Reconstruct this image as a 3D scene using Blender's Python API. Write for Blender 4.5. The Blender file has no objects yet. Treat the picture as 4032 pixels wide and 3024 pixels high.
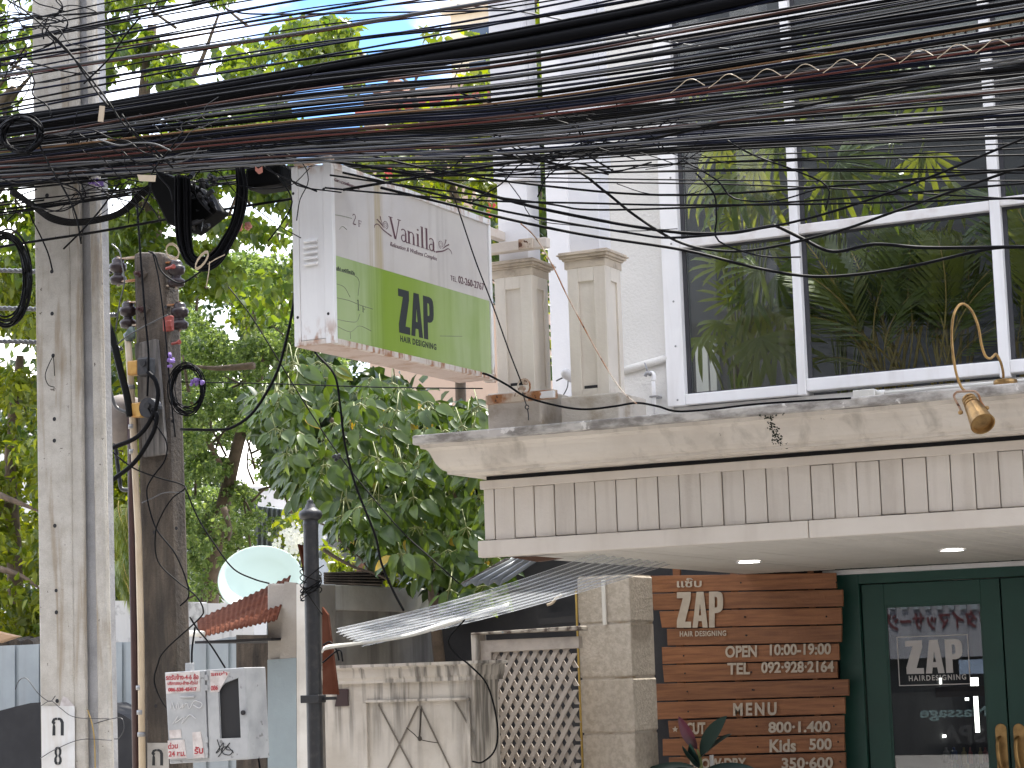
import bpy, bmesh, math, random
import numpy as np
from mathutils import Vector, Matrix
random.seed(7); rng = np.random.default_rng(11)
S = bpy.context.scene
COL = S.collection
# ---------------------------------------------------------------- camera, sky, sun, exposure
CAM = Vector((0.0, 0.0, 1.6)); FPX = 8696.86
cR = Vector((0.89367089, 0.44756502, -0.03221649)); cU = Vector((0.0869186, -0.10222307, 0.99095691)); cF = Vector((-0.44022438, 0.88838955, 0.1302555))
cd = bpy.data.cameras.new('camera'); cam = bpy.data.objects.new('camera', cd); COL.objects.link(cam)
cd.sensor_fit = 'HORIZONTAL'; cd.sensor_width = 36; cd.lens = FPX/4032*36; cd.clip_start = .1; cd.clip_end = 2000
m3 = Matrix((cR, cU, -cF)).transposed(); cam.matrix_world = Matrix.Translation(CAM) @ m3.to_4x4()
S.camera = cam
SUN_EL, SUN_AZ = math.radians(61), math.radians(2)      # azimuth from +Y (behind the shop) towards +X
sdir = Vector((math.sin(SUN_AZ)*math.cos(SUN_EL), math.cos(SUN_AZ)*math.cos(SUN_EL), math.sin(SUN_EL)))
w = bpy.data.worlds.new('World'); S.world = w; w.use_nodes = True
nt = w.node_tree; nt.nodes.clear(); N = nt.nodes.new; L = nt.links.new
out = N('ShaderNodeOutputWorld'); bg = N('ShaderNodeBackground'); sky = N('ShaderNodeTexSky')
sky.sky_type = 'NISHITA'; sky.sun_disc = False; sky.sun_elevation = SUN_EL; sky.sun_rotation = SUN_AZ
sky.air_density = 1.3; sky.dust_density = .6; sky.ozone_density = 3
tc = N('ShaderNodeTexCoord'); mp = N('ShaderNodeMapping'); mp.inputs['Scale'].default_value = (1, 1, 2.2); mp.inputs['Location'].default_value = (.6, .35, .2)
no = N('ShaderNodeTexNoise'); no.inputs['Scale'].default_value = 3.0; no.inputs['Detail'].default_value = 9; no.inputs['Roughness'].default_value = .55
rp = N('ShaderNodeValToRGB'); rp.color_ramp.elements[0].position = .44; rp.color_ramp.elements[1].position = .60
mx = N('ShaderNodeMix'); mx.data_type = 'RGBA'; mx.inputs[7].default_value = (12.0, 11.8, 11.6, 1)
L(tc.outputs['Generated'], mp.inputs[0]); L(mp.outputs[0], no.inputs['Vector']); L(no.outputs['Fac'], rp.inputs[0])
L(rp.outputs['Color'], mx.inputs[0]); tn = N('ShaderNodeMix'); tn.data_type = 'RGBA'; tn.blend_type = 'MULTIPLY'; tn.inputs[0].default_value = 1; tn.inputs[7].default_value = (.38, .52, .74, 1); L(sky.outputs[0], tn.inputs[6]); L(tn.outputs[2], mx.inputs[6]); L(mx.outputs[2], bg.inputs[0]); L(bg.outputs[0], out.inputs[0])
bg.inputs[1].default_value = .13
sl = bpy.data.lights.new('sun', 'SUN'); sl.energy = 3.2; sl.angle = math.radians(.6); sl.color = (1, .955, .88)
so = bpy.data.objects.new('sun', sl); COL.objects.link(so); so.rotation_euler = sdir.to_track_quat('Z', 'Y').to_euler(); so.location = (0, 0, 30)
S.view_settings.view_transform = 'Standard'; S.view_settings.look = 'None'; S.view_settings.gamma = 1; S.view_settings.use_curve_mapping = False
S.view_settings.exposure = 1.72
S.cycles.max_bounces = 8; S.cycles.diffuse_bounces = 4; S.cycles.glossy_bounces = 4; S.cycles.transparent_max_bounces = 24; S.cycles.transmission_bounces = 6
S.cycles.caustics_reflective = False; S.cycles.caustics_refractive = False; S.cycles.sample_clamp_indirect = 6

# ---------------------------------------------------------------- helpers
def ray(px, py): return cF + cR*((px-2016)/FPX) - cU*((py-1512)/FPX)
def PY(px, py, Y): r = ray(px, py); return CAM + r*(Y/r.y)
def PX(px, py, X): r = ray(px, py); return CAM + r*(X/r.x)
def PZ(px, py, Z): r = ray(px, py); return CAM + r*((Z-CAM.z)/r.z)
def xz(px, py, Y): p = PY(px, py, Y); return p.x, p.z

class MB:
    def __init__(s): s.v = []; s.f = []
    def add(s, vs, fs):
        o = len(s.v); s.v += [tuple(v) for v in vs]; s.f += [tuple(i+o for i in f) for f in fs]; return s
    def box(s, x0, x1, y0, y1, z0, z1):
        x0, x1 = sorted((x0, x1)); y0, y1 = sorted((y0, y1)); z0, z1 = sorted((z0, z1))
        return s.add([(x0,y0,z0),(x1,y0,z0),(x1,y1,z0),(x0,y1,z0),(x0,y0,z1),(x1,y0,z1),(x1,y1,z1),(x0,y1,z1)],
                     [(0,3,2,1),(4,5,6,7),(0,1,5,4),(1,2,6,5),(2,3,7,6),(3,0,4,7)])
    def hexa(s, a, b):      # two quads (lists of 4 points), joined
        return s.add(list(a)+list(b), [(3,2,1,0),(4,5,6,7),(0,1,5,4),(1,2,6,5),(2,3,7,6),(3,0,4,7)])
    def slab(s, quad, n): return s.hexa(quad, [Vector(p)+n for p in quad])
    def prism(s, pts, n):   # polygon extruded along n
        k = len(pts); P = [Vector(p) for p in pts]
        return s.add(P+[p+n for p in P], [tuple(range(k-1,-1,-1)), tuple(range(k,2*k))]+[(i,(i+1)%k,k+(i+1)%k,k+i) for i in range(k)])
    def tube(s, path, r, n=6, cap=True):
        P = [Vector(p) for p in path]; m = len(P); o = len(s.v)
        up = Vector((.13,.21,.97)); prev = None
        for i, p in enumerate(P):
            t = (P[min(i+1,m-1)]-P[max(i-1,0)])
            t = t.normalized() if t.length > 1e-9 else Vector((0,0,1))
            a = prev if prev is not None else t.cross(up)
            a = a - t*a.dot(t)
            if a.length < 1e-5: a = t.orthogonal()
            a.normalize(); prev = a; b = t.cross(a)
            rr = r[i] if hasattr(r, '__len__') else r
            for k in range(n):
                th = 2*math.pi*k/n; s.v.append(tuple(p + a*(rr*math.cos(th)) + b*(rr*math.sin(th))))
        for i in range(m-1):
            for k in range(n): s.f.append((o+i*n+k, o+i*n+(k+1)%n, o+(i+1)*n+(k+1)%n, o+(i+1)*n+k))
        if cap: s.f.append(tuple(o+k for k in range(n-1,-1,-1))); s.f.append(tuple(o+(m-1)*n+k for k in range(n)))
        return s
    def lathe(s, base, axis, prof, n=20):   # prof: (distance along axis, radius)
        axis = Vector(axis).normalized(); a = axis.orthogonal().normalized(); b = axis.cross(a); o = len(s.v); base = Vector(base)
        for d, r in prof:
            for k in range(n):
                th = 2*math.pi*k/n; s.v.append(tuple(base+axis*d+a*(r*math.cos(th))+b*(r*math.sin(th))))
        for i in range(len(prof)-1):
            for k in range(n): s.f.append((o+i*n+k, o+i*n+(k+1)%n, o+(i+1)*n+(k+1)%n, o+(i+1)*n+k))
        s.f.append(tuple(o+k for k in range(n-1,-1,-1))); s.f.append(tuple(o+(len(prof)-1)*n+k for k in range(n)))
        return s
    def mesh(s, name, smooth=False):
        me = bpy.data.meshes.new(name); me.from_pydata(s.v, [], s.f); me.update()
        if smooth: me.shade_smooth() if hasattr(me, 'shade_smooth') else [setattr(p, 'use_smooth', True) for p in me.polygons]
        return me

def tag(o, label=None, cat=None, group=None, kind=None):
    for k, v in (('label', label), ('category', cat), ('group', group), ('kind', kind)):
        if v: o[k] = v
    return o
def thing(name, loc, label, cat, group=None):
    o = bpy.data.objects.new(name, None); COL.objects.link(o); o.location = loc; o.empty_display_size = .1
    return tag(o, label, cat, group)
LOC = {}
def wloc(o):
    p = Vector(o.location)
    if o.parent and not o.matrix_parent_inverse.translation.length > 1e-9 and o.type != 'EMPTY': p = p
    return p
def obj(name, mb, mat, parent=None, smooth=False, bevel=0, fix=True):
    me = mb if isinstance(mb, bpy.types.Mesh) else mb.mesh(name, smooth)
    if mat and not me.materials: me.materials.append(mat)
    if fix and not isinstance(mb, bpy.types.Mesh):
        bm = bmesh.new(); bm.from_mesh(me); bmesh.ops.recalc_face_normals(bm, faces=bm.faces); bm.to_mesh(me); bm.free()
    o = bpy.data.objects.new(name, me); COL.objects.link(o)
    if parent:
        o.parent = parent
        t = Vector((0,0,0)); q = parent
        if q.type == 'EMPTY': t = Vector(q.location)
        o.matrix_parent_inverse = Matrix.Translation(-t)
    if bevel:
        b = o.modifiers.new('bevel', 'BEVEL'); b.width = bevel; b.segments = 2; b.limit_method = 'ANGLE'; b.angle_limit = math.radians(40)
    return o
def solo(name, mb, mat, label, cat, group=None, smooth=False, bevel=0, kind=None):
    return tag(obj(name, mb, mat, None, smooth, bevel), label, cat, group, kind)
def struct(name, mb, mat, smooth=False, bevel=0):
    return tag(obj(name, mb, mat, None, smooth, bevel), kind='structure')

def spl(pts, n=8):     # Catmull-Rom through points (any dimension)
    P = [Vector(p) for p in pts]; out = []
    if len(P) < 3:
        return [P[0].lerp(P[-1], i/n) for i in range(n+1)]
    Q = [P[0]*2-P[1]]+P+[P[-1]*2-P[-2]]
    for i in range(1, len(Q)-2):
        for k in range(n):
            t = k/n; a, b, c, d = Q[i-1], Q[i], Q[i+1], Q[i+2]
            out.append(.5*((2*b)+(c-a)*t+(2*a-5*b+4*c-d)*t*t+(3*b-a-3*c+d)*t**3))
    out.append(P[-1]); return out
def pxpath(pts, Y, n=6):       # pts (px,py[,Y]) -> smooth world path
    return spl([PY(p[0], p[1], p[2] if len(p) > 2 else Y) for p in pts], n)

# ---------------------------------------------------------------- materials
def mat(name, col, rough=.7, col2=None, scale=4, detail=6, lo=.4, hi=.65, stretch=(1,1,1), bump=0, bscale=40, metal=0, spec=.5,
        streak=None, streak_amt=.5, streak_sc=9, streak_lo=.5, streak_hi=.7, coat=0, emit=None, estr=0, trans=0, alpha=1, spots=None, spots_sc=30, spots_lo=.68, rnd=0, grain=0):
    m = bpy.data.materials.new(name); m.use_nodes = True; nt = m.node_tree; B = nt.nodes['Principled BSDF']; N = nt.nodes.new; L = nt.links.new
    B.inputs['Roughness'].default_value = rough; B.inputs['Metallic'].default_value = metal; B.inputs['Specular IOR Level'].default_value = spec
    B.inputs['Coat Weight'].default_value = coat; B.inputs['Transmission Weight'].default_value = trans; B.inputs['Alpha'].default_value = alpha
    c = N('ShaderNodeRGB'); c.outputs[0].default_value = (*col, 1); cur = c.outputs[0]
    tc = N('ShaderNodeTexCoord')
    def noise(sc, det, st, dist=0):
        mp = N('ShaderNodeMapping'); mp.inputs['Scale'].default_value = st; L(tc.outputs['Object'], mp.inputs[0])
        n = N('ShaderNodeTexNoise'); n.inputs['Scale'].default_value = sc; n.inputs['Detail'].default_value = det; n.inputs['Roughness'].default_value = .6; n.inputs['Distortion'].default_value = dist
        L(mp.outputs[0], n.inputs['Vector']); return n.outputs['Fac']
    def ramp(s, a, b, amt=1):
        r = N('ShaderNodeMapRange'); r.inputs[1].default_value = a; r.inputs[2].default_value = b; r.inputs[3].default_value = 0; r.inputs[4].default_value = amt; L(s, r.inputs[0]); return r.outputs[0]
    def mix(f, a, b):
        x = N('ShaderNodeMix'); x.data_type = 'RGBA'; L(f, x.inputs[0]); L(a, x.inputs[6])
        if isinstance(b, tuple): x.inputs[7].default_value = (*b, 1)
        else: L(b, x.inputs[7])
        return x.outputs[2]
    if col2: cur = mix(ramp(noise(scale, detail, stretch), lo, hi), cur, col2)
    if grain: cur = mix(ramp(noise(180, 3, (1,1,1)), .35, .75, grain), cur, tuple(x*.45 for x in col))
    if streak: cur = mix(ramp(noise(streak_sc, 7, (1,1,.09), .4), streak_lo, streak_hi, streak_amt), cur, streak)
    if spots: cur = mix(ramp(noise(spots_sc, 4, (1,1,1)), spots_lo, spots_lo+.04), cur, spots)
    if rnd:
        oi = N('ShaderNodeObjectInfo'); hv = N('ShaderNodeHueSaturation'); mr = N('ShaderNodeMapRange'); mr.inputs[3].default_value = 1-rnd; mr.inputs[4].default_value = 1+rnd
        L(oi.outputs['Random'], mr.inputs[0]); L(mr.outputs[0], hv.inputs['Value']); L(cur, hv.inputs['Color']); cur = hv.outputs[0]
    L(cur, B.inputs['Base Color'])
    if bump:
        b = N('ShaderNodeBump'); b.inputs['Strength'].default_value = bump; b.inputs['Distance'].default_value = .01; L(noise(bscale, 6, (1,1,1)), b.inputs['Height']); L(b.outputs[0], B.inputs['Normal'])
    if emit: B.inputs['Emission Color'].default_value = (*emit, 1); B.inputs['Emission Strength'].default_value = estr
    return m

def leafmat(name, c1, c2, transl=.45, gloss=.5, yellow=None):
    m = bpy.data.materials.new(name); m.use_nodes = True; nt = m.node_tree; nt.nodes.clear(); N = nt.nodes.new; L = nt.links.new
    o = N('ShaderNodeOutputMaterial'); P = N('ShaderNodeBsdfPrincipled'); T = N('ShaderNodeBsdfTranslucent'); M = N('ShaderNodeMixShader')
    at = N('ShaderNodeAttribute'); at.attribute_name = 'rnd'; oi = N('ShaderNodeObjectInfo'); ad = N('ShaderNodeMath'); ad.operation = 'ADD'
    fr = N('ShaderNodeMath'); fr.operation = 'FRACT'
    L(at.outputs['Fac'], ad.inputs[0]); L(oi.outputs['Random'], ad.inputs[1]); L(ad.outputs[0], fr.inputs[0])
    r = N('ShaderNodeValToRGB'); r.color_ramp.elements[0].color = (*c1, 1); r.color_ramp.elements[1].color = (*c2, 1)
    if yellow:
        e = r.color_ramp.elements.new(.985); e.color = (*c2, 1); r.color_ramp.elements[2].color = (*yellow, 1); r.color_ramp.elements[2].position = .993
    L(fr.outputs[0], r.inputs[0]); L(r.outputs[0], P.inputs['Base Color'])
    h = N('ShaderNodeHueSaturation'); h.inputs['Hue'].default_value = .47; h.inputs['Saturation'].default_value = 1.15; h.inputs['Value'].default_value = 1.9; L(r.outputs[0], h.inputs['Color']); L(h.outputs[0], T.inputs[0])
    P.inputs['Roughness'].default_value = .36; P.inputs['Specular IOR Level'].default_value = gloss
    M.inputs[0].default_value = transl; L(P.outputs[0], M.inputs[1]); L(T.outputs[0], M.inputs[2]); L(M.outputs[0], o.inputs[0])
    return m
def glassmat(name, tint, ior=1.55, dirt=0.0):
    m = bpy.data.materials.new(name); m.use_nodes = True; nt = m.node_tree; nt.nodes.clear(); N = nt.nodes.new; L = nt.links.new
    o = N('ShaderNodeOutputMaterial'); T = N('ShaderNodeBsdfTransparent'); G = N('ShaderNodeBsdfGlossy'); F = N('ShaderNodeFresnel'); M = N('ShaderNodeMixShader')
    T.inputs[0].default_value = (*tint, 1); G.inputs['Roughness'].default_value = .0; F.inputs[0].default_value = ior
    L(F.outputs[0], M.inputs[0]); L(T.outputs[0], M.inputs[1]); L(G.outputs[0], M.inputs[2]); L(M.outputs[0], o.inputs[0]); return m

M = {}
M['cream'] = mat('cream_paint', (.70,.64,.565), .75, (.65,.585,.51), 2.5, bump=.25, bscale=25, streak=(.36,.30,.24), streak_amt=.35, streak_sc=4, streak_lo=.52, streak_hi=.75, spots=(.25,.2,.16), spots_sc=26, spots_lo=.76)
M['plank'] = mat('plank_paint', (.68,.625,.555), .7, (.64,.58,.51), 3, bump=.3, bscale=30, streak=(.42,.36,.3), streak_amt=.35, streak_sc=14, rnd=.05, spots=(.3,.24,.2), spots_sc=22, spots_lo=.75)
M['cornice'] = mat('cornice_paint', (.70,.64,.56), .8, (.60,.54,.465), 3, bump=.35, bscale=22, stretch=(1,1,.4), streak=(.20,.17,.13), streak_amt=.5, streak_sc=8, streak_lo=.52, streak_hi=.72, spots=(.16,.13,.1), spots_sc=18, spots_lo=.72)
M['ledge'] = mat('weathered_ledge', (.58,.55,.51), .9, (.24,.22,.20), 13, lo=.42, hi=.62, stretch=(.5,1,1.2), bump=.6, bscale=30, spots=(.75,.72,.68), spots_sc=16, spots_lo=.62)
M['white'] = mat('white_frame_paint', (.82,.81,.80), .45, (.74,.73,.72), 2, streak=(.5,.46,.42), streak_amt=.25, streak_sc=12)
M['frame_dirty'] = mat('dirty_frame_paint', (.72,.70,.68), .5, (.52,.46,.42), 6, stretch=(1,1,1), lo=.5, hi=.75)
M['wall'] = mat('grey_white_wall', (.66,.64,.60), .85, (.60,.585,.545), 1.6, bump=.5, bscale=60, streak=(.42,.4,.36), streak_amt=.3, streak_sc=3)
M['post'] = mat('white_post_paint', (.76,.75,.75), .6, (.71,.70,.71), 2.5, bump=.15, streak=(.5,.5,.52), streak_amt=.3)
M['pedestal'] = mat('pedestal_paint', (.74,.68,.59), .65, (.70,.64,.55), 4, bump=.2, streak=(.45,.37,.28), streak_amt=.3, streak_sc=12, spots=(.3,.24,.18), spots_sc=20, spots_lo=.78)
M['capmat'] = mat('pedestal_cap_paint', (.56,.48,.38), .75, (.30,.24,.18), 9, lo=.5, hi=.7, bump=.4)
M['baseblock'] = mat('base_block_plaster', (.55,.50,.43), .85, (.30,.23,.15), 6, lo=.5, hi=.72, bump=.6)
M['stone'] = mat('stone_block', (.58,.52,.44), .85, (.46,.405,.33), 34, lo=.4, hi=.6, bump=1.0, bscale=55, spots=(.22,.19,.15), spots_sc=45, spots_lo=.70)
M['concrete'] = mat('pole_concrete', (.58,.545,.48), .9, (.45,.415,.355), 9, bump=.6, bscale=60, streak=(.27,.20,.12), streak_amt=.7, streak_sc=14, streak_lo=.5, streak_hi=.66, spots=(.14,.12,.1), spots_sc=34, spots_lo=.68, grain=.4)
M['groove'] = mat('pole_groove_concrete', (.50,.495,.49), .9, (.38,.375,.37), 9, bump=.6, bscale=60, grain=.5)
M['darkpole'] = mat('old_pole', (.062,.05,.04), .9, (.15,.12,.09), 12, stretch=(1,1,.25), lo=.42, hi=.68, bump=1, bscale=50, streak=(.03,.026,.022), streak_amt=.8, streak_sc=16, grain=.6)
M['greywood'] = mat('grey_weathered_wood', (.22,.205,.19), .9, (.08,.075,.07), 30, stretch=(1,1,.06), bump=.6)
M['rust'] = mat('rusty_steel', (.30,.13,.05), .85, (.55,.47,.38), 8, lo=.42, hi=.6, bump=.5, spots=(.10,.04,.02), spots_sc=25, spots_lo=.6)
M['rustpaint'] = mat('white_steel_rusting', (.66,.60,.54), .6, (.60,.53,.46), 3, bump=.3, streak=(.45,.2,.08), streak_amt=.6, streak_sc=8, streak_lo=.58, streak_hi=.7, spots=(.25,.10,.04), spots_sc=22, spots_lo=.69)
M['signwhite'] = mat('sign_white_steel', (.82,.81,.79), .4, (.76,.75,.73), 2, streak=(.55,.52,.5), streak_amt=.35, streak_sc=8, spots=(.28,.13,.05), spots_sc=18, spots_lo=.75)
M['signbottom'] = mat('sign_underside', (.55,.44,.38), .8, (.42,.28,.20), 7, lo=.5, hi=.7, bump=.4, spots=(.2,.1,.06), spots_sc=20, spots_lo=.7)
M['facewhite'] = mat('aged_white_acrylic', (.62,.585,.54), .35, (.56,.525,.49), 3, streak=(.45,.40,.33), streak_amt=.5, streak_sc=8, streak_lo=.54, streak_hi=.72)
M['facegreen'] = mat('green_acrylic', (.33,.44,.17), .3, (.40,.49,.25), 1.6, lo=.38, hi=.62, streak=(.17,.28,.03), streak_amt=.5, streak_sc=7, streak_lo=.5, streak_hi=.7)
M['ink'] = mat('dark_sign_ink', (.022,.028,.032), .5)
M['plum'] = mat('plum_sign_ink', (.11,.045,.06), .5, (.2,.13,.13), 40, lo=.5, hi=.7)
M['woodboard'] = mat('sign_board_wood', (.30,.125,.05), .5, (.18,.066,.026), 9, stretch=(.35,1,5), lo=.38, hi=.66, bump=.4, bscale=30, rnd=.14, spots=(.03,.012,.008), spots_sc=11, spots_lo=.76)
M['letter'] = mat('pale_letter_paint', (.52,.45,.36), .7, (.46,.39,.31), 20)
M['green'] = mat('dark_green_paint', (.011,.066,.048), .45, (.009,.055,.04), 3, grain=.2)
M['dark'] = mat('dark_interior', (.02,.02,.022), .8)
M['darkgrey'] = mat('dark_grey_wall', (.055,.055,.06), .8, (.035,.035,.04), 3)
M['black'] = mat('black_cable', (.005,.005,.006), .55, spec=.08)
M['black2'] = mat('faded_black_cable', (.007,.007,.007), .55, spec=.08)
M['greycable'] = mat('grey_cable', (.055,.055,.055), .4)
M['whitecable'] = mat('pale_cable', (.035,.035,.035), .3, spec=.9)
M['browncable'] = mat('rusty_brown_cable', (.05,.02,.013), .5, spec=.2)
M['orangecable'] = mat('orange_lashing', (.12,.06,.022), .5, spec=.2)
M['bluecable'] = mat('blue_black_cable', (.004,.006,.018), .5, spec=.12)
M['iron'] = mat('black_iron_paint', (.018,.019,.022), .45, (.05,.045,.045), 20, lo=.5, hi=.8, bump=.2)
M['galv'] = mat('blue_grey_sheet', (.29,.325,.34), .5, (.25,.28,.295), 3, streak=(.2,.2,.19), streak_amt=.35, streak_sc=10)
M['oldwhite'] = mat('mouldy_white_wall', (.58,.57,.55), .9, (.16,.15,.15), 6, lo=.52, hi=.68, bump=.4, streak=(.12,.11,.1), streak_amt=.6, streak_sc=8, streak_lo=.55)
M['stucco'] = mat('stucco_pillar', (.40,.365,.32), .9, (.33,.30,.26), 3, bump=.6, bscale=50, spots=(.12,.11,.1), spots_sc=26, spots_lo=.70)
M['bluepaint'] = mat('blue_grey_paint', (.28,.33,.34), .8, (.25,.29,.30), 3, bump=.2)
M['sidewall'] = mat('grey_side_wall', (.46,.43,.39), .9, (.36,.335,.30), 3, bump=.4, streak=(.10,.09,.08), streak_amt=.6, streak_sc=5)
M['beam'] = mat('plaster_beam', (.72,.69,.63), .9, (.60,.57,.51), 5, bump=.4, streak=(.28,.17,.09), streak_amt=.5, streak_sc=4, streak_lo=.58)
M['mould'] = mat('mould_streaked_plaster', (.60,.55,.48), .9, (.50,.45,.38), 4, bump=.4, streak=(.16,.13,.10), streak_amt=.45, streak_sc=10, streak_lo=.54, streak_hi=.74)
M['mouldl'] = mat('lightly_streaked_plaster', (.52,.47,.41), .9, (.44,.39,.33), 4, bump=.4, streak=(.07,.06,.05), streak_amt=.75, streak_sc=11, streak_lo=.54, streak_hi=.68)
M['lattice'] = mat('lattice_paint', (.42,.37,.32), .8, (.33,.29,.25), 12, bump=.2, rnd=.06)
M['peel'] = mat('peeling_paint', (.38,.34,.28), .9, (.10,.075,.06), 14, lo=.48, hi=.6, bump=.6, spots=(.2,.28,.32), spots_sc=12, spots_lo=.62)
M['rustroof'] = mat('rusty_corrugated', (.10,.032,.017), 1, (.15,.062,.04), 5, lo=.4, hi=.7, bump=.3, streak=(.06,.02,.012), streak_amt=.6, streak_sc=9, spec=.1)
M['dish'] = mat('mint_dish_paint', (.56,.68,.60), .6, (.52,.64,.56), 2)
M['shed'] = mat('grey_zinc', (.20,.22,.24), .45, (.15,.165,.18), 4, metal=.3)
M['boxgrey'] = mat('meter_box_steel', (.42,.43,.435), .5, (.30,.31,.32), 6, spots=(.2,.2,.2), spots_sc=14, spots_lo=.66)
M['paper'] = mat('torn_sticker', (.62,.58,.56), .8, (.45,.40,.38), 20)
M['redink'] = mat('red_ink', (.38,.05,.06), .7)
M['whiteplate'] = mat('white_number_paint', (.72,.72,.70), .7, (.66,.65,.62), 10, streak=(.5,.4,.28), streak_amt=.3, streak_sc=12)
M['stencil'] = mat('stencil_black', (.02,.022,.024), .7)
M['scribble'] = mat('pale_scribble', (.6,.6,.6), .6)
M['creampipe'] = mat('cream_conduit', (.56,.46,.33), .5, (.48,.38,.26), 5)
M['brownpipe'] = mat('brown_pipe', (.055,.022,.02), .5, (.035,.015,.014), 6)
M['insul'] = mat('dark_insulator', (.022,.013,.015), .35, spec=.4)
M['redcable'] = mat('dull_red_cable', (.08,.018,.013), .5, spec=.2)
M['red'] = mat('faded_red_plastic', (.27,.05,.035), .5)
M['pink'] = mat('pink_connector', (.55,.22,.16), .5)
M['purple'] = mat('purple_connector', (.20,.12,.38), .5)
M['yellowbox'] = mat('yellowed_resin', (.50,.30,.08), .4, (.35,.16,.03), 14)
M['brass'] = mat('aged_brass', (.40,.25,.10), .38, (.20,.12,.05), 14, metal=.85, lo=.45, hi=.7)
M['lampwhite'] = mat('lamp_back_plate', (.72,.68,.6), .5)
M['conduit'] = mat('white_conduit', (.74,.72,.66), .45)
M['bark'] = mat('tree_bark', (.14,.10,.07), .9, (.08,.06,.04), 12, bump=.6)
M['stem'] = mat('green_stem', (.20,.22,.07), .6)
M['yellowstem'] = mat('yellow_palm_stalk', (.34,.25,.05), .5)
M['asphalt'] = mat('asphalt', (.05,.05,.052), .9, (.07,.07,.07), 3, bump=.3)
M['paving'] = mat('pavement_concrete', (.44,.41,.37), .9, (.35,.33,.30), 2, bump=.3)
M['cloth'] = mat('black_canvas', (.012,.012,.014), .8, (.02,.02,.022), 6)
M['greymetal'] = mat('grey_steel', (.28,.28,.28), .4, metal=.5)
M['roofbrown'] = mat('brown_roof_tile', (.24,.13,.09), .8, (.17,.09,.06), 8)
M['apart'] = mat('cream_tower_wall', (.66,.58,.46), .8, (.60,.52,.41), .8)
M['led'] = mat('lit_led_panel', (.8,.8,.8), .5, emit=(1,.98,.86), estr=3.0)
M['downlight'] = mat('lit_downlight', (.8,.8,.8), .5, emit=(1,1,1), estr=4)
M['soffit'] = mat('soffit_paint', (.68,.64,.57), .7, (.64,.60,.53), 2, rnd=.04)
M['redflower'] = mat('red_flower', (.55,.06,.05), .6)
M['whiteflower'] = mat('white_blossom', (.75,.75,.68), .6)
M['glass'] = glassmat('window_glass', (.90,.93,.92), 1.5)
M['doorglass'] = glassmat('door_glass', (.75,.78,.80), 1.75)
M['leaf_heart'] = leafmat('heart_leaf', (.04,.085,.014), (.12,.17,.03), .5)
M['leaf_fine'] = leafmat('fine_leaf', (.05,.10,.025), (.16,.23,.07), .45)
M['leaf_yellow'] = leafmat('yellow_green_leaf', (.05,.09,.012), (.17,.21,.03), .5)
M['leaf_big'] = leafmat('large_blue_green_leaf', (.034,.072,.012), (.09,.145,.026), .3, .42, yellow=(.42,.30,.03))
M['leaf_palm'] = leafmat('palm_leaf', (.07,.115,.02), (.18,.21,.04), .35, .3)
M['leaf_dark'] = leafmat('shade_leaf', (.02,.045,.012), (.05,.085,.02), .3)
M['rubber_red'] = leafmat('young_rubber_leaf', (.06,.018,.025), (.075,.022,.03), .15, .8)
M['rubber'] = leafmat('rubber_leaf', (.022,.045,.04), (.035,.06,.05), .12, .15)
# frosted ribbed plastic for the small roof sheet
m = bpy.data.materials.new('ribbed_clear_plastic'); m.use_nodes = True; nt = m.node_tree; B = nt.nodes['Principled BSDF']
B.inputs['Base Color'].default_value = (.60,.62,.64,1); B.inputs['Roughness'].default_value = .15; B.inputs['Alpha'].default_value = 1
o_ = nt.nodes['Material Output']; T = nt.nodes.new('ShaderNodeBsdfTransparent'); T.inputs[0].default_value = (.90,.92,.93,1); TL = nt.nodes.new('ShaderNodeBsdfTranslucent'); TL.inputs[0].default_value = (.55,.57,.6,1)
m1 = nt.nodes.new('ShaderNodeMixShader'); m2 = nt.nodes.new('ShaderNodeMixShader'); m1.inputs[0].default_value = .35; lw_ = nt.nodes.new('ShaderNodeLayerWeight'); lw_.inputs[0].default_value = .32; iv = nt.nodes.new('ShaderNodeMapRange'); iv.inputs[1].default_value = .45; iv.inputs[3].default_value = .85; iv.inputs[4].default_value = .1; nt.links.new(lw_.outputs['Facing'], iv.inputs[0]); nt.links.new(iv.outputs[0], m2.inputs[0])
nt.links.new(B.outputs[0], m1.inputs[1]); nt.links.new(TL.outputs[0], m1.inputs[2]); nt.links.new(m1.outputs[0], m2.inputs[1]); nt.links.new(T.outputs[0], m2.inputs[2]); nt.links.new(m2.outputs[0], o_.inputs[0])
M['clearsheet'] = m

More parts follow.
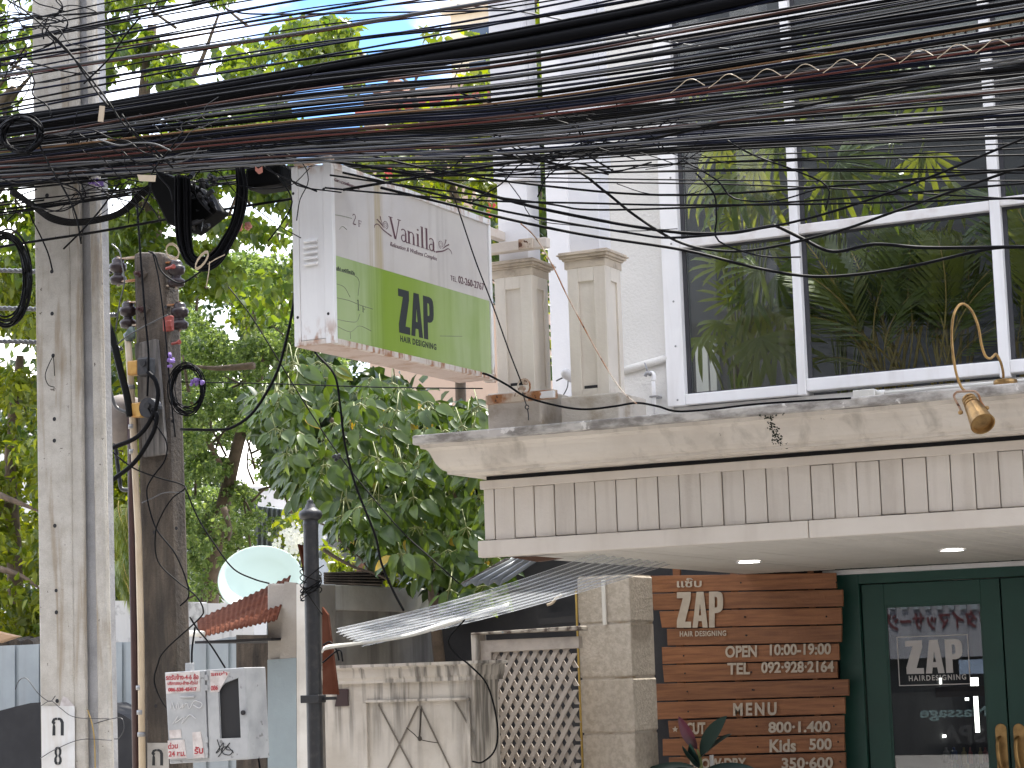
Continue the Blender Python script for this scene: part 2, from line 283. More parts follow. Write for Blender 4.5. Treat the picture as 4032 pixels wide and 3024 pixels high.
def band_mix(m, axis, stops, noise_sc=20, thr=(.35,.6), stretch=(1,1,.08)):
    # stains with a place of their own: stops = [(coordinate, amount)], colour mixed over the present base colour
    nt = m.node_tree; B = nt.nodes['Principled BSDF']; N = nt.nodes.new; L = nt.links.new
    for col, a, b, c, d, amt in stops:
        tc = N('ShaderNodeTexCoord'); sx = N('ShaderNodeSeparateXYZ'); L(tc.outputs['Object'], sx.inputs[0])
        up = N('ShaderNodeMapRange'); up.inputs[1].default_value = a; up.inputs[2].default_value = b; dn = N('ShaderNodeMapRange'); dn.inputs[1].default_value = c; dn.inputs[2].default_value = d; dn.inputs[3].default_value = 1; dn.inputs[4].default_value = 0
        L(sx.outputs[axis], up.inputs[0]); L(sx.outputs[axis], dn.inputs[0]); mu = N('ShaderNodeMath'); mu.operation = 'MULTIPLY'; L(up.outputs[0], mu.inputs[0]); L(dn.outputs[0], mu.inputs[1])
        cur = mu.outputs[0]
        if noise_sc:
            mp = N('ShaderNodeMapping'); mp.inputs['Scale'].default_value = stretch; L(tc.outputs['Object'], mp.inputs[0]); n = N('ShaderNodeTexNoise'); n.inputs['Scale'].default_value = noise_sc; n.inputs['Detail'].default_value = 5; L(mp.outputs[0], n.inputs['Vector'])
            r = N('ShaderNodeMapRange'); r.inputs[1].default_value = thr[0]; r.inputs[2].default_value = thr[1]; L(n.outputs['Fac'], r.inputs[0]); m2 = N('ShaderNodeMath'); m2.operation = 'MULTIPLY'; L(cur, m2.inputs[0]); L(r.outputs[0], m2.inputs[1]); cur = m2.outputs[0]
        m3 = N('ShaderNodeMath'); m3.operation = 'MULTIPLY'; m3.inputs[1].default_value = amt; L(cur, m3.inputs[0])
        x = N('ShaderNodeMix'); x.data_type = 'RGBA'; lk = B.inputs['Base Color'].links[0].from_socket; L(m3.outputs[0], x.inputs[0]); L(lk, x.inputs[6]); x.inputs[7].default_value = (*col,1); L(x.outputs[2], B.inputs['Base Color'])
# ---------------------------------------------------------------- lettering
def _curve_mesh(cu):
    o = bpy.data.objects.new('tmp', cu); COL.objects.link(o)
    dg = bpy.context.evaluated_depsgraph_get(); me = bpy.data.meshes.new_from_object(o.evaluated_get(dg))
    bpy.data.objects.remove(o); return me
def textmesh(s, bold=.012, extrude=.02, space=1.0, shear=0):
    cu = bpy.data.curves.new('t', 'FONT'); cu.body = s; cu.size = 1; cu.extrude = extrude; cu.offset = bold; cu.space_character = space; cu.shear = shear; cu.resolution_u = 4
    return _curve_mesh(cu)
def polymesh(polys, extrude=.02):
    cu = bpy.data.curves.new('g', 'CURVE'); cu.dimensions = '2D'; cu.fill_mode = 'BOTH'; cu.extrude = extrude
    for p in polys:
        sp = cu.splines.new('POLY'); sp.points.add(len(p)-1); sp.use_cyclic_u = True
        for q, (x, y) in zip(sp.points, p): q.co = (x, y, 0, 1)
    return _curve_mesh(cu)
def fit(me, O, U, V, n, depth):     # map the flat mesh's box to O + u*U + v*V, front face pushed out by depth
    co = np.empty(len(me.vertices)*3); me.vertices.foreach_get('co', co); co = co.reshape(-1,3)
    a = co.min(0); b = co.max(0); t = (co-a)/np.maximum(b-a, 1e-9)
    out = np.array(O) + t[:,:1]*np.array(U) + t[:,1:2]*np.array(V) + (t[:,2:3]*depth)*np.array(n)
    me.vertices.foreach_set('co', out.ravel()); me.update(); return me
def lettering(s, O, U, V, n, parent, m, bold=.012, depth=.004, space=1.0, polys=None, name='lettering', shear=0):
    me = polymesh(polys) if polys else textmesh(s, bold, space=space, shear=shear)
    me.name = name; fit(me, O, U, V, n, depth); return obj(name, me, m, parent)
ZAPP = [[(0,1),(.30,1),(.30,.80),(.18,.17),(.31,.17),(.31,0),(0,0),(0,.2),(.13,.83),(0,.83)],
        [(.34,0),(.43,1),(.58,1),(.67,0),(.56,0),(.545,.18),(.465,.18),(.45,0)], [(.478,.34),(.53,.34),(.505,.68)],
        [(.70,0),(.70,1),(.88,1),(.95,.975),(.985,.92),(1,.8),(1,.62),(.985,.5),(.94,.43),(.88,.40),(.82,.40),(.82,0)], [(.82,.55),(.87,.56),(.88,.62),(.88,.78),(.87,.84),(.82,.85)]]
# ---------------------------------------------------------------- setting: ground, street, far things
YF, YW, Y2, XR = 10.05, 13.95, 11.2, 1.5
struct('ground', MB().box(-600,600,-600,600,-.3,-.004), M['paving'])
struct('road', MB().box(-120,120,-2.6,6.2,-.002,.004), M['asphalt'])
struct('pavement', MB().box(-120,60,6.2,26,0,.13), M['paving'], bevel=.02)
struct('far_pavement', MB().box(-120,60,-6.5,-2.6,0,.13), M['paving'], bevel=.02)

# ---------------------------------------------------------------- the salon building
bld = thing('shop_building', (PY(1910,2100,YF).x, YF, 0), 'cream two storey salon building with planked canopy, tall upstairs window and green doors', 'building')
Xc = PY(1908,2150,YF).x
zt = PY(2000,1682,YF-.34).z; zb1 = PY(2000,1720,YF-.34).z; z2 = PY(2000,1736,YF-.30).z; z3 = PY(2000,1833,YF-.11).z; z4 = PY(2000,1858,YF-.08).z; z5 = PY(2000,1866,YF-.03).z
zf0 = PY(2000,1874,YF).z; zp0 = PY(2000,1920,YF).z; zp1 = PY(2000,2120,YF).z; zs = PY(2000,2189,YF-.03).z
core = MB().box(Xc+.03, XR, YF+.04, YW-.01, zs+.03, zt-.02)
canopy = obj('canopy', core, M['cream'], bld)
pz_ = lambda y, o: PY(2000,y,YF-o).z
prof = [(.34,zt),(.34,zb1),(.305,zb1),(.30,pz_(1738,.30))]+[(o, pz_(y,o)) for o, y in ((.278,1741),(.262,1752),(.25,1768),(.24,1785),(.228,1803),(.212,1819),(.195,1831),(.175,1838),(.172,1849),(.10,1853),(.09,1861))]+[(.05,pz_(1863,.05)),(.05,z5),(.0,z5),(-.05,z5)]
SX = (Xc-PY(1622,1735,YF-.34).x)/.34; print('SX', SX)
def sweep(prof, joints=()):
    mb = MB(); n = len(prof)
    xs = [None]+list(np.linspace(Xc, XR, 40))[1:]
    rows = [[(Xc-o*SX, YW-.5, z) for o, z in prof], [(Xc-o*SX, YF-o, z) for o, z in prof]]
    for x in xs[1:]: rows.append([(x, YF-o+random.uniform(-.0015,.0015), z+random.uniform(-.002,.002)) for o, z in prof])
    for r in rows: mb.v += r
    for i in range(len(rows)-1):
        for k in range(n-1): mb.f.append((i*n+k, i*n+k+1, (i+1)*n+k+1, (i+1)*n+k))
    return mb
obj('cornice', sweep(prof[2:]), M['cornice'], canopy, smooth=False)
led = MB().box(Xc-.34*SX, XR, YF-.34, YW-.5, zb1, zt)
obj('cornice_ledge', led, M['ledge'], canopy, bevel=.008)
obj('top_band', MB().box(Xc-.012, XR, YF-.012, YF+.04, zp0, zf0-.016), M['cream'], canopy, bevel=.004)
obj('painted_shadow_strip', MB().box(Xc+.01, XR, YF+.024, YF+.039, zf0-.03, z5+.03), M['dark'], canopy)  # dark strip that paints the shadow line under the cornice
xb = Xc; 
def zl(px, py): return PY(px,py,YF).z
for a_, b_, k in ((Xc-.025, PY(3192,2100,YF).x-.002, 0), (PY(3192,2100,YF).x+.002, XR, 1)):
    obj('bottom_band', MB().box(a_, b_, YF-.03-.002*k, YF+.04, zs, zp1-.006), M['cream'], canopy, bevel=.006)
pitch = (PY(3280,1780+200,YF).x-PY(2019,2000,YF).x)/15.0
joint0 = PY(2024,2000,YF).x
x = Xc; k = 0; me = None
edges = [Xc+.0]; e = joint0-pitch
while e > Xc+.03: e -= pitch
e += pitch
while e < XR: edges.append(e); e += pitch
for a_, b_ in zip(edges[:-1], edges[1:]):
    d = random.uniform(-.003,.003); g = random.uniform(.0022,.0045)
    obj('plank', MB().box(a_+g, b_-g*.4, YF+d, YF+.03, zp1+random.uniform(-.004,.001), zp0+random.uniform(-.003,.003)), M['plank'], canopy, bevel=.004)
obj('plank_backing', MB().box(Xc+.02, XR, YF+.018, YF+.038, zp1-.02, zp0+.02), M['darkgrey'], canopy)
x = Xc+.0; sp = .105; first = True
while x < XR-1.0:
    obj('soffit_board', MB().box(x+.004, x+sp-.004, YF+.045, YW-.15, zs+.010+random.uniform(0,.003), zs+.026), M['soffit'], canopy, bevel=.004 if x < 1 else 0); x += sp
# wall downstairs : green wood front behind
xg = PY(3300,2400,YW).x
zdoor = PY(3396,2303,YW).z
obj('wall_trim', MB().box(PY(3240,2240,YW-.08).x, XR, YW-.1, YW-.035, zs-.022, zs+.009), M['white'], bld, bevel=.004)
def bx(name, px0, py0, px1, py1, Y0, Y1, m, par, bev=.004, lab=None):
    a = PY(px0, py0, Y0); b = PY(px1, py1, Y0)
    o = obj(name, MB().box(a.x, b.x, Y0, Y1, a.z, b.z), m, par, bevel=bev)
    if lab: o['label'] = lab
    return o
dl, dr = PY(3396,2450,YW).x, PY(3945,2450,YW).x      # the left leaf
gl, gr = PY(3485,2450,YW).x, PY(3867,2450,YW).x
gt = PY(3680,2378,YW).z; zfl = .15
obj('green_wall', MB().box(xg, dl-.006, YW-.03, YW+.12, zfl, zs+.1), M['green'], bld, bevel=.004)
obj('door_header', MB().box(dl-.006, XR+.6, YW-.03, YW+.12, zdoor+.006, zs+.1), M['green'], bld, bevel=.004)
door_items = []
dw = dr-dl
def door(x0, lab, n):
    st = MB()
    g0, g1 = x0+(gl-dl), x0+(gr-dl)
    st.box(x0+.003, g0, YW, YW+.045, zfl, zdoor).box(g1, x0+dw-.003, YW, YW+.045, zfl, zdoor).box(g0, g1, YW, YW+.045, gt, zdoor).box(g0, g1, YW, YW+.045, zfl, zfl+.25)
    d = obj('door', st, M['green'], bld, bevel=.004); d['label'] = lab
    obj('glass', MB().box(g0+.001, g1-.001, YW+.016, YW+.022, zfl+.25, gt-.001), M['doorglass'], d)
    bead = MB()
    for (a, b, c, e_) in ((g0, g0+.012, zfl+.25, gt), (g1-.012, g1, zfl+.25, gt), (g0+.012, g1-.012, gt-.012, gt)): bead.box(a, b, YW+.008, YW+.0155, c, e_)
    obj('glass_bead', bead, M['green'], d)
    return d
d1 = door(dl, 'green door leaf with tall glass panel lettered in white', 0)
d2 = door(dr+.004, 'green door leaf at the right edge, mostly cut off', 1)
def handle(px, par):
    p = PY(px, 2860, YW); h0 = PY(px, 2852, YW).z; h1 = h0-.52
    mb = MB(); w_ = .019*1.9/1.0
    pts = [(p.x-w_/1.0, YW-.002, h1), (p.x+w_, YW-.002, h1), (p.x+w_, YW-.002, h0-.03)] + [(p.x+w_*math.cos(t), YW-.002, h0-.03+.035*math.sin(t)) for t in [i*math.pi/8 for i in range(1,8)]] + [(p.x-w_, YW-.002, h0-.03)]
    mb.prism(pts, Vector((0,-.006,0)))
    pl = obj('handle', mb, M['brass'], par, bevel=.002)
    g = MB().tube(spl([(p.x-.006,YW-.01,h0-.075),(p.x-.014,YW-.05,h0-.10),(p.x-.012,YW-.06,h0-.2),(p.x,YW-.045,h0-.28),(p.x+.004,YW-.01,h0-.31)],6), [.007+.007*math.sin(i/24*math.pi) for i in range(25)], 8)
    obj('grip', g, M['brass'], pl, smooth=True)
handle(3941, d1); handle(4012, d2)
# glass lettering of the left leaf (white film on the pane)
def wallquad(pl, pt, pr, pb, Y): a = PY(pl, pb, Y); b = PY(pr, pb, Y); c = PY(pl, pt, Y); return Vector((a.x,Y,a.z)), Vector((b.x-a.x,0,0)), Vector((0,0,c.z-a.z))
NF = Vector((0,-1,0)); GY = YW+.0155
m_film = mat('white_glass_film', (.55,.53,.52), .6)
def glasstext(s, x0, y0, x1, y1, polys=None, bold=.012, space=1):    # crop coordinates of the 3300,2174 zoom
    f = 1/1.952; px0, px1 = 3300+x0*f, 3300+x1*f; ym = (y0+y1)/2
    a = PY(px0, 2174+y1*f, GY); b = PY(px1, 2174+y1*f, GY); c = PY(px0, 2174+y0*f, GY)
    return lettering(s, (a.x,GY,a.z), (b.x-a.x,0,0), (0,0,c.z-a.z), NF, d1, m_film, bold=bold, depth=.0012, polys=polys, space=space)
glasstext('ZAP', 528, 682, 965, 938, polys=ZAPP)
glasstext('HAIRDESIGNING', 545, 950, 985, 992, bold=.02, space=1.3)
fa, fb, fc = PY(3300+470/1.952,2174+1030/1.952,GY), PY(3300+1020/1.952,2174+1020/1.952,GY), PY(3300+470/1.952,2174+650/1.952,GY)
fr = MB(); t_ = .006
fr.box(fa.x,fb.x,GY-.001,GY,fa.z,fa.z+t_).box(fa.x,fb.x,GY-.001,GY,fc.z-t_,fc.z).box(fa.x,fa.x+t_,GY-.001,GY,fa.z+t_,fc.z-t_).box(fb.x-t_,fb.x,GY-.001,GY,fa.z+t_,fc.z-t_)
obj('logo_frame', fr, m_film, d1)
# interior of the salon
room = MB(); ix0, ix1, iy1 = xg+.0, XR+1.2, YW+3.2
room.box(ix0-.1, ix0, YW+.13, iy1, 0, zs+.3).box(ix1, ix1+.1, YW+.13, iy1, 0, zs+.3).box(ix0-.1, ix1+.1, iy1, iy1+.1, 0, zs+.3).box(ix0-.1, ix1+.1, YW+.13, iy1+.1, zs+.3, zs+.36)
obj('salon_room', room, M['darkgrey'], bld)
def crp(x, y): return 3300+x/1.952, 2174+y/1.952
led_t = thing('led_mirror', (-2.5, YW+2.4, 0), 'lit tall mirror frames glowing behind the glass of the green door', 'lit mirror')
YI = YW+2.3
for (x0,y0,x1,y1) in ((385,955,412,1105),(470,955,545,1105),(750,968,792,1020),(1015,965,1075,1030),(765,1110,800,1385),(1040,1105,1085,1385),(490,1140,525,1385),(404,1180,425,1385),(412,1400,438,1428),(455,1400,480,1432),(505,1398,565,1428),(782,1405,825,1425),(975,1120,1000,1140)):
    a = PY(*crp(x0,y0),YI); b = PY(*crp(x1,y1),YI)
    obj('light_panel', MB().box(a.x,b.x,YI,YI+.02,a.z,b.z), M['led'], led_t)
m_beam = mat('brown_cabinet', (.05,.03,.022), .6)
a = PY(*crp(590,1040),YI-.1); b = PY(*crp(1180,1105),YI-.1)
cab = thing('display_cabinet', (a.x, YI-.1, 0), 'dark brown cabinet frame standing inside the salon behind the door glass', 'cabinet')
obj('beam', MB().box(a.x,b.x,YI-.12,YI-.06,a.z,b.z), m_beam, cab)
a = PY(*crp(600,1105),YI-.1); b = PY(*crp(655,1659),YI-.1); obj('upright', MB().box(a.x,b.x,YI-.13,YI-.05,a.z,b.z-.6), m_beam, cab)
pz = PY(*crp(560,1550),YI-.3); pq = PY(*crp(695,1659),YI-.3)
po = thing('price_poster', (pz.x, YI-.3, 0), 'small white poster with pink stripe behind the door glass', 'poster')
obj('sheet', MB().box(PY(*crp(420,1550),YI-.3).x, pq.x, YI-.3, YI-.29, pz.z-.5, pz.z), M['paper'], po)
obj('stripe', MB().box(PY(*crp(420,1630),YI-.3).x, PY(*crp(600,1630),YI-.3).x, YI-.304, YI-.3005, pq.z-.02, PY(*crp(560,1625),YI-.3).z), M['redink'], po)
shelf_cols = [(.25,.05,.05),(.05,.08,.2),(.3,.25,.1),(.08,.18,.16),(.3,.3,.3),(.04,.04,.04)]
bm_ = [mat('bottle_%d' % i, c, .4) for i, c in enumerate(shelf_cols)]
for i in range(16):
    bxp = PY(*crp(700+random.uniform(0,440), 1500+random.choice((0,95,190))), YI-.05); h = random.uniform(.06,.14); r = random.uniform(.015,.03)
    o = solo('bottle', MB().lathe(bxp-Vector((0,0,h)), (0,0,1), [(0,r),(h*.7,r),(h*.8,r*.4),(h,r*.4)], 8), bm_[i%6], 'small salon product bottle on the shelf behind the door glass', 'bottle', 'product bottles behind the door glass')

# upstairs : wall, window
zw1 = PY(2200,-700,Y2).z; zw0 = zt-.02
xw0 = PY(2185,1400,Y2).x; xj0 = PY(2632,1500,Y2).x; xj1 = PY(2702,1500,Y2).x; xend = 1.2
obj('upper_wall', MB().box(xw0+.01, xj0+.02, Y2, Y2+.16, zw0, zw1), M['wall'], bld, bevel=.004)
obj('corner_pilaster', MB().box(xw0, PY(2262,1400,Y2-.03).x, Y2-.05, Y2+.2, zw0, zw1), M['post'], bld, bevel=.006)
zwb = PY(2800,1590,Y2).z; 
obj('window_apron', MB().box(xj0+.02, xend, Y2+.02, Y2+.16, zw0, zwb-.002), M['wall'], bld)
FY = Y2-.03
wm = MB().box(xj0, xj1, FY, Y2+.1, zwb, zw1)
win = obj('window', wm, M['white'], bld, bevel=.006)
zsill = PY(2800,1542,FY).z
bars = []
X = lambda px, py: PY(px, py, FY).x
Zf = lambda px, py: PY(px, py, FY).z
mA0, mA1 = X(3103,800), X(3137,800); mB0, mB1 = X(3893,800), X(3935,800); mC0 = mB1+(mB0-mA1)
obj('sill_rail', MB().box(xj1, mA0, FY+.008, Y2+.09, zwb+.004, zsill), M['white'], win, bevel=.004)
obj('sill_rail', MB().box(mA1, mB0, FY+.008, Y2+.09, zwb+.02, Zf(3500,1460)), M['white'], win, bevel=.004)
obj('sill_rail', MB().box(mB1, xend, FY+.008, Y2+.09, zwb+.02, Zf(3500,1460)), M['white'], win, bevel=.004)
obj('mullion', MB().box(mA0, mA1, FY+.002, Y2+.1, zwb, zw1), M['white'], win, bevel=.005)
obj('mullion', MB().box(mB0, mB1, FY+.002, Y2+.1, zwb, zw1), M['white'], win, bevel=.005)
obj('mullion', MB().box(xend-.05, xend, FY+.002, Y2+.1, zwb, zw1), M['white'], win, bevel=.005)
tz = [(Zf(2900,913),Zf(2900,950)), (Zf(3500,838),Zf(3500,877)), (Zf(4000,768),Zf(4000,803))]
for (a_, b_), (z1_, z0_) in zip(((xj1,mA0),(mA1,mB0),(mB1,xend-.05)), tz):
    obj('transom', MB().box(a_, b_, FY+.006, Y2+.09, z0_, z1_), M['frame_dirty'], win, bevel=.005)
uz0, uz1 = Zf(2850,118), Zf(2850,72)
for a_, b_ in ((xj1,mA0),(mA1,mB0),(mB1,xend-.05)):
    obj('transom', MB().box(a_, b_, FY+.006, Y2+.09, uz0, uz1), M['frame_dirty'], win, bevel=.005)
gasket = MB()
GYY = Y2+.035
for (a_, b_), (z1_, z0_) in zip(((xj1,mA0),(mA1,mB0),(mB1,xend-.05)), tz):
    lo = zsill if a_ == xj1 else Zf(3500,1460)
    for q0, q1 in ((lo, z0_), (z1_, uz0), (uz1, zw1)):
        p_ = MB().box(a_+.002, b_-.002, GYY, GYY+.006, q0+.002, q1-.002)
        obj('pane', p_, M['glass'], win)
        gasket.box(a_, a_+.022, GYY-.02, GYY-.001, q0, q1).box(b_-.012, b_, GYY-.02, GYY-.001, q0, q1).box(a_+.022, b_-.012, GYY-.02, GYY-.001, q0, q0+.01).box(a_+.022, b_-.012, GYY-.02, GYY-.001, q1-.012, q1)
obj('gasket', gasket, M['darkgrey'], win)
scr = MB()
for px, py in ((2643,960),(2652,1187),(2660,1363),(2668,1575),(2640,700)):
    p = PY(px,py,FY); scr.lathe((p.x,FY+.001,p.z), (0,-1,0), [(0,.006),(.003,.006),(.004,.003)], 8)
obj('screw', scr, M['greymetal'], win)
# made-up room behind the glass, roof left off so sky lights the palms
lw = MB(); wy = Y2+1.9
lw.box(xw0+.02, xend+.3, wy, wy+.1, zw0+.0, zw1+.0)
lw.box(xw0+.02, xend+.3, Y2+.17, wy, zw0-.04, zw0+.02)
lw.box(xend+.2, xend+.3, Y2+.17, wy, zw0+.02, zw1)
obj('unroofed_palm_room', lw, M['darkgrey'], bld)
# pale inner posts at the lower left of the glass
for px0, px1, Y in ((2742,2790,Y2+.9),(2797,2822,Y2+.9)):
    a = PY(px0,1500,Y); b = PY(px1,1500,Y); obj('inner_post', MB().box(a.x,b.x,Y,Y+.06,zw0+.02,PY(px0,1330,Y).z), M['post'], bld)
# inner balustrade seen through the upper panes
bal = MB(); Yb = Y2+1.6
for i in range(22):
    p = PY(3150+i*44, 235-i*5.5, Yb); bal.box(p.x, p.x+.05, Yb, Yb+.05, p.z-.12, p.z+.10)
a = PY(3130,160,Yb); bal.box(a.x, xend+.2, Yb-.02, Yb+.07, PY(3150,210,Yb).z, PY(3150,190,Yb).z)
obj('baluster_row', bal, mat('grey_baluster', (.22,.22,.21), .8), bld)

# pedestals and upper posts on the ledge
def pedestal(px0, px1, pyc, pyb, basepx, lab, bx_):
    Yp = YF-.16
    a = PY(px0, pyc+40, Yp).x; b = PY(px1, pyc+40, Yp).x; zc = PY(px1, pyc+22, Yp).z; z_b = PY(px1, pyb, Yp).z; w_ = b-a
    g = MB(); Yq = Yp+w_*.92
    p = obj('pedestal', g.box(a, b, Yp, Yq, z_b, zc), M['pedestal'], bld, bevel=.004); p['label'] = lab
    # raised frame so that the panel reads as recessed
    h = zc-z_b; f = MB(); i0, i1 = a+w_*.30, b-w_*.27; zz0, zz1 = z_b+h*.05, zc-h*.115; e = .012
    f.box(a, i0, Yp-e, Yp-.0005, z_b, zc).box(i1, b+e, Yp-e, Yp-.0005, z_b, zc).box(i0, i1, Yp-e, Yp-.0005, zz1, zc).box(i0, i1, Yp-e, Yp-.0005, z_b, zz0)
    d = Yq-Yp; j0, j1 = Yp+d*.32, Yq-d*.25
    f.box(b+.0005, b+e, Yp, j0, z_b, zc).box(b+.0005, b+e, j1, Yq, z_b, zc).box(b+.0005, b+e, j0, j1, zz1, zc).box(b+.0005, b+e, j0, j1, z_b, zz0)
    obj('panel_frame', f, M['pedestal'], p, bevel=.003)
    bd = MB(); bd.box(i0+.004, i1-.004, Yp-.004, Yp-.0008, zz0+.012, zz1-.012)
    obj('panel_slot', MB().box(i0+.01, i1, Yp-.003, Yp-.0008, zz0+.004, zz0+.018), M['dark'], p)
    c = MB()
    for o_, z0_, z1_ in ((.014,-.005,.035),(.022,.035,.046),(.034,.046,.060),(.044,.060,.068),(.036,.068,.078)): c.box(a-o_, b+o_, Yp-o_-.001, Yq+o_, zc+z0_, zc+z1_)
    obj('cap', c, M['capmat'], p, bevel=.003)
    c = MB().box(a-.045, b+bx_, Yp-.045, Yq+.12, zt-.02, z_b)
    obj('base_block', c, M['baseblock'], p, bevel=.008)
    return a, b, Yp, Yq, zc+.078
pa = pedestal(1950, 2087, 1057, 1540, 0, 'cream panelled pedestal at the canopy corner, beside the lightbox sign', .055)
pb = pedestal(2236, 2377, 1020, 1553, 0, 'cream panelled pedestal right of the first, in front of the wall', .075)
for (a, b, y0, y1, zc), px0, px1 in ((pa,1963,2080),(pb,2243,2362)):
    x0, x1 = PY(px0,960,y0+.03).x, PY(px1,960,y0+.03).x
    P_ = MB().box(x0, x1, y0+.03, y1-.01, zc, zw1)
    o = obj('post', P_, M['post'], bld, bevel=.005)
    fl = MB(); zq = zc+.20
    obj('post_sleeve', MB().box(x0-.012, x1+.012, y0+.018, y1-.0, zc+.42, zw1), M['post'], o, bevel=.004)
    st = MB().box(x1+.013, x1+.018, y0+.07, y1-.05, zc+.45, zw1-.01); obj('edge_strip', st, M['post'], o)
# wall moulding, water tap
a = PY(2448,1460,Y2-.02); b = PY(2628,1408,Y2-.02)
obj('wall_moulding', MB().tube([Vector((a.x,Y2-.01,a.z)), Vector((b.x,Y2-.01,b.z))], .022, 10), M['wall'], bld, smooth=True)
tp = thing('water_tap', (PY(2575,1600,Y2-.05).x, Y2-.05, zt), 'small brass garden tap on a white pipe beside the window frame', 'tap')
q = [PY(2577,1630,Y2-.07), PY(2574,1520,Y2-.07), PY(2570,1480,Y2-.07)]
obj('pipe', MB().tube(q, .011, 10), M['white'], tp, smooth=True)
obj('elbow', MB().tube(spl([PY(2572,1500,Y2-.07),PY(2573,1478,Y2-.07),PY(2566,1470,Y2-.07),PY(2555,1474,Y2-.07)],5), .014, 10), M['white'], tp, smooth=True)
obj('tap_body', MB().tube(spl([PY(2562,1474,Y2-.09),PY(2548,1468,Y2-.09),PY(2540,1482,Y2-.09)],5), [.012]*6+[.01]*5, 10), M['greymetal'], tp, smooth=True)
obj('lever', MB().tube([PY(2549,1466,Y2-.09),PY(2547,1450,Y2-.09),PY(2538,1428,Y2-.09)], [.007,.006,.004], 8), M['greymetal'], tp, smooth=True)
cl = PY(2584,1562,Y2-.07); obj('pipe_clip', MB().box(cl.x-.035,cl.x+.01,Y2-.085,Y2-.01,cl.z-.004,cl.z+.006), M['greymetal'], tp)
# small bullet camera on the pilaster
cp = PY(2240,1478,YF+.2); cm = thing('security_camera', cp, 'small white bullet lamp on the post behind the second pedestal', 'camera')
obj('body', MB().lathe(cp, (-.5,-.6,.35), [(-.04,.012),(-.03,.03),(.03,.026),(.045,.012)], 14), M['post'], cm, smooth=True)
obj('cable', MB().tube([p+Vector((0,0,0)) for p in pxpath([(2238,1490),(2232,1530),(2205,1575),(2190,1590)], YF+.2)], .003, 5), M['greycable'], cm)
obj('aerial_wire', MB().tube(pxpath([(2226,1482),(2210,1490),(2190,1500)], YF+.2), .004, 5), M['greycable'], cm)

# stone pillar under the canopy
YS = 12.6
xs0, xs1 = PY(2284,2700,YS).x, PY(2497,2700,YS).x; sd = (xs1-xs0)*1.0
pil = obj('stone_pillar', MB().box(xs0+.012, xs1-.012, YS+.012, YS+sd-.012, .13, zs-.002), M['baseblock'], bld)
pil['label'] = 'square pillar faced with rough cream stone blocks'
yj = [2174+v/1.952 for v in (60, 545, 968, 1393)]
zj = [PY(2400,y,YS).z for y in yj]; bh = zj[2]-zj[3]; 
zz = [zs-.004, zj[1], zj[2], zj[3]]
while zz[-1] > .3: zz.append(zz[-1]-bh)
for z1_, z0_ in zip(zz[:-1], zz[1:]):
    obj('stone_block', MB().box(xs0+random.uniform(-.003,.003), xs1-.006+random.uniform(-.003,.003), YS, YS+sd, z0_+.006, z1_-.006), M['stone'], pil, bevel=.010)
tk = PY(2375,2300,YS-.012); obj('cable_trunking', MB().box(tk.x-.012, tk.x+.014, YS-.018, YS-.001, PY(2375,2462,YS).z, PY(2375,2285,YS).z), M['conduit'], pil, bevel=.003)
yw_ = PY(2274,2300,YS-.02); 
solo('yellow_cable', MB().tube([PY(2268,2320,YS-.02),PY(2272,2450,YS-.02),PY(2282,2700,YS-.02),PY(2296,3060,YS-.02)], .007, 6), mat('yellow_cable', (.42,.28,.06), .5), 'thin yellow cable running down the left edge of the stone pillar', 'cable', smooth=True)
# dark wall strip between pillar and green wall
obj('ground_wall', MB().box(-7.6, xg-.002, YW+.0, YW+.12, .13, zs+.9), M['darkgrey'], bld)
# downlights
for i, (px, py) in enumerate(((2949,2212),(3749,2165))):
    p = PZ(px, py, zs+.008); lab = ('round lit downlight in the canopy ceiling above the wooden menu board','round lit downlight in the canopy ceiling above the green door')[i]
    t = thing('downlight', p, lab, 'ceiling light', 'downlights in the canopy ceiling')
    obj('lens', MB().lathe(p, (0,0,-1), [(-.004,.062),(0,.062),(.004,.05)], 24), M['downlight'], t)
    rr = MB(); n = 28
    for k in range(n):
        for r_, z_ in ((.064,0),(.078,0),(.076,-.007),(.064,-.007)): rr.v.append((p.x+r_*math.cos(2*math.pi*k/n), p.y+r_*math.sin(2*math.pi*k/n), p.z+z_+.002))
    for k in range(n):
        for j in range(4): rr.f.append((k*4+j, k*4+(j+1)%4, ((k+1)%n)*4+(j+1)%4, ((k+1)%n)*4+j))
    obj('ring', rr, M['white'], t)

# ---------------------------------------------------------------- wooden menu board
BYd = 13.78; tilt = .0175
bo = PY(2555, 2266, BYd); brd = thing('menu_board', (bo.x, BYd, 0), 'reddish wooden plank board with pale painted salon hours and price menu', 'sign board')
def c7(x, y): return 2000+x/1.952, 2174+y/1.952
def c8(x, y): return 2932+x/1.952, 2174+y/1.952
rows = [((1080,180),(1095,315),(700,157),(705,282)),((1100,318),(1120,450),(752,285),(756,420)),((1162,453),(1182,585),(742,424),(747,556)),((1220,588),(1226,722),(745,560),(742,695)),
 ((1181,728),(1187,863),(722,700),(728,833)),((1187,866),(1200,1005),(710,838),(713,970)),((1120,1010),(1124,1148),(797,975),(800,1106)),((1120,1153),(1126,1290),(768,1112),(772,1245)),
 ((1228,1295),(1240,1428),(762,1252),(766,1390)),((1187,1435),(1190,1570),(763,1395),(768,1530)),((1235,1575),(1240,1710),(773,1537),(776,1672)),((1190,1715),(1196,1850),(760,1677),(762,1812))]
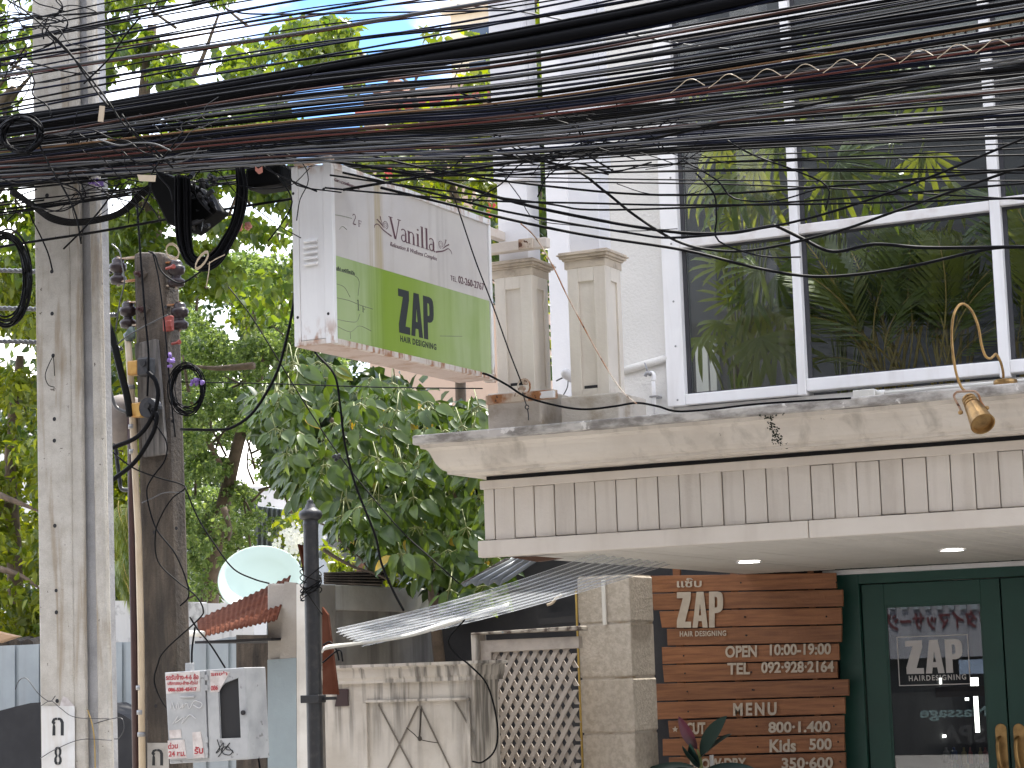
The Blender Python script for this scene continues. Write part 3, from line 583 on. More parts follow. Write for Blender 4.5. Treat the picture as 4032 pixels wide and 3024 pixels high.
for i, (a, b, c, d) in enumerate(rows):
    yy = BYd+random.uniform(-.004,.004); P4 = []
    for (x, y), cc in ((b,c7),(d,c8),(c,c8),(a,c7)):
        p = PY(*cc(x,y), yy); P4.append(p)
    P4[3].z -= .002; P4[2].z -= .002; P4[0].z += .003; P4[1].z += .003
    obj('board_plank', MB().slab(P4, Vector((0,.022,0))), M['woodboard'], brd, bevel=.003)
for x in (1265,1705,2300):
    a = PY(*c7(x,125),BYd+.03); b = PY(*c7(x+130,1900),BYd+.03); obj('batten', MB().box(a.x,b.x,BYd+.028,BYd+.055,b.z,a.z), M['woodboard'], brd, bevel=.003)
nails = MB()
for (x,y) in ((1790,235),(1820,498),(1835,640),(1350,797),(1360,932),(1378,1072),(1385,1225),(1910,1338),(1920,1497),(1870,922),(1890,1060)):
    p = PY(*c7(x,y),BYd-.006); nails.lathe(p, (0,-1,0), [(0,.006),(.002,.005)], 8)
for (x,y) in ((628,495),(705,232),(60,1058),(680,1045),(685,1185),(700,1325),(92,1338),(100,1497),(718,1458),(735,1610),(10,640),(5,498)):
    p = PY(*c8(x,y),BYd-.006); nails.lathe(p, (0,-1,0), [(0,.006),(.002,.005)], 8)
obj('nail', nails, M['dark'], brd)
LY = BYd-.009
def btext(s, x0, y0, x1, y1, bold=.03, polys=None, space=1.0, cc=c7, sl=.017):
    a = PY(*cc(x0, y1), LY); b = PY(*cc(x1, y1-(x1-x0)*sl), LY); c = PY(*cc(x0, y0), LY)
    return lettering(s, a, b-a, (c-a), NF, brd, M['letter'], bold=bold, depth=.004, polys=polys, space=space)
btext('แซ๊บ', 1300, 200, 1490, 272, .02)
btext('ZAP', 1300, 308, 1655, 582, polys=ZAPP, sl=.01)
btext('HAIR DESIGNING', 1322, 608, 1678, 650, .028, space=1.15)
btext('OPEN', 1672, 720, 1915, 812); btext('10:00-19:00', 2014, 708, 2484, 796)
btext('TEL', 1688, 852, 1862, 942); btext('092·928·2164', 1948, 843, 2507, 932)
btext('MENU', 1732, 1160, 2066, 1260, .035, space=1.35)
btext('CUT', 1372, 1310, 1518, 1402, .035); btext('800·1.400', 2003, 1305, 2480, 1390)
btext('Kids', 2012, 1440, 2216, 1540); btext('500', 2317, 1433, 2490, 1522)
btext('BLOW·DRY', 1400, 1588, 1832, 1668, .035); btext('350·600', 2105, 1580, 2500, 1668)
star = [(.5+.5*(1 if k%2==0 else .42)*math.sin(k*math.pi/5), .5+.5*(1 if k%2==0 else .42)*math.cos(k*math.pi/5)) for k in range(10)]
lettering('*', PY(*c7(1264,1382),LY), PY(*c7(1308,1382),LY)-PY(*c7(1264,1382),LY), PY(*c7(1264,1338),LY)-PY(*c7(1264,1382),LY), NF, brd, M['letter'], polys=[star], name='star')

# rubber plant in front of the board
RY = 12.9; rp0 = PY(2750,3060,RY)
rub = thing('rubber_plant', (rp0.x, RY, .13), 'potted rubber plant with dark glossy leaves in front of the menu board', 'plant')
def leafmesh(name, Lg, W, n=7, curl=.15, fold=.12, pointy=1.0):
    mb = MB()
    for i in range(n+1):
        t = i/n; w_ = W*math.sin(math.pi*min(1, t**.85))**(.75*pointy)*.5 if 0 < i < n else .001
        zc = -curl*Lg*t*t; mb.v += [(-w_, t*Lg, zc+fold*w_*2), (0, t*Lg, zc), (w_, t*Lg, zc+fold*w_*2)]
    for i in range(n):
        for k in (0,1): mb.f.append((i*3+k, i*3+k+1, (i+1)*3+k+1, (i+1)*3+k))
    return mb.mesh(name, True)
def basis(o, me, mat_, base, tip, side, parent, scale=1):
    d = (Vector(tip)-Vector(base)); Lg = d.length; y = d.normalized(); z = Vector(side); z = (z-y*z.dot(y)).normalized(); x = y.cross(z)
    if not me.materials: me.materials.append(mat_)
    ob = bpy.data.objects.new(o, me); COL.objects.link(ob); ob.parent = parent
    Mx = Matrix((x*Lg*scale, y*Lg, z*Lg)).transposed().to_4x4(); Mx.translation = base
    ob.matrix_parent_inverse = Matrix.Translation(-Vector(parent.location)); ob.matrix_basis = Mx; return ob
rl = leafmesh('leaf_blade', 1, .46, 10, .08, .10); rl.materials.append(M['rubber']); rl2 = leafmesh('red_leaf_blade', 1, .34, 10, .05, .2); rl2.materials.append(M['rubber_red'])
st0 = (1470,1560)
for li_, (tx,ty,bx0,by0,me_,dy,side) in enumerate( ((1305,1262,1455,1515,rl2,-.02,(-.3,-1,.3)),(1660,1250,1478,1560,rl,-.05,(-.6,-.8,.2)),(1700,1375,1475,1590,rl,-.12,(.1,-.5,.9)),(1390,1480,1465,1660,rl,-.1,(-.3,-1,.2)),(1068,1640,1440,1655,rl,-.1,(0,-.6,.8)),(1190,1680,1450,1690,rl,-.2,(0,-.8,.6)),(1895,1635,1500,1680,rl,-.1,(0,-.5,.85)),(1330,1500,1470,1640,rl,-.12,(-.5,-.8,.1)))):
    basis('leaf', me_, None, PY(*c7(bx0,by0),RY), PY(*c7(tx,ty),RY+dy), side, rub, (1,1,.8,1,.5,.55,.5,.8)[li_])
obj('stem', MB().tube([PY(*c7(1455,1515),RY),PY(*c7(1475,1570),RY),PY(*c7(1485,1659),RY),PY(*c7(1490,1900),RY)], [.006,.010,.013,.02], 8), M['stem'], rub, smooth=True)
pb_ = PY(*c7(1490,1900),RY); obj('pot', MB().lathe((pb_.x,RY,.13), (0,0,1), [(0,.16),(.36,.22),(.38,.235),(.42,.235),(.42,.2)], 24), M['roofbrown'], rub, smooth=True)
obj('main_stem', MB().tube([(pb_.x,RY,.5),(pb_.x+.01,RY,pb_.z)], .02, 8), M['stem'], rub, smooth=True)
wp = PY(*c7(1565,1560),RY+.12)
solo('white_pipe', MB().tube([(wp.x,RY+.12,wp.z),(wp.x+.02,RY+.12,.13)], .013, 10), M['white'], 'short white pipe standing behind the rubber plant', 'pipe', smooth=True)
# ---------------------------------------------------------------- projecting lightbox sign
YFAR = 9.72
XS = PY(1938,1180,YFAR).x
near = PX(1310,1000,XS); YN = near.y
ztop = PX(1312,640,XS).z; zbot = PX(1318,1362,XS).z
ztf, zbf = PY(1925,868,YFAR).z, PY(1948,1482,YFAR).z
print('sign', XS, YN, ztop, ztf, zbot, zbf)
ztop = (ztop+ztf)/2; zbot = (zbot+zbf)/2
xl = PY(1163,1300,YN).x
sg = thing('lightbox_sign', ((XS+xl)/2, YFAR, zbot), 'projecting double sided sign box, white above and green below, hung over the canopy corner', 'sign')
obj('cabinet', MB().box(xl+.008, XS-.016, YN+.008, YFAR-.004, zbot+.02, ztop-.006), M['signwhite'], sg)
e = .026; tr = lambda nm, *b, m='signwhite': obj(nm, MB().box(*b), M[m], sg, bevel=.003)
wE = XS-xl
tr('corner_trim', XS-.042, XS+.004, YN-.004, YN+.022, zbot+.0, ztop+.002); tr('corner_trim', xl-.004, xl+.028, YN-.004, YN+.022, zbot+.0, ztop+.002)
tr('end_panel', xl+.029, XS-.043, YN+.001, YN+.02, zbot+.024, ztop-.01)
tr('end_rail', xl+.029, XS-.043, YN-.002, YN+.02, zbot, zbot+.022, m='rustpaint')
tr('top_rail', XS-.02, XS+.005, YN+.023, YFAR, ztop-.026, ztop+.004)
tr('bottom_rail', XS-.02, XS+.003, YN+.023, YFAR, zbot-.004, zbot+.022, m='rustpaint')
tr('back_rail', XS-.02, XS+.004, YFAR-.022, YFAR+.002, zbot+.023, ztop-.027)
tr('rust_bracket', xl+.01, XS+.002, YN-.003, YN+.03, ztop+.004, ztop+.030, m='rustpaint')
tr('underside', xl, XS-.021, YN+.0, YFAR, zbot-.002, zbot+.018, m='signbottom')
for nm_, zlo in (('signwhite',zbot),('rustpaint',zbot)):
    band_mix(M[nm_], 'Z', [((.33,.14,.05), zbot-.1, zbot-.05, zbot+.02, zbot+.13, .9), ((.35,.16,.06), ztop-.05, ztop+.0, ztop+.1, ztop+.2, .7)], 26, (.48,.62), (1,1,.5))
def yb(x, y=450): return PX(1150+x*1100/1659, 600+y*1100/1659, XS).y
band_mix(M['facewhite'], 'Y', [((.42,.33,.17), yb(440), yb(480), yb(530), yb(560), .75), ((.40,.37,.33), yb(800), yb(830), yb(900), yb(950), .3)], 30, (.40,.60), (1,1,.03))
band_mix(M['facegreen'], 'Y', [((.22,.34,.025), yb(455,1000), yb(560,1000), yb(700,1000), yb(1000,1000), .85)], 0)
band_mix(M['facegreen'], 'Y', [((.18,.27,.03), yb(440,1000), yb(480,1000), yb(540,1000), yb(570,1000), .6)], 34, (.42,.6), (1,1,.03))
lo = MB()
lx0, lx1 = PY(1200,1000,YN).x, PY(1253,1000,YN).x
for k in range(5):
    z = PY(1225, 948+k*22.5, YN).z
    lo.add([(lx0,YN+.0,z+.010),(lx1,YN+.0,z+.010),(lx1,YN-.016,z-.006),(lx0,YN-.016,z-.006),(lx0,YN+.0,z-.010),(lx1,YN+.0,z-.010)],[(0,1,2,3),(3,2,5,4),(0,3,4),(1,5,2),(0,4,5,1)])
obj('louvre', lo, M['signwhite'], sg)
sc_ = MB()
for px, py in ((1154,762),(1274,745),(1172,1250),(1292,1235)): p = PY(px,py,YN-.005); sc_.lathe((p.x,YN-.0045,p.z),(0,-1,0),[(0,.007),(.003,.005)],8)
obj('screw', sc_, M['dark'], sg)
XFc = XS-.006
zg = (PX(1314,1001,XFc).z+PX(1930,1188,XFc).z)/2
face = obj('white_face', MB().box(XFc-.01, XFc, YN+.023, YFAR-.023, zg, ztop-.027), M['facewhite'], sg)
gface = obj('green_face', MB().box(XFc-.01, XFc+.0006, YN+.023, YFAR-.023, zbot+.023, zg-.0005), M['facegreen'], sg)
XT = XFc+.0008
NX = Vector((1,0,0))
def s6(x, y): return 1150+x*1100/1659, 600+y*1100/1659      # the 1150,600 zoom
def stext(s, q, m, par=face, bold=.01, polys=None, space=1, shear=0, name='lettering'):  # q = (left x, top y, bottom y, right x, bottom y)
    xa, yt, yb, xb_, yb2 = q
    a = PX(*s6(xa,yb), XT); b = PX(*s6(xb_,yb2), XT); c = PX(*s6(xa,yt), XT)
    zb = (a.z+b.z)/2; h = c.z-a.z
    return lettering(s, (XT,a.y,zb), (0,b.y-a.y,0), (0,0,h), NX, par, m, bold=bold, depth=.0008, polys=polys, space=space, shear=shear, name=name)
stext('ZAP', (636,812,1072,845,1118), M['ink'], gface, polys=ZAPP)
stext('HAIR DESIGNING', (643,1085,1122,857,1176), M['ink'], gface, bold=.03, space=1.2)
stext('วนิลา นวดเพื่อสุขภาพ', (243,152,180,400,222), M['plum'], bold=.02)
stext('แซ๊ป แฮร์ดีไซน์นิ่ง', (262,673,700,372,732), M['ink'], gface, bold=.02)
# serif strokes drawn as flat glyphs
def strokes(paths):      # list of (points, width[, width2]) -> flat mesh, each stroke its own level
    mb = MB()
    for k, st in enumerate(paths):
        pts, w0 = st[0], st[1]; w1 = st[2] if len(st) > 2 else w0; z = .3+.01*k; m = len(pts)
        P = [Vector((p[0],p[1],0)) for p in pts]; o = len(mb.v)
        for i, p in enumerate(P):
            t = (P[min(i+1,m-1)]-P[max(i-1,0)]).normalized(); n = Vector((-t.y,t.x,0)); ww = (w0+(w1-w0)*i/max(1,m-1))/2
            for s_ in (1,-1): mb.v.append(tuple(p+n*ww*s_+Vector((0,0,z))))
        for i in range(m-1): mb.f.append((o+2*i, o+2*i+1, o+2*i+3, o+2*i+2))
    return mb.mesh('strokes')
def arc(cx, cy, rx, ry, a0, a1, n=14): return [(cx+rx*math.cos(math.radians(a0+(a1-a0)*i/n)), cy+ry*math.sin(math.radians(a0+(a1-a0)*i/n))) for i in range(n+1)]
def serif_I(x, h, st=.09, foot=.10): return [([(x,0),(x,h)],st), ([(x-foot,.012),(x+foot,.012)],.03), ([(x-foot,h-.03),(x,h-.012)],.03)]
def glyph_word():
    g = []
    g += [([(.02,1.0),(.26,0)],.10), ([(.28,0),(.48,1.0)],.045), ([(-.08,1.0),(.14,1.0)],.035), ([(.38,1.0),(.58,1.0)],.035)]
    def a(x): return [(arc(x+.13,.45,.12,.16,150,0),.05), ([(x+.25,.46),(x+.25,.05),(x+.32,.0)],.075), (arc(x+.13,.17,.11,.16,60,360),.05)]
    g += a(.56)
    g += serif_I(.98,.62)+[(arc(1.11,.42,.12,.17,170,0),.05), ([(1.23,.42),(1.23,0)],.08), ([(1.15,.012),(1.32,.012)],.03)]
    g += serif_I(1.46,.62)+[([(1.46,.78),(1.46,.86)],.09)]
    g += serif_I(1.70,1.05)+serif_I(1.94,1.05)
    g += a(2.06)
    return g
def stroked(q, gl, m, par, name='lettering'):
    me = strokes(gl); xa, yt, yb, xb_, yb2 = q
    a = PX(*s6(xa,yb), XT); b = PX(*s6(xb_,yb2), XT); c = PX(*s6(xa,yt), XT); zb = (a.z+b.z)/2
    fit(me, (XT,a.y,zb), (0,b.y-a.y,0), (0,0,c.z-a.z), NX, .0012); me.name = name; return obj(name, me, m, par)
stroked((575,378,510,850,592), glyph_word(), M['plum'], face)
def spiral(cx, cy, r, turns=2.1, n=36, s=1, a0=0): return [(cx+s*r*(1-.85*i/n)*math.cos(a0+turns*2*math.pi*i/n), cy+r*1.35*(1-.85*i/n)*math.sin(a0+turns*2*math.pi*i/n)) for i in range(n+1)]
def flour(s):
    sp_ = lambda *p: [(v.x, v.y) for v in spl([(a,b,0) for a,b in p],6)]
    return [(spiral(0,.55,.26,s=s,a0=-1.5),.05,.02), (sp_((s*.55,-.25),(s*-.2,.05),(s*-.7,.38),(s*-1.0,.22),(s*-1.05,.0)),.12,.04),
            (sp_((s*-.2,.25),(s*-.5,.55),(s*-.8,.78)),.03,.12), (sp_((s*-.25,.45),(s*-.42,.8),(s*-.5,1.1)),.02,.10), (sp_((s*-.1,.2),(s*-.34,.45),(s*-.62,.66)),.02,.07)]
stroked((488,368,470,592,502), flour(1), M['plum'], face, 'flourish'); stroked((852,500,598,950,624), flour(-1), M['plum'], face, 'flourish')
stext('Relaxation & Wellness Complex', (582,534,568,862,648), M['plum'], bold=-.004, shear=.35)
stext('TEL.', (942,730,760,980,772), M['plum'], bold=.0, space=1.2); stext('02-260-2767', (988,735,778,1140,818), M['plum'], bold=.01)
def two_f(x0, y0, x1, y1, d, m, par):
    g = [(arc(.22,.74,.17,.2,170,-40)+[(.08,.1),(.05,.03)],.07), ([(.04,.04),(.42,.04)],.10)] if d == 2 else [([(.25,0),(.25,.97)],.10), ([(.12,.02),(.38,.02)],.04), ([(.12,.86),(.25,.96)],.05)]
    g += [([(.78,-.05),(.78,.52)],.08), ([(.68,-.04),(.9,-.04)],.03), ([(.68,.52),(1.08,.50)],.045), ([(.78,.26),(.98,.25)],.04), ([(1.06,.52),(1.06,.40)],.03), ([(.98,.33),(.98,.18)],.025)]
    stroked((x0,y0,y1-18,x1,y1), g, m, par)
two_f(360,362,412,447,2,M['plum'],face); two_f(386,870,437,956,1,M['ink'],gface)
# fine cracks in the film
cr = []
for pts in (((238,368),(300,378),(355,392)), ((262,862),(340,880),(400,905),(480,930)), ((262,990),(340,1005),(385,1003),(402,960)), ((262,1030),(345,1065),(400,1030),(470,1060)),((282,455),(300,440),(325,458)),((880,1090),(1010,1092)),((262,780),(310,800),(345,860)),((345,1068),(348,1108)),((272,700),(390,745),(392,850))):
    P = [PX(*s6(*p), XT+.0004) for p in pts]; P = spl(P,4); cr.append(P)
mb = MB()
for P in cr: mb.tube(P, .0013, 4)
obj('crack', mb, mat('crack_line', (.25,.27,.2), .8), gface)
# steel arms that carry it
def arm(p0, p1, m, r=.022): 
    return MB().slab([Vector((p0.x-r,p0.y,p0.z-r)),Vector((p1.x-r,p1.y,p1.z-r)),Vector((p1.x-r,p1.y,p1.z+r)),Vector((p0.x-r,p0.y,p0.z+r))], Vector((2*r,0,0)))
pk = PY(2010,965,YF-.20); XM = (XS+xl)/2+.02
obj('support_arm', MB().box(XS-.06,XS-.015,YFAR+.001,YF+.1,ztop-.07,ztop-.025), M['rustpaint'], sg, bevel=.003)
zt2 = PY(2100,957,YF-.2).z
obj('cross_bar', MB().box(XS-.10, PY(2155,957,YF-.2).x, YF-.22, YF-.165, zt2-.03, zt2+.02), M['rustpaint'], sg, bevel=.003)
obj('bar_end', MB().box(PY(2052,957,YF-.2).x, PY(2108,957,YF-.2).x, YF-.235, YF-.221, zt2-.032, zt2+.022), M['rust'], sg, bevel=.003)
zt3 = PY(2030,1568,YF-.24).z
obj('support_arm', MB().box(XS-.06,XS-.015,YFAR+.001,YF-.28,zbot-.01,zbot+.035), M['rustpaint'], sg, bevel=.003)
obj('cross_bar', MB().box(PY(1915,1568,YF-.27).x, PY(2185,1568,YF-.27).x, YF-.28, YF-.235, zt3-.022, zt3+.022), M['rust'], sg, bevel=.003)
obj('bar_end', MB().box(PY(2125,1560,YF-.3).x, PY(2180,1560,YF-.3).x, YF-.30, YF-.281, PY(2125,1568,YF-.3).z, PY(2125,1542,YF-.3).z), M['post'], sg, bevel=.003)
for px, py in ((2062,1505),(2115,1550),(2052,1528)): obj('bolt', MB().lathe(PY(px,py,YF-.32),(0,1,0),[(0,.012),(.03,.012)],10), M['rust'], sg)
solo('wire_ring', MB().tube([PY(2063+24*math.cos(t/3),1517-27*math.sin(t/3)+t*.4,YF-.33) for t in range(21)], .0045, 6).tube(pxpath([(2035,1560),(2060,1540),(2078,1580)],YF-.33), .004, 5), M['rust'], 'rusty wire loop hooked on the lower sign bracket', 'wire', smooth=True)
solo('hanging_hook', MB().tube(pxpath([(2058,1545),(2066,1575),(2073,1596)],YF-.37), .003, 5).tube([PY(2075+7*math.cos(t/2),1603-8*math.sin(t/2),YF-.37) for t in range(13)], .003, 5).tube(pxpath([(2077,1611),(2080,1632),(2081,1655)],YF-.37), .003, 5), M['iron'], 'thin eyed rod hanging in front of the first pedestal base', 'hook', smooth=True)
# red discs / flowers by the column
# ---------------------------------------------------------------- brass spotlight, conduit on the ledge
YL = YF-.45
def z3c(x, y): return 3600+x*432/1024, 1100+y*700/1659
bp = PY(*z3c(835,945), YF-.30)
sp_t = thing('brass_spotlight', bp, 'aged brass spotlight on a looping gooseneck arm clamped to the canopy ledge', 'lamp')
obj('base_plate', MB().lathe((bp.x,YF-.27,zt+.001),(0,0,1),[(0,.052),(.012,.054),(.022,.052),(.026,.045)],24), M['brass'], sp_t, smooth=False)
pa_ = [(832,918,-.27),(828,860,-.28),(805,770,-.30),(765,700,-.32),(738,718,-.34),(708,738,-.36),(665,715,-.38),(628,610,-.4),(598,440,-.42),(540,300,-.44),(470,232,-.46),(410,250,-.48),(365,350,-.5),(350,520,-.5),(365,720,-.5),(395,890,-.48),(440,1005,-.46),(478,1045,-.46)]
obj('gooseneck', MB().tube(spl([PY(*z3c(x,y),YF+d) for x,y,d in pa_],6), .0062, 10), M['brass'], sp_t, smooth=True)
hc = PY(*z3c(505,1110), YF-.46); tip = PY(*z3c(640,1350), YF-.57); ax = (tip-hc).normalized()
dL = (tip-hc).length
hd = obj('lamp_head', MB().lathe(hc, ax, [(0,.026),(.004,.031),(.012,.031),(.014,.027),(.02,.027),(.022,.033),(.032,.033),(.034,.029),(.04,.029),(.042,.035),(.052,.035),(.054,.031),(.06,.031),(.062,.038),(.074,.039),(.085,.040),(dL*.92,.053),(dL,.056),(dL,.05),(dL*.9,.045)], 28), M['brass'], sp_t, smooth=False)
obj('vent_plate', MB().lathe(hc-ax*.004, ax, [(0,.024),(.0035,.026)], 24), M['lampwhite'], hd)
hv = MB(); a_ = ax.orthogonal().normalized(); b_ = ax.cross(a_)
for k in range(6): hv.lathe(hc-ax*.0055+a_*(.017*math.cos(k*math.pi/3))+b_*(.017*math.sin(k*math.pi/3)), ax, [(0,.0035),(.001,.0035)], 8)
obj('vent_hole', hv, M['dark'], hd)
yk = [PY(*z3c(x,y),YF-.50) for x,y in ((432,1245),(425,1200),(385,1130),(372,1085),(400,1052),(480,1045),(560,1045),(600,1080),(625,1150),(665,1205),(655,1245))]
obj('yoke', MB().tube(spl(yk,4), .0055, 6), M['rust'], sp_t, smooth=True)
for x, y in ((432,1242),(676,1200)): obj('thumb_screw', MB().lathe(PY(*z3c(x,y),YF-.51),(1,0,0.1),[(-.01,.006),(-.004,.01),(.004,.01),(.01,.006)],10), M['brass'], sp_t)
yj_ = YF-.2
a = PY(3358,1565,yj_); b = PY(3442,1530,yj_)
jb = thing('junction_box', a, 'small white junction box lying on the canopy ledge below the window', 'junction box')
zb_ = zt+.003
obj('box', MB().box(a.x,b.x,yj_,yj_+.07,zb_,zb_+.045), M['conduit'], jb, bevel=.004)
kk = MB()
for px in (3380,3412): p = PY(px,1550,yj_); kk.lathe((p.x,yj_-.0005,zb_+.022),(0,-1,0),[(0,.012),(.002,.012),(.002,.009)],14)
obj('knockout', kk, M['conduit'], jb)
solo('ledge_conduit', MB().tube([(b.x+.001,yj_+.03,zb_+.022),(b.x+.04,yj_+.03,zb_+.022)], .017, 10).tube([(b.x+.04,yj_+.03,zb_+.022),(XR,yj_+.03,zb_+.024)], .0115, 10), M['conduit'], 'cream plastic conduit running along the canopy ledge behind the spotlight', 'pipe', smooth=True)

# ---------------------------------------------------------------- concrete pole, old pole
YP = 8.55
def strip(px0, px1, py0, py1, Y0, depth, mb):   # tapering upright piece given left/right x at top and bottom
    (a0,a1),(b0,b1) = px0, px1
    q = [PY(a1,py1,Y0),PY(b1,py1,Y0),PY(b0,py0,Y0),PY(a0,py0,Y0)]; return mb.slab(q, Vector((0,depth,0)))
cp_ = thing('concrete_pole', (PY(300,3000,YP).x, YP, .13), 'tall pale concrete utility pole with white number plate at the left', 'utility pole')
mb = MB(); strip((118,165),(258,298),-400,3500,YP,.05,mb); obj('shaft', mb, M['concrete'], cp_, bevel=.012)
mb = MB(); strip((258.5,298.5),(296,343),-400,3500,YP+.006,.03,mb); obj('shaft_edge', mb, M['concrete'], cp_, bevel=.008)
mb = MB(); strip((280,327),(332,398),-400,3500,YP+.0501,.15,mb); obj('web', mb, M['groove'], cp_)
mb = MB(); strip((330.5,393.5),(352,438),-400,3500,YP+.020,.05,mb); obj('flange', mb, M['concrete'], cp_, bevel=.012)
for px, py, r in ((204,1069,9),(205,1235,9),(209,1400,9),(214,1650,9),(214,1735,9),(216,2070,9),(221,2325,8),(222,2411,9),(225,2760,9),(185,770,10)):
    p = PY(px,py,YP-.001); obj('bolt_hole', MB().lathe((p.x,YP-.002,p.z),(0,1,0),[(0,r/FPX*9.6),(.0015,r/FPX*9.6)],12), M['dark'], cp_)
pass
def px_slab(name, q, Y, d, m, par, bevel=0): return obj(name, MB().slab([PY(x,y,Y) for x,y in q], Vector((0,d,0))), m, par, bevel=bevel)
pl_ = px_slab('number_plate', ((166,3250),(296,3250),(293,2780),(163,2780)), YP-.003, .0025, M['whiteplate'], cp_)
def poletext(s, x0, y0, x1, y1, par, bold=.05, Y=YP-.0035, polys=None):
    a, b, c = PY(x0,y1,Y), PY(x1,y1,Y), PY(x0,y0,Y); return lettering(s, a, b-a, c-a, NF, par, M['stencil'], bold=bold, depth=.0015, polys=polys)
KO = [[(0,.78),(.12,.95),(.32,1),(.45,1),(.45,.87),(.3,.87),(.22,.78),(.32,.72),(.22,.62),(.30,.5),(.30,0),(.06,0),(.08,.5),(.12,.62),(0,.72)], [(.5,1),(.68,1),(.88,.92),(1,.75),(1,0),(.76,0),(.76,.7),(.68,.85),(.5,.87)]]
EIGHT = [[(.46,1),(.2,.95),(.08,.8),(.1,.62),(.22,.5),(.05,.36),(.04,.18),(.18,.04),(.46,0),(.46,.13),(.33,.2),(.32,.36),(.44,.47),(.44,.53),(.34,.64),(.34,.8),(.46,.88)], [(.54,1),(.8,.95),(.92,.8),(.9,.62),(.78,.5),(.95,.36),(.96,.18),(.82,.04),(.54,0),(.54,.13),(.67,.2),(.68,.36),(.56,.47),(.56,.53),(.66,.64),(.66,.8),(.54,.88)]]
poletext('', 204,2826,251,2896, pl_, polys=KO); poletext('', 214,2940,243,3012, pl_, polys=EIGHT)
px_slab('sticker_scrap', ((235,2780),(292,2780),(262,2748),(248,2742)), YP-.0025, .002, M['paper'], cp_)
solo('tie_wire', MB().tube(pxpath([(60,2715),(75,2680),(105,2672),(150,2730),(195,2762),(218,2740)],YP-.02), .0022, 5).tube(pxpath([(160,2780),(200,2760),(240,2790),(300,2825),(440,2830)],YP-.012), .0018, 5).tube(pxpath([(160,2985),(220,2950),(320,2912),(440,2915)],YP-.012), .002, 5).tube(pxpath([(370,2850),(440,2830),(480,2830),(488,2870),(470,2905),(450,2910)],YP+.02), .0025, 5), M['greycable'], 'thin grey wire wrapped round the concrete pole by the number plate', 'wire', smooth=True)
solo('pole_lead', MB().tube(pxpath([(206,1062),(190,1000),(160,930),(120,850),(100,780)],YP-.03), .004, 6), M['black'], 'black lead dropping into a hole in the concrete pole', 'cable', smooth=True)
solo('pole_pigtail', MB().tube(pxpath([(210,1400),(190,1440),(178,1480),(190,1515),(214,1525)],YP-.015), .0022, 5).tube(pxpath([(210,1402),(213,1440),(215,1480)],YP-.015), .002, 5), M['black2'], 'short grey wire tail hanging from a pole hole', 'wire', smooth=True)
solo('yellow_lead', MB().tube(pxpath([(345,2795),(362,2850),(372,2920),(376,3080)],YP-.01), .0035, 6), mat('dirty_yellow_lead', (.35,.24,.08), .6), 'frayed yellow wire down the pole beside the number plate', 'wire', smooth=True)

YO = 9.9
op = thing('old_pole', (PY(650,3000,YO).x, YO, .13), 'short dark weathered utility pole with insulators and meter box', 'utility pole')
mb = MB(); strip((520,580),(638,712),990,3500,YO,.17,mb); obj('shaft', mb, M['darkpole'], op, bevel=.03)
mb = MB(); q = [PY(x,y,YO-.03) for x,y in ((600,1795),(650,1790),(612,1335),(545,1340))]; mb.slab([PY(x,y,YO-.03) for x,y in ((562,1800),(652,1788),(615,1335),(528,1352))], Vector((0,.028,0))); obj('board', mb, M['greywood'], op, bevel=.004)
mb = MB(); mb.slab([PY(x,y,YO-.042) for x,y in ((630,1788),(652,1786),(616,1334),(594,1338))], Vector((0,.012,0))); obj('board_edge', mb, M['greywood'], op, bevel=.003)
for px, py in ((556,1080),(565,1220)):
    p = PY(px,py,YO); obj('square_washer', MB().add([(p.x+.045*math.cos(t),YO-.012,p.z+.05*math.sin(t)) for t in (0,1.57,3.14,4.71)]+[(p.x+.05*math.cos(t),YO-.001,p.z+.055*math.sin(t)) for t in (0,1.57,3.14,4.71)],[(3,2,1,0),(0,1,5,4),(1,2,6,5),(2,3,7,6),(3,0,4,7)]), M['darkpole'], op)
    obj('bolt', MB().lathe((p.x,YO-.013,p.z),(0,-1,0),[(0,.018),(.02,.018),(.02,.009),(.05,.009)],8), M['brownpipe'], op)
for px, py in ((653,1209),(680,1658),(695,2080),(608,2096),(614,2780)): p = PY(px,py,YO); obj('bolt_hole', MB().lathe((p.x,YO-.002,p.z),(0,1,0),[(0,.010),(.0015,.010)],10), M['dark'], op)
px_slab('number_plate', ((582,3250),(668,3250),(664,2925),(580,2925)), YO-.004, .003, mat('greyed_number_paint', (.4,.38,.35), .8, (.3,.28,.25), 12), op)
poletext('', 597,2950,642,3014, op, Y=YO-.0045, polys=KO)
ins = [(465,1068,0),(505,1240,0),(694,1078,1),(708,1245,1)]
for px, py, side in ins:
    p = PY(px,py,YO+.05); R_ = 36/FPX*11.2
    it = thing('insulator', p, ['upper left','lower left','upper right','lower right'][ins.index((px,py,side))]+' dark porcelain insulator beside the old pole', 'insulator', 'spool insulators on the old pole')
    h = .15
    obj('spool', MB().lathe(p-Vector((0,0,h/2)),(0,0,1),[(0,R_*.6),(.005,R_*.9),(.028,R_*1.05),(.040,R_),(.052,R_*.6),(.066,R_*.55),(.076,R_*.95),(.10,R_*1.08),(.116,R_*1.0),(.12,R_*.7),(.135,R_*.75),(.15,R_*.5)],18), M['insul'], it, smooth=True)
    s = 1 if not side else -1
    obj('strap', MB().box(p.x-.012*s, p.x+.13*s, YO+.03, YO+.065, p.z+.062, p.z+.070).box(p.x-.012*s, p.x+.13*s, YO+.03, YO+.065, p.z-.068, p.z-.060), M['rust'], it)
    obj('pin', MB().lathe(p-Vector((0,0,.085)),(0,0,1),[(0,.007),(.17,.007)],8), M['rust'], it)
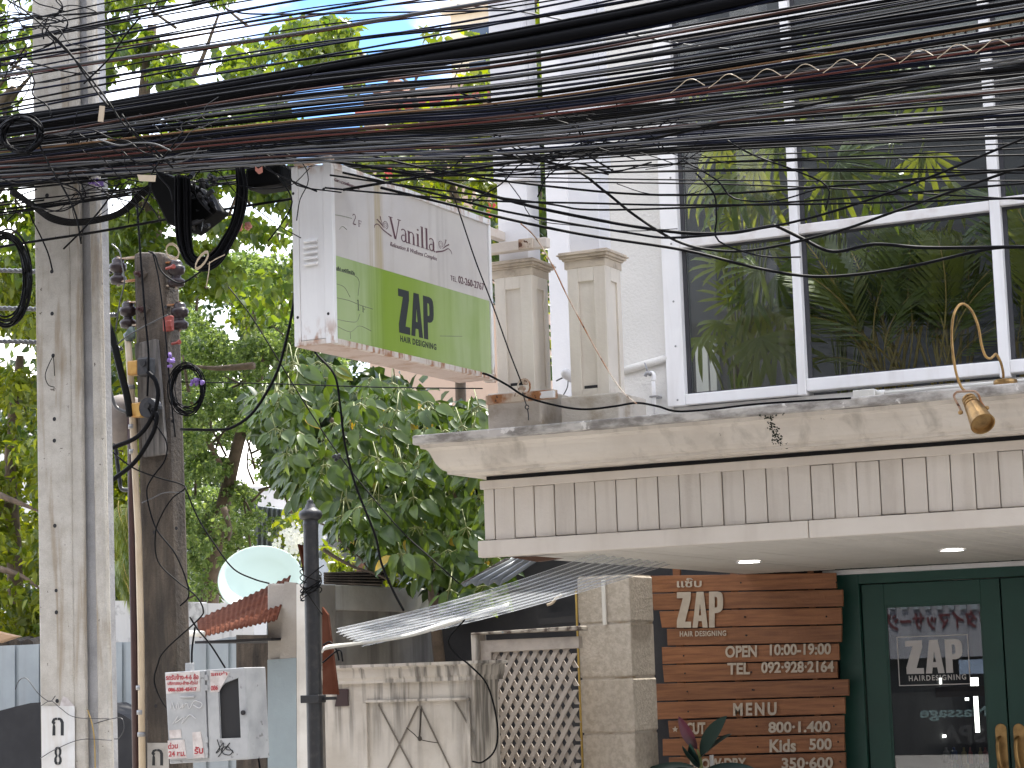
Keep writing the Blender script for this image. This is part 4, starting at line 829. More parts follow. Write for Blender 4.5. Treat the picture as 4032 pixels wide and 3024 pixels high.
for i, (y0, y1) in enumerate(((1065,1070),(1215,1240),(1345,1372))):
    a = pxpath([(-60,y0-3),(180,y0+4),(350,y1-2),(440+20*i,y1)], YO+.06)
    mb = MB(); n_ = len(a)
    for ph in (0, 2.1, 4.2): mb.tube([p+Vector((0,.009*math.cos(i_*1.4+ph),.009*math.sin(i_*1.4+ph))) for i_, p in enumerate(spl(a,3))], .007, 6)
    solo('twisted_line', mb, M['whitecable' if i < 2 else 'greycable'], ('thick pale twisted power line passing behind the concrete pole, uppermost','thick pale twisted power line passing behind the concrete pole, middle','thick grey twisted power line passing behind the concrete pole, lowest')[i], 'power line', smooth=True)
# conduits
cc_ = thing('cream_conduit', PY(530,2500,YO-.06), 'long cream conduit pipe strapped to the old pole', 'pipe')
obj('pipe', MB().tube([PY(503,1330,YO-.05),PY(515,1500,YO-.05),PY(525,1700,YO-.05),PY(545,2100,YO-.05),PY(555,2500,YO-.05),PY(563,3300,YO-.05)], 15/FPX*11, 12), M['creampipe'], cc_, smooth=True)
for py in (1525,1680,1778,2708,2805,2892): 
    p = PY(503+ (py-1330)*.034+ (6 if py < 1800 else 2), py, YO-.05); obj('clip', MB().lathe(p-Vector((0,0,.012)),(0,0,1),[(0,.023),(.024,.023)],12), M['greymetal'], cc_, smooth=True)
solo('brown_pipe', MB().tube([PY(515,1600,YO+.02),PY(518,2000,YO+.02),PY(528,2500,YO+.02),PY(540,3300,YO+.02)], 16/FPX*11, 12), M['brownpipe'], 'dark brown downpipe just left of the cream conduit', 'pipe', smooth=True)
solo('weatherhead', MB().tube([PY(508,1345,YO-.05),PY(506,1320,YO-.05),PY(515,1305,YO-.05),PY(522,1330,YO-.06)], [.02,.03,.03,.018], 12), mat('dark_plastic_cap', (.09,.12,.11), .4), 'dark rounded cap on top of the cream conduit', 'conduit cap', smooth=True)
for i, (px, py, lab) in enumerate(((545,1445,'upper yellow and black splice box on the cream conduit'),(560,1610,'lower yellow and black splice box on the cream conduit'))):
    p = PY(px,py,YO-.10); t = thing('splice_box', p, lab, 'splice box')
    obj('yellow_half', MB().box(p.x-.055,p.x+.012,p.y-.03,p.y+.03,p.z-.045,p.z+.035), M['yellowbox'], t, bevel=.008)
    obj('black_half', MB().box(p.x+.013,p.x+.09,p.y-.035,p.y+.035,p.z-.055,p.z+.045), M['iron'], t, bevel=.01) if i == 0 else obj('black_half', MB().lathe((p.x+.055,p.y-.03,p.z-.0),(0,1,0),[(0,.055),(.06,.055)],20), M['iron'], t)
    obj('gland', MB().lathe((p.x+.06,p.y-.036,p.z+.01),(0,-1,0),[(0,.017),(.01,.017)],12), M['dark'], t)
lm = PY(480,1640,YO+.12); lt = thing('round_lamp', lm, 'dusty grey round lamp housing behind the pipes of the old pole', 'lamp')
obj('housing', MB().lathe(lm-Vector((0,0,.16)),(.15,-.1,1),[(0,.03),(.02,.07),(.10,.12),(.2,.13),(.26,.09),(.28,.03)],20), mat('dusty_grey_shell', (.24,.21,.19), .9, (.17,.15,.14), 9), lt, smooth=True)
obj('bracket', MB().tube(pxpath([(452,1688),(455,1760),(470,1880),(480,1925),(520,1930)],YO+.1), .012, 8), M['iron'], lt, smooth=True)
for lab, pts, r, mm in (('thick black flexible conduit curving over the old pole',((582,1465),(612,1500),(622,1560),(600,1640),(540,1720),(430,1768)),.0125,'black'),
                     ('second thick black flexible conduit curving low over the old pole',((600,1612),(618,1640),(600,1710),(530,1820),(430,1900)),.0125,'black'),
                     ('grey flexible conduit left of the round lamp',((425,1500),(440,1560),(460,1605),(500,1625)),.010,'greycable'),
                     ('dark leaning service pipe left of the old pole',((405,1235),(440,1320),(470,1440),(500,1560),(512,1640)),.020,'black2'),
                     ('black drop cable running down the front of the old pole',((537,760),(550,960),(572,1250),(585,1400),(580,1560)),.006,'black'),
                     ('black lead beside the drop cable on the old pole',((600,990),(625,1100),(650,1300),(672,1550),(690,1720)),.0042,'black'),
                     ('pale grey lead from the concrete pole up to the red clamp',((410,1415),(480,1340),(560,1290),(660,1240)),.004,'greycable'),
                     ('grey lead looping over the old pole top',((585,990),(610,1005),(630,1060),(665,1095),(710,1115),(760,1090),(800,1060)),.005,'black2'),
                     ('white cord hanging at the insulators',((440,960),(470,990),(480,1040),(490,1110),(470,1200),(455,1305)),.004,'whitecable'),
                     ('thin pale cord crossing the old pole',((559,1980),(600,1962),(650,1940),(728,1940)),.003,'whitecable'),
                     ('long black lead winding down to the meter box',((580,1600),(620,1680),(655,1740),(650,1810),(600,1880),(578,1930),(590,2010),(620,2090),(690,2180),(735,2290),(742,2350),(710,2385)),.0045,'black'),
                     ('grey lead crossing the old pole diagonally',((425,1765),(520,1840),(620,1880),(728,1915),(680,1960),(640,2020),(612,2100),(622,2210),(700,2290),(770,2345),(800,2400),(780,2440),(650,2560),(620,2620),(608,2690),(650,2780),(720,2840),(790,2845)),.0042,'black2'),
                     ('black wire from the old pole down past the satellite dish',((728,1915),(780,2040),(850,2150),(920,2240),(1000,2280),(1060,2297)),.0042,'black')):
    solo('cable', MB().tube([p for p in pxpath(pts, YO-.13)], r, 8), M[mm], lab, 'cable', smooth=True)
solo('red_clamp', MB().box(*[v for v in (PY(648,1250,YO-.06).x,PY(682,1250,YO-.06).x,YO-.08,YO-.05,PY(660,1305,YO-.06).z,PY(660,1245,YO-.06).z)]).box(PY(655,1250,YO-.09).x,PY(674,1250,YO-.09).x,YO-.10,YO-.081,PY(660,1290,YO-.09).z,PY(660,1262,YO-.09).z), M['red'], 'faded red plastic clamp on the right side of the old pole', 'clamp', bevel=.006)
for px, py, lab in ((672,1055,'upper rusty red bolt sticking out of the old pole'),(695,1352,'lower rusty red bolt sticking out of the old pole')):
    p = PY(px,py,YO-.02); solo('pole_bolt', MB().lathe(p-Vector((.03,0,0)),(1,-.2,.06),[(0,.008),(.05,.008),(.05,.013),(.062,.013)],8), M['red'], lab, 'bolt')
def clump(px, py, Y, m, lab, name='connector_cluster', n=9, sx=22, sy=14, grp=None):
    mb = MB()
    for i in range(n):
        p = PY(px+random.uniform(-sx,sx), py+random.uniform(-sy,sy), Y+random.uniform(-.02,.02)); d = Vector((random.uniform(-1,1),random.uniform(-.5,.5),random.uniform(-.6,.6)))
        mb.lathe(p, d, [(-.014,.005),(-.01,.009),(.01,.009),(.014,.005)], 8)
    return solo(name, mb, m, lab, 'connector', grp)
clump(672,1418,YO-.12,M['purple'],'purple connector cluster hanging on the old pole', sx=10, sy=24)
clump(777,1503,YO-.05,M['purple'],'lilac connector cluster on the taut wire right of the old pole', n=12, sx=24, sy=10)
clump(381,720,YP-.12,M['purple'],'dark purple connector cluster in front of the concrete pole', sx=26, sy=10)
clump(125,612,YP-.25,M['purple'],'purple connector cluster under the coil at the left edge', sx=26, sy=22, n=12)
clump(110,645,YP-.25,M['pink'],'orange pink connector below the purple cluster at the left edge', sx=20, sy=4, n=6)
clump(953,890,8.3,M['pink'],'pink connector row on the big hanging cable coil', sx=28, sy=10, n=12)
# meter box
MY = YO-.28
a = PY(648,2640,MY); b = PY(968,3000,MY)
mt = thing('meter_box', a, 'grey steel meter box with open window, torn stickers and graffiti, fixed to the old pole', 'electric box')
def mslab(name, q, Y, d, m, par, bev=0): return obj(name, MB().slab([PY(x,y,Y) for x,y in q], Vector((0,d,0))), m, par, bevel=bev)
body = mslab('case', ((668,3008),(978,2990),(962,2628),(648,2648)), MY, .20, M['boxgrey'], mt, .004)
lid = mslab('left_door', ((668,2992),(818,2985),(806,2640),(650,2650)), MY-.014, .013, M['boxgrey'], mt, .004)
q_out = [(826,2998),(978,2985),(963,2632),(813,2640)]; q_in = [(866,2908),(948,2905),(938,2668),(858,2700)]
fr_ = MB()
for k in range(4): fr_.slab([PY(*q_out[k],MY-.016),PY(*q_out[(k+1)%4],MY-.016),PY(*q_in[(k+1)%4],MY-.016),PY(*q_in[k],MY-.016)], Vector((0,.015,0)))
rd = obj('right_door', fr_, M['boxgrey'], mt)
mslab('dark_opening', ((862,2912),(952,2908),(940,2658),(850,2690)), MY-.001, .0008, M['dark'], mt)
mslab('corner_fill', ((857,2722),(872,2700),(905,2668),(857,2672)), MY-.0165, .014, M['boxgrey'], rd)
obj('lock', MB().lathe(PY(959,2806,MY-.018),(0,-1,0),[(0,.012),(.01,.012),(.012,.006)],14), M['dark'], rd)
for y in (2665,2705,2910,2950): mslab('hinge', ((806,y+14),(818,y+14),(817,y-8),(805,y-8)), MY-.022, .008, M['boxgrey'], lid, .001)
mslab('handle_slot', ((708,2750),(765,2747),(765,2738),(708,2741)), MY-.024, .010, M['boxgrey'], lid, .003)
def stick(q, par=lid, Y=MY-.0165, m='paper'): return mslab('sticker', q, Y, .002, M[m], par)
stick(((655,2732),(788,2722),(786,2642),(652,2652))); stick(((828,2724),(858,2722),(900,2662),(948,2662),(945,2638),(826,2645)),) if False else stick(((828,2726),(862,2724),(905,2645),(827,2640)), rd, MY-.0185)
stick(((668,2908),(715,2905),(712,2872),(665,2875))); stick(((662,2988),(735,2984),(725,2912),(660,2916))); stick(((762,2986),(806,2982),(790,2880),(757,2884)))
def mtext(s, x0, y0, x1, y1, m='redink', bold=.03, par=lid, Y=MY-.0175): a, b, c = PY(x0,y1,Y), PY(x1,y1-3,Y), PY(x0,y0,Y); lettering(s, a, b-a, c-a, NF, par, M[m], bold=bold, depth=.0006)
mtext('รถรับจ้าง-4-6 ล้อ', 653,2655,782,2678); mtext('บริการขน-ย้าย-ทั่วไป', 660,2682,778,2698); mtext('086-538-45417', 662,2708,775,2724, bold=.05)
mtext('รถเช่า', 830,2645,895,2662, par=rd, Y=MY-.0195); mtext('086', 830,2700,858,2720, par=rd, Y=MY-.0195); mtext('ด่วน', 662,2925,700,2950); mtext('24 ชม.', 664,2958,730,2980); mtext('รับ', 765,2940,800,2970)
def scrib(pts, r, m, par, Y): obj('graffiti', MB().tube(pxpath(pts, Y, 5), r, 4), m, par)
scrib(((672,2790),(676,2765),(690,2795),(700,2765),(706,2790),(722,2770),(716,2790),(735,2768),(745,2790),(765,2760),(795,2770),(785,2788),(760,2775)), .0022, M['scribble'], lid, MY-.0175)
scrib(((680,2850),(700,2820),(690,2845),(725,2822),(715,2850),(745,2815),(770,2830)), .002, M['scribble'], lid, MY-.0175)
scrib(((855,2912),(865,2950),(850,2965),(880,2925),(870,2965),(860,2978),(905,2925),(890,2950),(915,2955),(905,2972),(880,2968),(870,2950),(895,2940),(920,2965)), .0022, M['stencil'], rd, MY-.0185)
stm = MB().box(PY(707,2650,MY).x,PY(727,2650,MY).x,MY+.05,MY+.09,PY(707,2650,MY).z,PY(707,2611,MY).z); obj('hanger_tab', stm, M['boxgrey'], mt, bevel=.003)
solo('cable', MB().tube(pxpath([(768,2470),(756,2560),(756,2640)],MY+.1), .0055, 6), M['black'], 'black cable entering the top of the meter box', 'cable', smooth=True)
solo('cable', MB().tube(pxpath([(748,2430),(780,2480),(830,2540),(887,2630)],MY+.15), .005, 6), M['black'], 'black cable slanting from the awning to the meter box', 'cable', smooth=True)
solo('cable', MB().tube(pxpath([(975,2800),(1000,2900),(1020,3000),(1032,3100)],MY+.1), .006, 6), M['black'], 'black cable hanging down right of the meter box', 'cable', smooth=True)

# ---------------------------------------------------------------- iron bollard pole with finial
YI2 = 11.0
ip = PY(1232,2500,YI2); hx = lambda w_: w_/FPX*12.3/2
ir = thing('iron_post', (ip.x,YI2,.13), 'black cast iron post with a ball finial, wrapped in loose wire', 'post')
zq = lambda y: PY(1232,y,YI2).z
b0 = PY(1238,3024,YI2); 
obj('shaft', MB().lathe((ip.x,YI2,.13),(0,0,1),[(0,hx(84)),(.2,hx(84)),(.21,hx(68)),(zq(2080)-.13,hx(62)),(zq(2065)-.13,hx(66)),(zq(2055)-.13,hx(62)),(zq(2044)-.13,hx(62))],22), M['iron'], ir, smooth=False)
obj('finial', MB().lathe((ip.x,YI2,zq(2048)),(0,0,1),[(0,hx(62)),(.006,hx(78)),(.018,hx(94)),(.036,hx(98)),(.054,hx(88)),(.064,hx(60)),(.070,hx(56)),(.076,hx(44)),(.092,hx(40)),(.100,hx(24)),(.112,hx(30)),(.12,hx(14)),(.135,hx(4))],24), M['iron'], ir, smooth=True)
cy = zq(2752); obj('clamp', MB().box(ip.x-.062,ip.x+.062,YI2-.052,YI2+.03,cy-.022,cy+.022), M['iron'], ir, bevel=.003)
obj('clamp_arm', MB().box(ip.x+.062,ip.x+.14,YI2-.01,YI2+.02,cy-.008,cy+.010), M['iron'], ir)
for k in range(5):
    pts = [Vector((ip.x+.062*math.cos(t*.7+k), YI2-.01+.062*math.sin(t*.7+k)-.0, zq(2280+k*18)+.05*math.sin(t*.5+k*1.7)+.004*t)) for t in range(14)]
    if k == 0: mbw = MB()
    mbw.tube(spl(pts,4), .0035, 5)
mbw.tube(pxpath([(1270,2420),(1240,2380),(1205,2330),(1195,2310)],YI2-.07), .004, 5).tube(pxpath([(1192,2350),(1200,2290),(1240,2250),(1275,2225)],YI2-.07), .0035, 5)
solo('wire_bundle', mbw, M['black2'], 'tangle of grey wire wound round the iron post', 'wire', smooth=True)
# dark moss crack down the cornice
mo = MB(); R = random.Random(12)
zz_ = sorted(((z, o) for o, z in prof[:-3]), key=lambda q: q[0])
def off_at(z):
    for (za_, oa), (zb2, ob2) in zip(zz_[:-1], zz_[1:]):
        if za_ <= z <= zb2: return oa+(ob2-oa)*(z-za_)/max(1e-6, zb2-za_)
    return zz_[-1][1]
xm = PY(3048,1700,YF-.25).x
for k in range(170):
    t = R.random(); z = zz_[0][0]+.01+(zb1+.0-zz_[0][0])*t; spread = .012+.035*(abs(t-.95) < .08)+.05*max(0,.16-t)
    x = xm-.01+R.gauss(0,spread)+.02*(1-t); y = YF-off_at(z)-.001; r = R.uniform(.002,.006)
    mo.lathe((x,y+.002,z),(0,-1,.1),[(0,r),(.0035,r*.6)],5)
obj('moss_crack', mo, mat('black_moss', (.03,.035,.022), .95), bpy.data.objects['cornice'])['kind'] = 'stuff'
# ---------------------------------------------------------------- alley walls, gate, awnings
YG = 12.2
def quad(name, q, Y, d, m, par=None, bev=0): return obj(name, MB().slab([PY(x,y,Y) for x,y in q], Vector((0,d,0))), m, par, bevel=bev)
# lattice gate
gp = PY(1900,2800,YG); gt_ = thing('lattice_gate', (gp.x,YG,.13), 'pale grey timber gate with diagonal lattice left of the stone pillar', 'gate')
quad('top_beam', ((1852,2492+8),(2278,2492-10),(2276,2466-2),(1852,2493-1+0)), YG-.05, .14, M['peel'], gt_, .006)
quad('top_rail', ((1890,2568+4),(2280,2552),(2278,2505),(1888,2522)), YG, .06, M['lattice'], gt_, .005)
quad('stile', ((1934,3200),(1962,3200),(1932,2566),(1888,2568)), YG-.002, .06, M['lattice'], gt_, .005)
quad('door_post', ((1882,3200),(1928,3200),(1880,2495),(1852,2496)), YG-.03, .12, M['mouldl'], gt_, .008)
za, xa0, xa1 = PY(2000,2562,YG).z, PY(1936,2700,YG).x, PY(2262,2700,YG).x
zbm = .3
def clip_slat(c, s, w_, y0):   # diagonal bar in the panel rectangle, slope s
    # x = c + (z - zbm)*s
    zA, zB = zbm, za; x0, x1 = c, c+(zB-zA)*s
    if s > 0:
        if x1 > xa1: zB = zA+(xa1-c)/s
        if x0 < xa0: zA = zbm+(xa0-c)/s
    else:
        if x1 < xa0: zB = zbm+(xa0-c)/s
        if x0 > xa1: zA = zbm+(xa1-c)/s
    if zB-zA < .05: return None
    a = c+(zA-zbm)*s; b = c+(zB-zbm)*s
    return MB().slab([(a-w_,y0,zA),(a+w_,y0,zA),(b+w_,y0,zB),(b-w_,y0,zB)], Vector((0,.010,0)))
hgt = za-zbm
for s, y0 in ((.62,YG+.018),(-.62,YG+.030)):
    c = xa0-hgt*.62-.1
    while c < xa1+hgt*.62+.1:
        sl_ = clip_slat(c, s, .0165, y0)
        if sl_ and len(sl_.v): obj('slat', sl_, M['lattice'], gt_)
        c += .068
dkp = quad('dark_room_wall', ((1700,3300),(2330,3300),(2330,2300),(1700,2300)), 14.6, .1, M['dark'])  # dark colour stands for the shade of the gate passage
tag(dkp, 'wall far behind the lattice gate, coloured dark as if unlit', 'wall'); dkp.name = 'dark_wall'
# dark rafters over the gate
rf = MB()
for i in range(4): rf.slab([PY(x,y,13.2+i*.1) for x,y in ((2120,2440-i*20+22),(2270,2425-i*20+22),(2270,2400-i*20+22),(2120,2415-i*20+22))], Vector((0,.05,0)))
solo('rafter_frame', rf, M['darkgrey'], 'dark timber bars in the gap above the lattice gate', 'rafters')
solo('cord_end', MB().tube(pxpath([(2160,2382),(2175,2370),(2190,2355),(2210,2345)],11.9), [.011]*9+[.010]*4+[.009]*6, 8) if False else MB().tube(pxpath([(2155,2382),(2175,2374),(2190,2355),(2210,2342)],11.9), .009, 8), M['creampipe'], 'short curled yellowish hose end under the clear roof sheet', 'hose', smooth=True)
# stained panelled wall in front
YA = 11.45
pw = thing('panelled_wall', PY(1600,3000,YA), 'stained plaster garden wall with moulded cap and crossed panel', 'wall')
wx0, wx1 = PY(1278,2800,YA).x, PY(1868,2800,YA).x
zc0 = PY(1600,2611,YA).z; zc1 = PY(1600,2622,YA).z; zc2 = PY(1600,2673,YA).z; zc3 = PY(1600,2686,YA).z
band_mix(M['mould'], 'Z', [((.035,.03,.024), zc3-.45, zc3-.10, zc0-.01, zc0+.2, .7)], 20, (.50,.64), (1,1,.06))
band_mix(M['mould'], 'X', [((.05,.042,.034), wx1-.16, wx1-.02, wx1+1, wx1+2, .7)], 22, (.40,.62), (1,1,.12))
obj('wall_body', MB().box(wx0,wx1,YA,YA+.32,.13,zc0-.01), M['mould'], pw, bevel=.006)
pr = [(.06,zc0),(.06,zc1),(.05,zc1),(.035,zc1-.012),(.03,zc2+.015),(.022,zc2),(.022,zc3),(.0,zc3),(-.02,zc3)]
mb = MB(); n = len(pr); rws = [[(wx0+.0-o*0, YA-o, z) for o, z in pr], [(wx1+o, YA-o, z) for o, z in pr], [(wx1+o, YA+.34, z) for o, z in pr]]
for r in rws: mb.v += r
for i in range(2):
    for k in range(n-1): mb.f.append((i*n+k,i*n+k+1,(i+1)*n+k+1,(i+1)*n+k))
mb.add([(wx0,YA-.06,zc0),(wx1+.06,YA-.06,zc0),(wx1+.06,YA+.34,zc0),(wx0,YA+.34,zc0)],[(0,1,2,3)])
obj('cap_moulding', mb, M['mould'], pw)
qx0, qx1 = PY(1452,2850,YA).x, PY(1842,2850,YA).x; qz = PY(1640,2762,YA).z
fr2 = MB(); fr2.box(qx0-.02,qx1+.02,YA-.022,YA-.0005,qz,qz+.016).box(qx0-.03,qx0-.004,YA-.018,YA-.0005,.3,qz-.001).box(qx1,qx1+.022,YA-.018,YA-.0005,.3,qz-.001)
obj('panel_frame', fr2, M['mould'], pw, bevel=.003)
M['gd'] = mat('groove_brown', (.19,.165,.135), .9)  # darker brown for the groove lines
for a_, b_ in (((1490,2775),(1625,3030)),((1645,2780),(1500,3080)),((1655,2780),(1780,3040)),((1792,2765),(1870,2900))):
    A, B = PY(*a_,YA-.006), PY(*b_,YA-.006); obj('groove_line', MB().tube([A,B], .005, 5), M['gd'], pw)
solo('spider_plant_stem', MB().tube(pxpath([(1658,2790),(1655,2860),(1652,2900)],YA-.03), .006, 5).tube(pxpath([(1600,2865),(1630,2890),(1652,2910),(1690,2920),(1725,2925)],YA-.03), .003, 5).lathe(PY(1653,2908,YA-.03),(0,-1,0),[(-.01,.006),(0,.016),(.01,.006)],8), M['darkpole'], 'dried plant stem stuck to the stained garden wall', 'twig')
quad('rust_plate', ((1317,2782),(1370,2780),(1370,2713),(1330,2713)), YA-.012, .010, M['brownpipe'], pw, .002)
# grey side wall with top beam running away from the street
xw_ = PY(1262,2302,12.9).x
def XQ(px, py): return PX(px, py, xw_)
zb_t = PX(1262,2302,xw_).z; zb_b = PX(1262,2402,xw_).z
swt = thing('side_wall', (xw_,13,.13), 'grey plaster side wall with a paler top beam behind the clear roof sheet', 'wall')
yend = PX(1760,2340,xw_).y; print('side wall', xw_, yend, zb_t)
obj('wall_body', MB().box(xw_-.2,xw_,12.9,20,.13,zb_b), M['sidewall'], swt)
obj('top_beam', MB().box(xw_-.22,xw_+.035,12.88,20,zb_b,zb_t), M['beam'], swt, bevel=.008)
# stucco pillar with blue lower paint
YU = 12.5
sp2 = thing('stucco_pillar', PY(1130,3000,YU), 'rough stucco gate pillar with blue grey paint on its lower half', 'pillar')
quad('front', ((1058,3300),(1172,3300),(1166,2295),(1120,2290)), YU, .02, M['stucco'], sp2)
obj('shaft', MB().slab([PY(1056,3300,YU+.021),PY(1218,3300,YU+.021),PY(1212,2298,YU+.021),PY(1052,2298,YU+.021)], Vector((0,.36,0))), M['stucco'], sp2, bevel=.01)
quad('blue_paint', ((1055,3300),(1169,3300),(1167,2590),(1053,2598)), YU-.004, .003, M['bluepaint'], sp2)
quad('narrow_face', ((1170,3300),(1218,3300),(1212,2302),(1166,2300)), YU-.012, .014, M['beam'], sp2, .004)
# rusty corrugated awning
def corr(name, TL, TR, BL, BR, nr, amp, m, par=None, nseg=None, along='u', thick=.0, jag=0, sag=0):
    # grid between four 3D corners; ridges run from top edge to bottom edge, nr ridges across u
    nu = nr*6; nv = nseg or 3; mb = MB(); TL, TR, BL, BR = map(Vector,(TL,TR,BL,BR)); nrm = (TR-TL).cross(BL-TL).normalized()
    for i in range(nu+1):
        u = i/nu; j_ = random.uniform(-jag,jag) if i%3 == 0 else 0
        for k in range(nv+1):
            v = k/nv; vv = v*(1+j_) if k == nv else v
            p = TL.lerp(TR,u).lerp(BL.lerp(BR,u), vv) + nrm*amp*math.sin(u*nr*2*math.pi) + Vector((0,0,-sag*math.sin(u*math.pi)*v))
            mb.v.append(tuple(p))
    for i in range(nu):
        for k in range(nv): mb.f.append((i*(nv+1)+k, i*(nv+1)+k+1, (i+1)*(nv+1)+k+1, (i+1)*(nv+1)+k))
    o = obj(name, mb, m, par, smooth=True, fix=False)
    s = o.modifiers.new('thickness','SOLIDIFY'); s.thickness = thick or .003; return o
o = corr('rusty_awning', PY(775,2440,13.2), PY(1146,2266,13.2), PY(785,2508,12.2), PY(1092,2440,12.2), 17, .0055, M['rustroof'], nseg=3, jag=.02)
tag(o, 'red rusted corrugated iron awning in front of the mint satellite dish', 'awning')
solo('awning_frame', MB().box(PY(800,2500,12.5).x,PY(1100,2500,12.5).x,12.4,13.3,PY(900,2530,12.5).z,PY(900,2520,12.5).z), M['dark'], 'dark timber frame under the rusted awning', 'frame')
solo('strip_light', MB().tube([PY(745,2494,12.1),PY(802,2496,12.1)], .020, 12), M['conduit'], 'short cream tube fitting under the end of the rusted awning', 'tube light', smooth=True)
# clear corrugated roof sheet over the passage
SA0, SA1 = PY(1325,2477,10.45), PY(2335,2184,10.4); SB0, SB1 = PY(1440,2540,11.7), PY(2640,2220,11.7)
def sheet():
    nr, nu, nv = 9, 54, 10; mb = MB()
    for i in range(nu+1):
        u = i/nu
        for k in range(nv+1):
            v = k/nv; v2 = v if k else -(.012*(i%6 > 3))
            p = SA0.lerp(SB0,u).lerp(SA1.lerp(SB1,u), v2) + Vector((0,0,.0075*math.sin(u*nr*2*math.pi) - .03*math.sin(v*math.pi)))
            mb.v.append(tuple(p))
    for i in range(nu):
        for k in range(nv): mb.f.append((i*(nv+1)+k, i*(nv+1)+k+1, (i+1)*(nv+1)+k+1, (i+1)*(nv+1)+k))
    return mb
o = obj('clear_roof_sheet', sheet(), M['clearsheet'], None, smooth=True, fix=False); tag(o, 'clear corrugated plastic roof sheet sloping from under the canopy over the gate', 'roof sheet')
edge = [(1270,2572,10.2),(1276,2560,10.2),(1330,2550,10.4),(1460,2533,10.8),(1600,2512,11.1),(1720,2480,11.3),(1850,2438,11.5),(2000,2395,11.6)]
mb = MB(); E_ = [PY(x,y,Y) for x,y,Y in edge]; E_ = spl(E_,5)
for k, p in enumerate(E_):
    h = .016+.006*math.sin(k*.3)+.02*(k/len(E_)); mb.v += [tuple(p), tuple(p+Vector((0,.02,h)))]
for k in range(len(E_)-1): mb.f.append((2*k,2*k+1,2*k+3,2*k+2))
o = obj('roof_sheet_edge', mb, M['conduit'], None, fix=False, smooth=True); s = o.modifiers.new('t','SOLIDIFY'); s.thickness = .006; tag(o, 'bright curled edge strip along the lower side of the clear roof sheet', 'edge strip')
o = corr('fibre_cement_sheet', PY(2010,2198,10.9), PY(2130,2200,10.9), PY(1815,2298,10.7), PY(1995,2292,10.7), 4, .02, M['shed'], nseg=2); tag(o, 'small grey corrugated sheet poking out under the canopy corner', 'roof sheet')
solo('eave_batten', MB().slab([PY(x,y,10.65) for x,y in ((1812,2300),(1822,2290),(2003,2199),(1990,2197))], Vector((0,.03,0))), M['greywood'], 'weathered eave batten below the canopy corner', 'batten')
solo('stub_timber', MB().lathe(PY(1900,2275,10.8),(0,-1,0),[(-.2,.025),(0,.025)],10), M['creampipe'], 'round timber end under the canopy corner sheet', 'timber')
solo('brown_fascia_scrap', MB().slab([PY(x,y,10.3) for x,y in ((2110,2212),(2205,2198),(2110,2190),(2003,2193))], Vector((0,.05,0))), mat('brown_board', (.10,.05,.03), .7), 'loose brown board wedged below the canopy corner', 'board')
# dish
dc = PY(1026,2290,17.5); R_ = 172/FPX*19.8
nd = Vector((.42,-.72,.56)).normalized()
dsh = thing('satellite_dish', dc, 'large mint coloured satellite dish behind the rusted awning', 'satellite dish')
obj('reflector', MB().lathe(dc, nd, [(-.10,.02),(-.085,R_*.4),(-.04,R_*.75),(.02,R_),(.03,R_*1.02),(.034,R_),(-.03,R_*.74),(-.07,R_*.4),(-.085,.02)], 40), M['dish'], dsh, smooth=True)
obj('mast', MB().tube([dc-nd*.1, dc-nd*.25-Vector((0,0,.2)), (dc.x,dc.y+.2,1.0)], .03, 8), M['galv'], dsh)
# rusty bundle right of the iron post and dark corrugated scrap
solo('rusty_sheet_bundle', MB().slab([PY(x,y,11.2) for x,y in ((1270,2735),(1330,2735),(1290,2420),(1268,2390))], Vector((0,.02,0))), M['rustroof'], 'rusted ribbed sheet leaning behind the iron post', 'metal sheet')
o = corr('dark_corrugated_ridge', PY(1275,2255,14), PY(1275,2300,14), PY(1530,2248,14.2), PY(1500,2310,14.2), 5, .02, M['darkpole'], nseg=3, jag=.06); tag(o, 'dark rotted corrugated sheet lying on top of the side wall', 'metal sheet')
o = corr('standing_rust_sheet', PY(1172,2142,14), PY(1210,2150,14), PY(1198,2262,14), PY(1245,2262,14), 3, .02, M['rustroof'], nseg=2); tag(o, 'narrow rusted sheet standing left of the iron post top', 'metal sheet')
# fences, left
def panel_fence(x0, x1, py0, py1, Y, m, lab, step=78, bot=3300):
    t = thing('sheet_fence', PY(x0,py0,Y), lab, 'fence'); x = x0; rail = MB()
    while x < x1:
        w_ = min(step, x1-x); ya = py0+(py1-py0)*(x-x0)/(x1-x0); yb = py0+(py1-py0)*(x+w_-x0)/(x1-x0)
        quad('fence_sheet', ((x+5,bot),(x+w_-12,bot),(x+w_-12,yb),(x+5,ya)), Y, .006, m, t)
        quad('rib', ((x+w_-12,bot),(x+w_+5,bot),(x+w_+5,yb),(x+w_-12,yb)), Y+.02, .006, m, t); x += step
    return t
panel_fence(-120, 170, 2548, 2536, 15.2, M['galv'], 'pale blue grey sheet metal fence at the far left', 95)
panel_fence(400, 600, 2530, 2526, 15.2, M['galv'], 'pale blue grey sheet metal fence between the two poles', 92)
panel_fence(735, 960, 2540, 2500, 14.2, M['galv'], 'grey sheet metal fence right of the old pole', 88)
quad_ = quad('mouldy_wall', ((438,2760),(760,2760),(762,2370),(442,2365)), 15.9, .2, M['oldwhite']); tag(quad_, 'white garden wall blotched with black mould behind the poles', 'wall')
quad_ = quad('mouldy_wall', ((735,2700),(1000,2700),(1000,2378),(735,2374)), 15.9, .2, M['oldwhite']); tag(quad_, 'mouldy white wall right of the old pole under the awning', 'wall')
quad_ = quad('old_timber_wall', ((930,3300),(1070,3300),(1070,2500),(930,2500)), 13.4, .2, M['darkpole']); tag(quad_, 'dark weathered wall in shade between meter box and stucco pillar', 'wall')
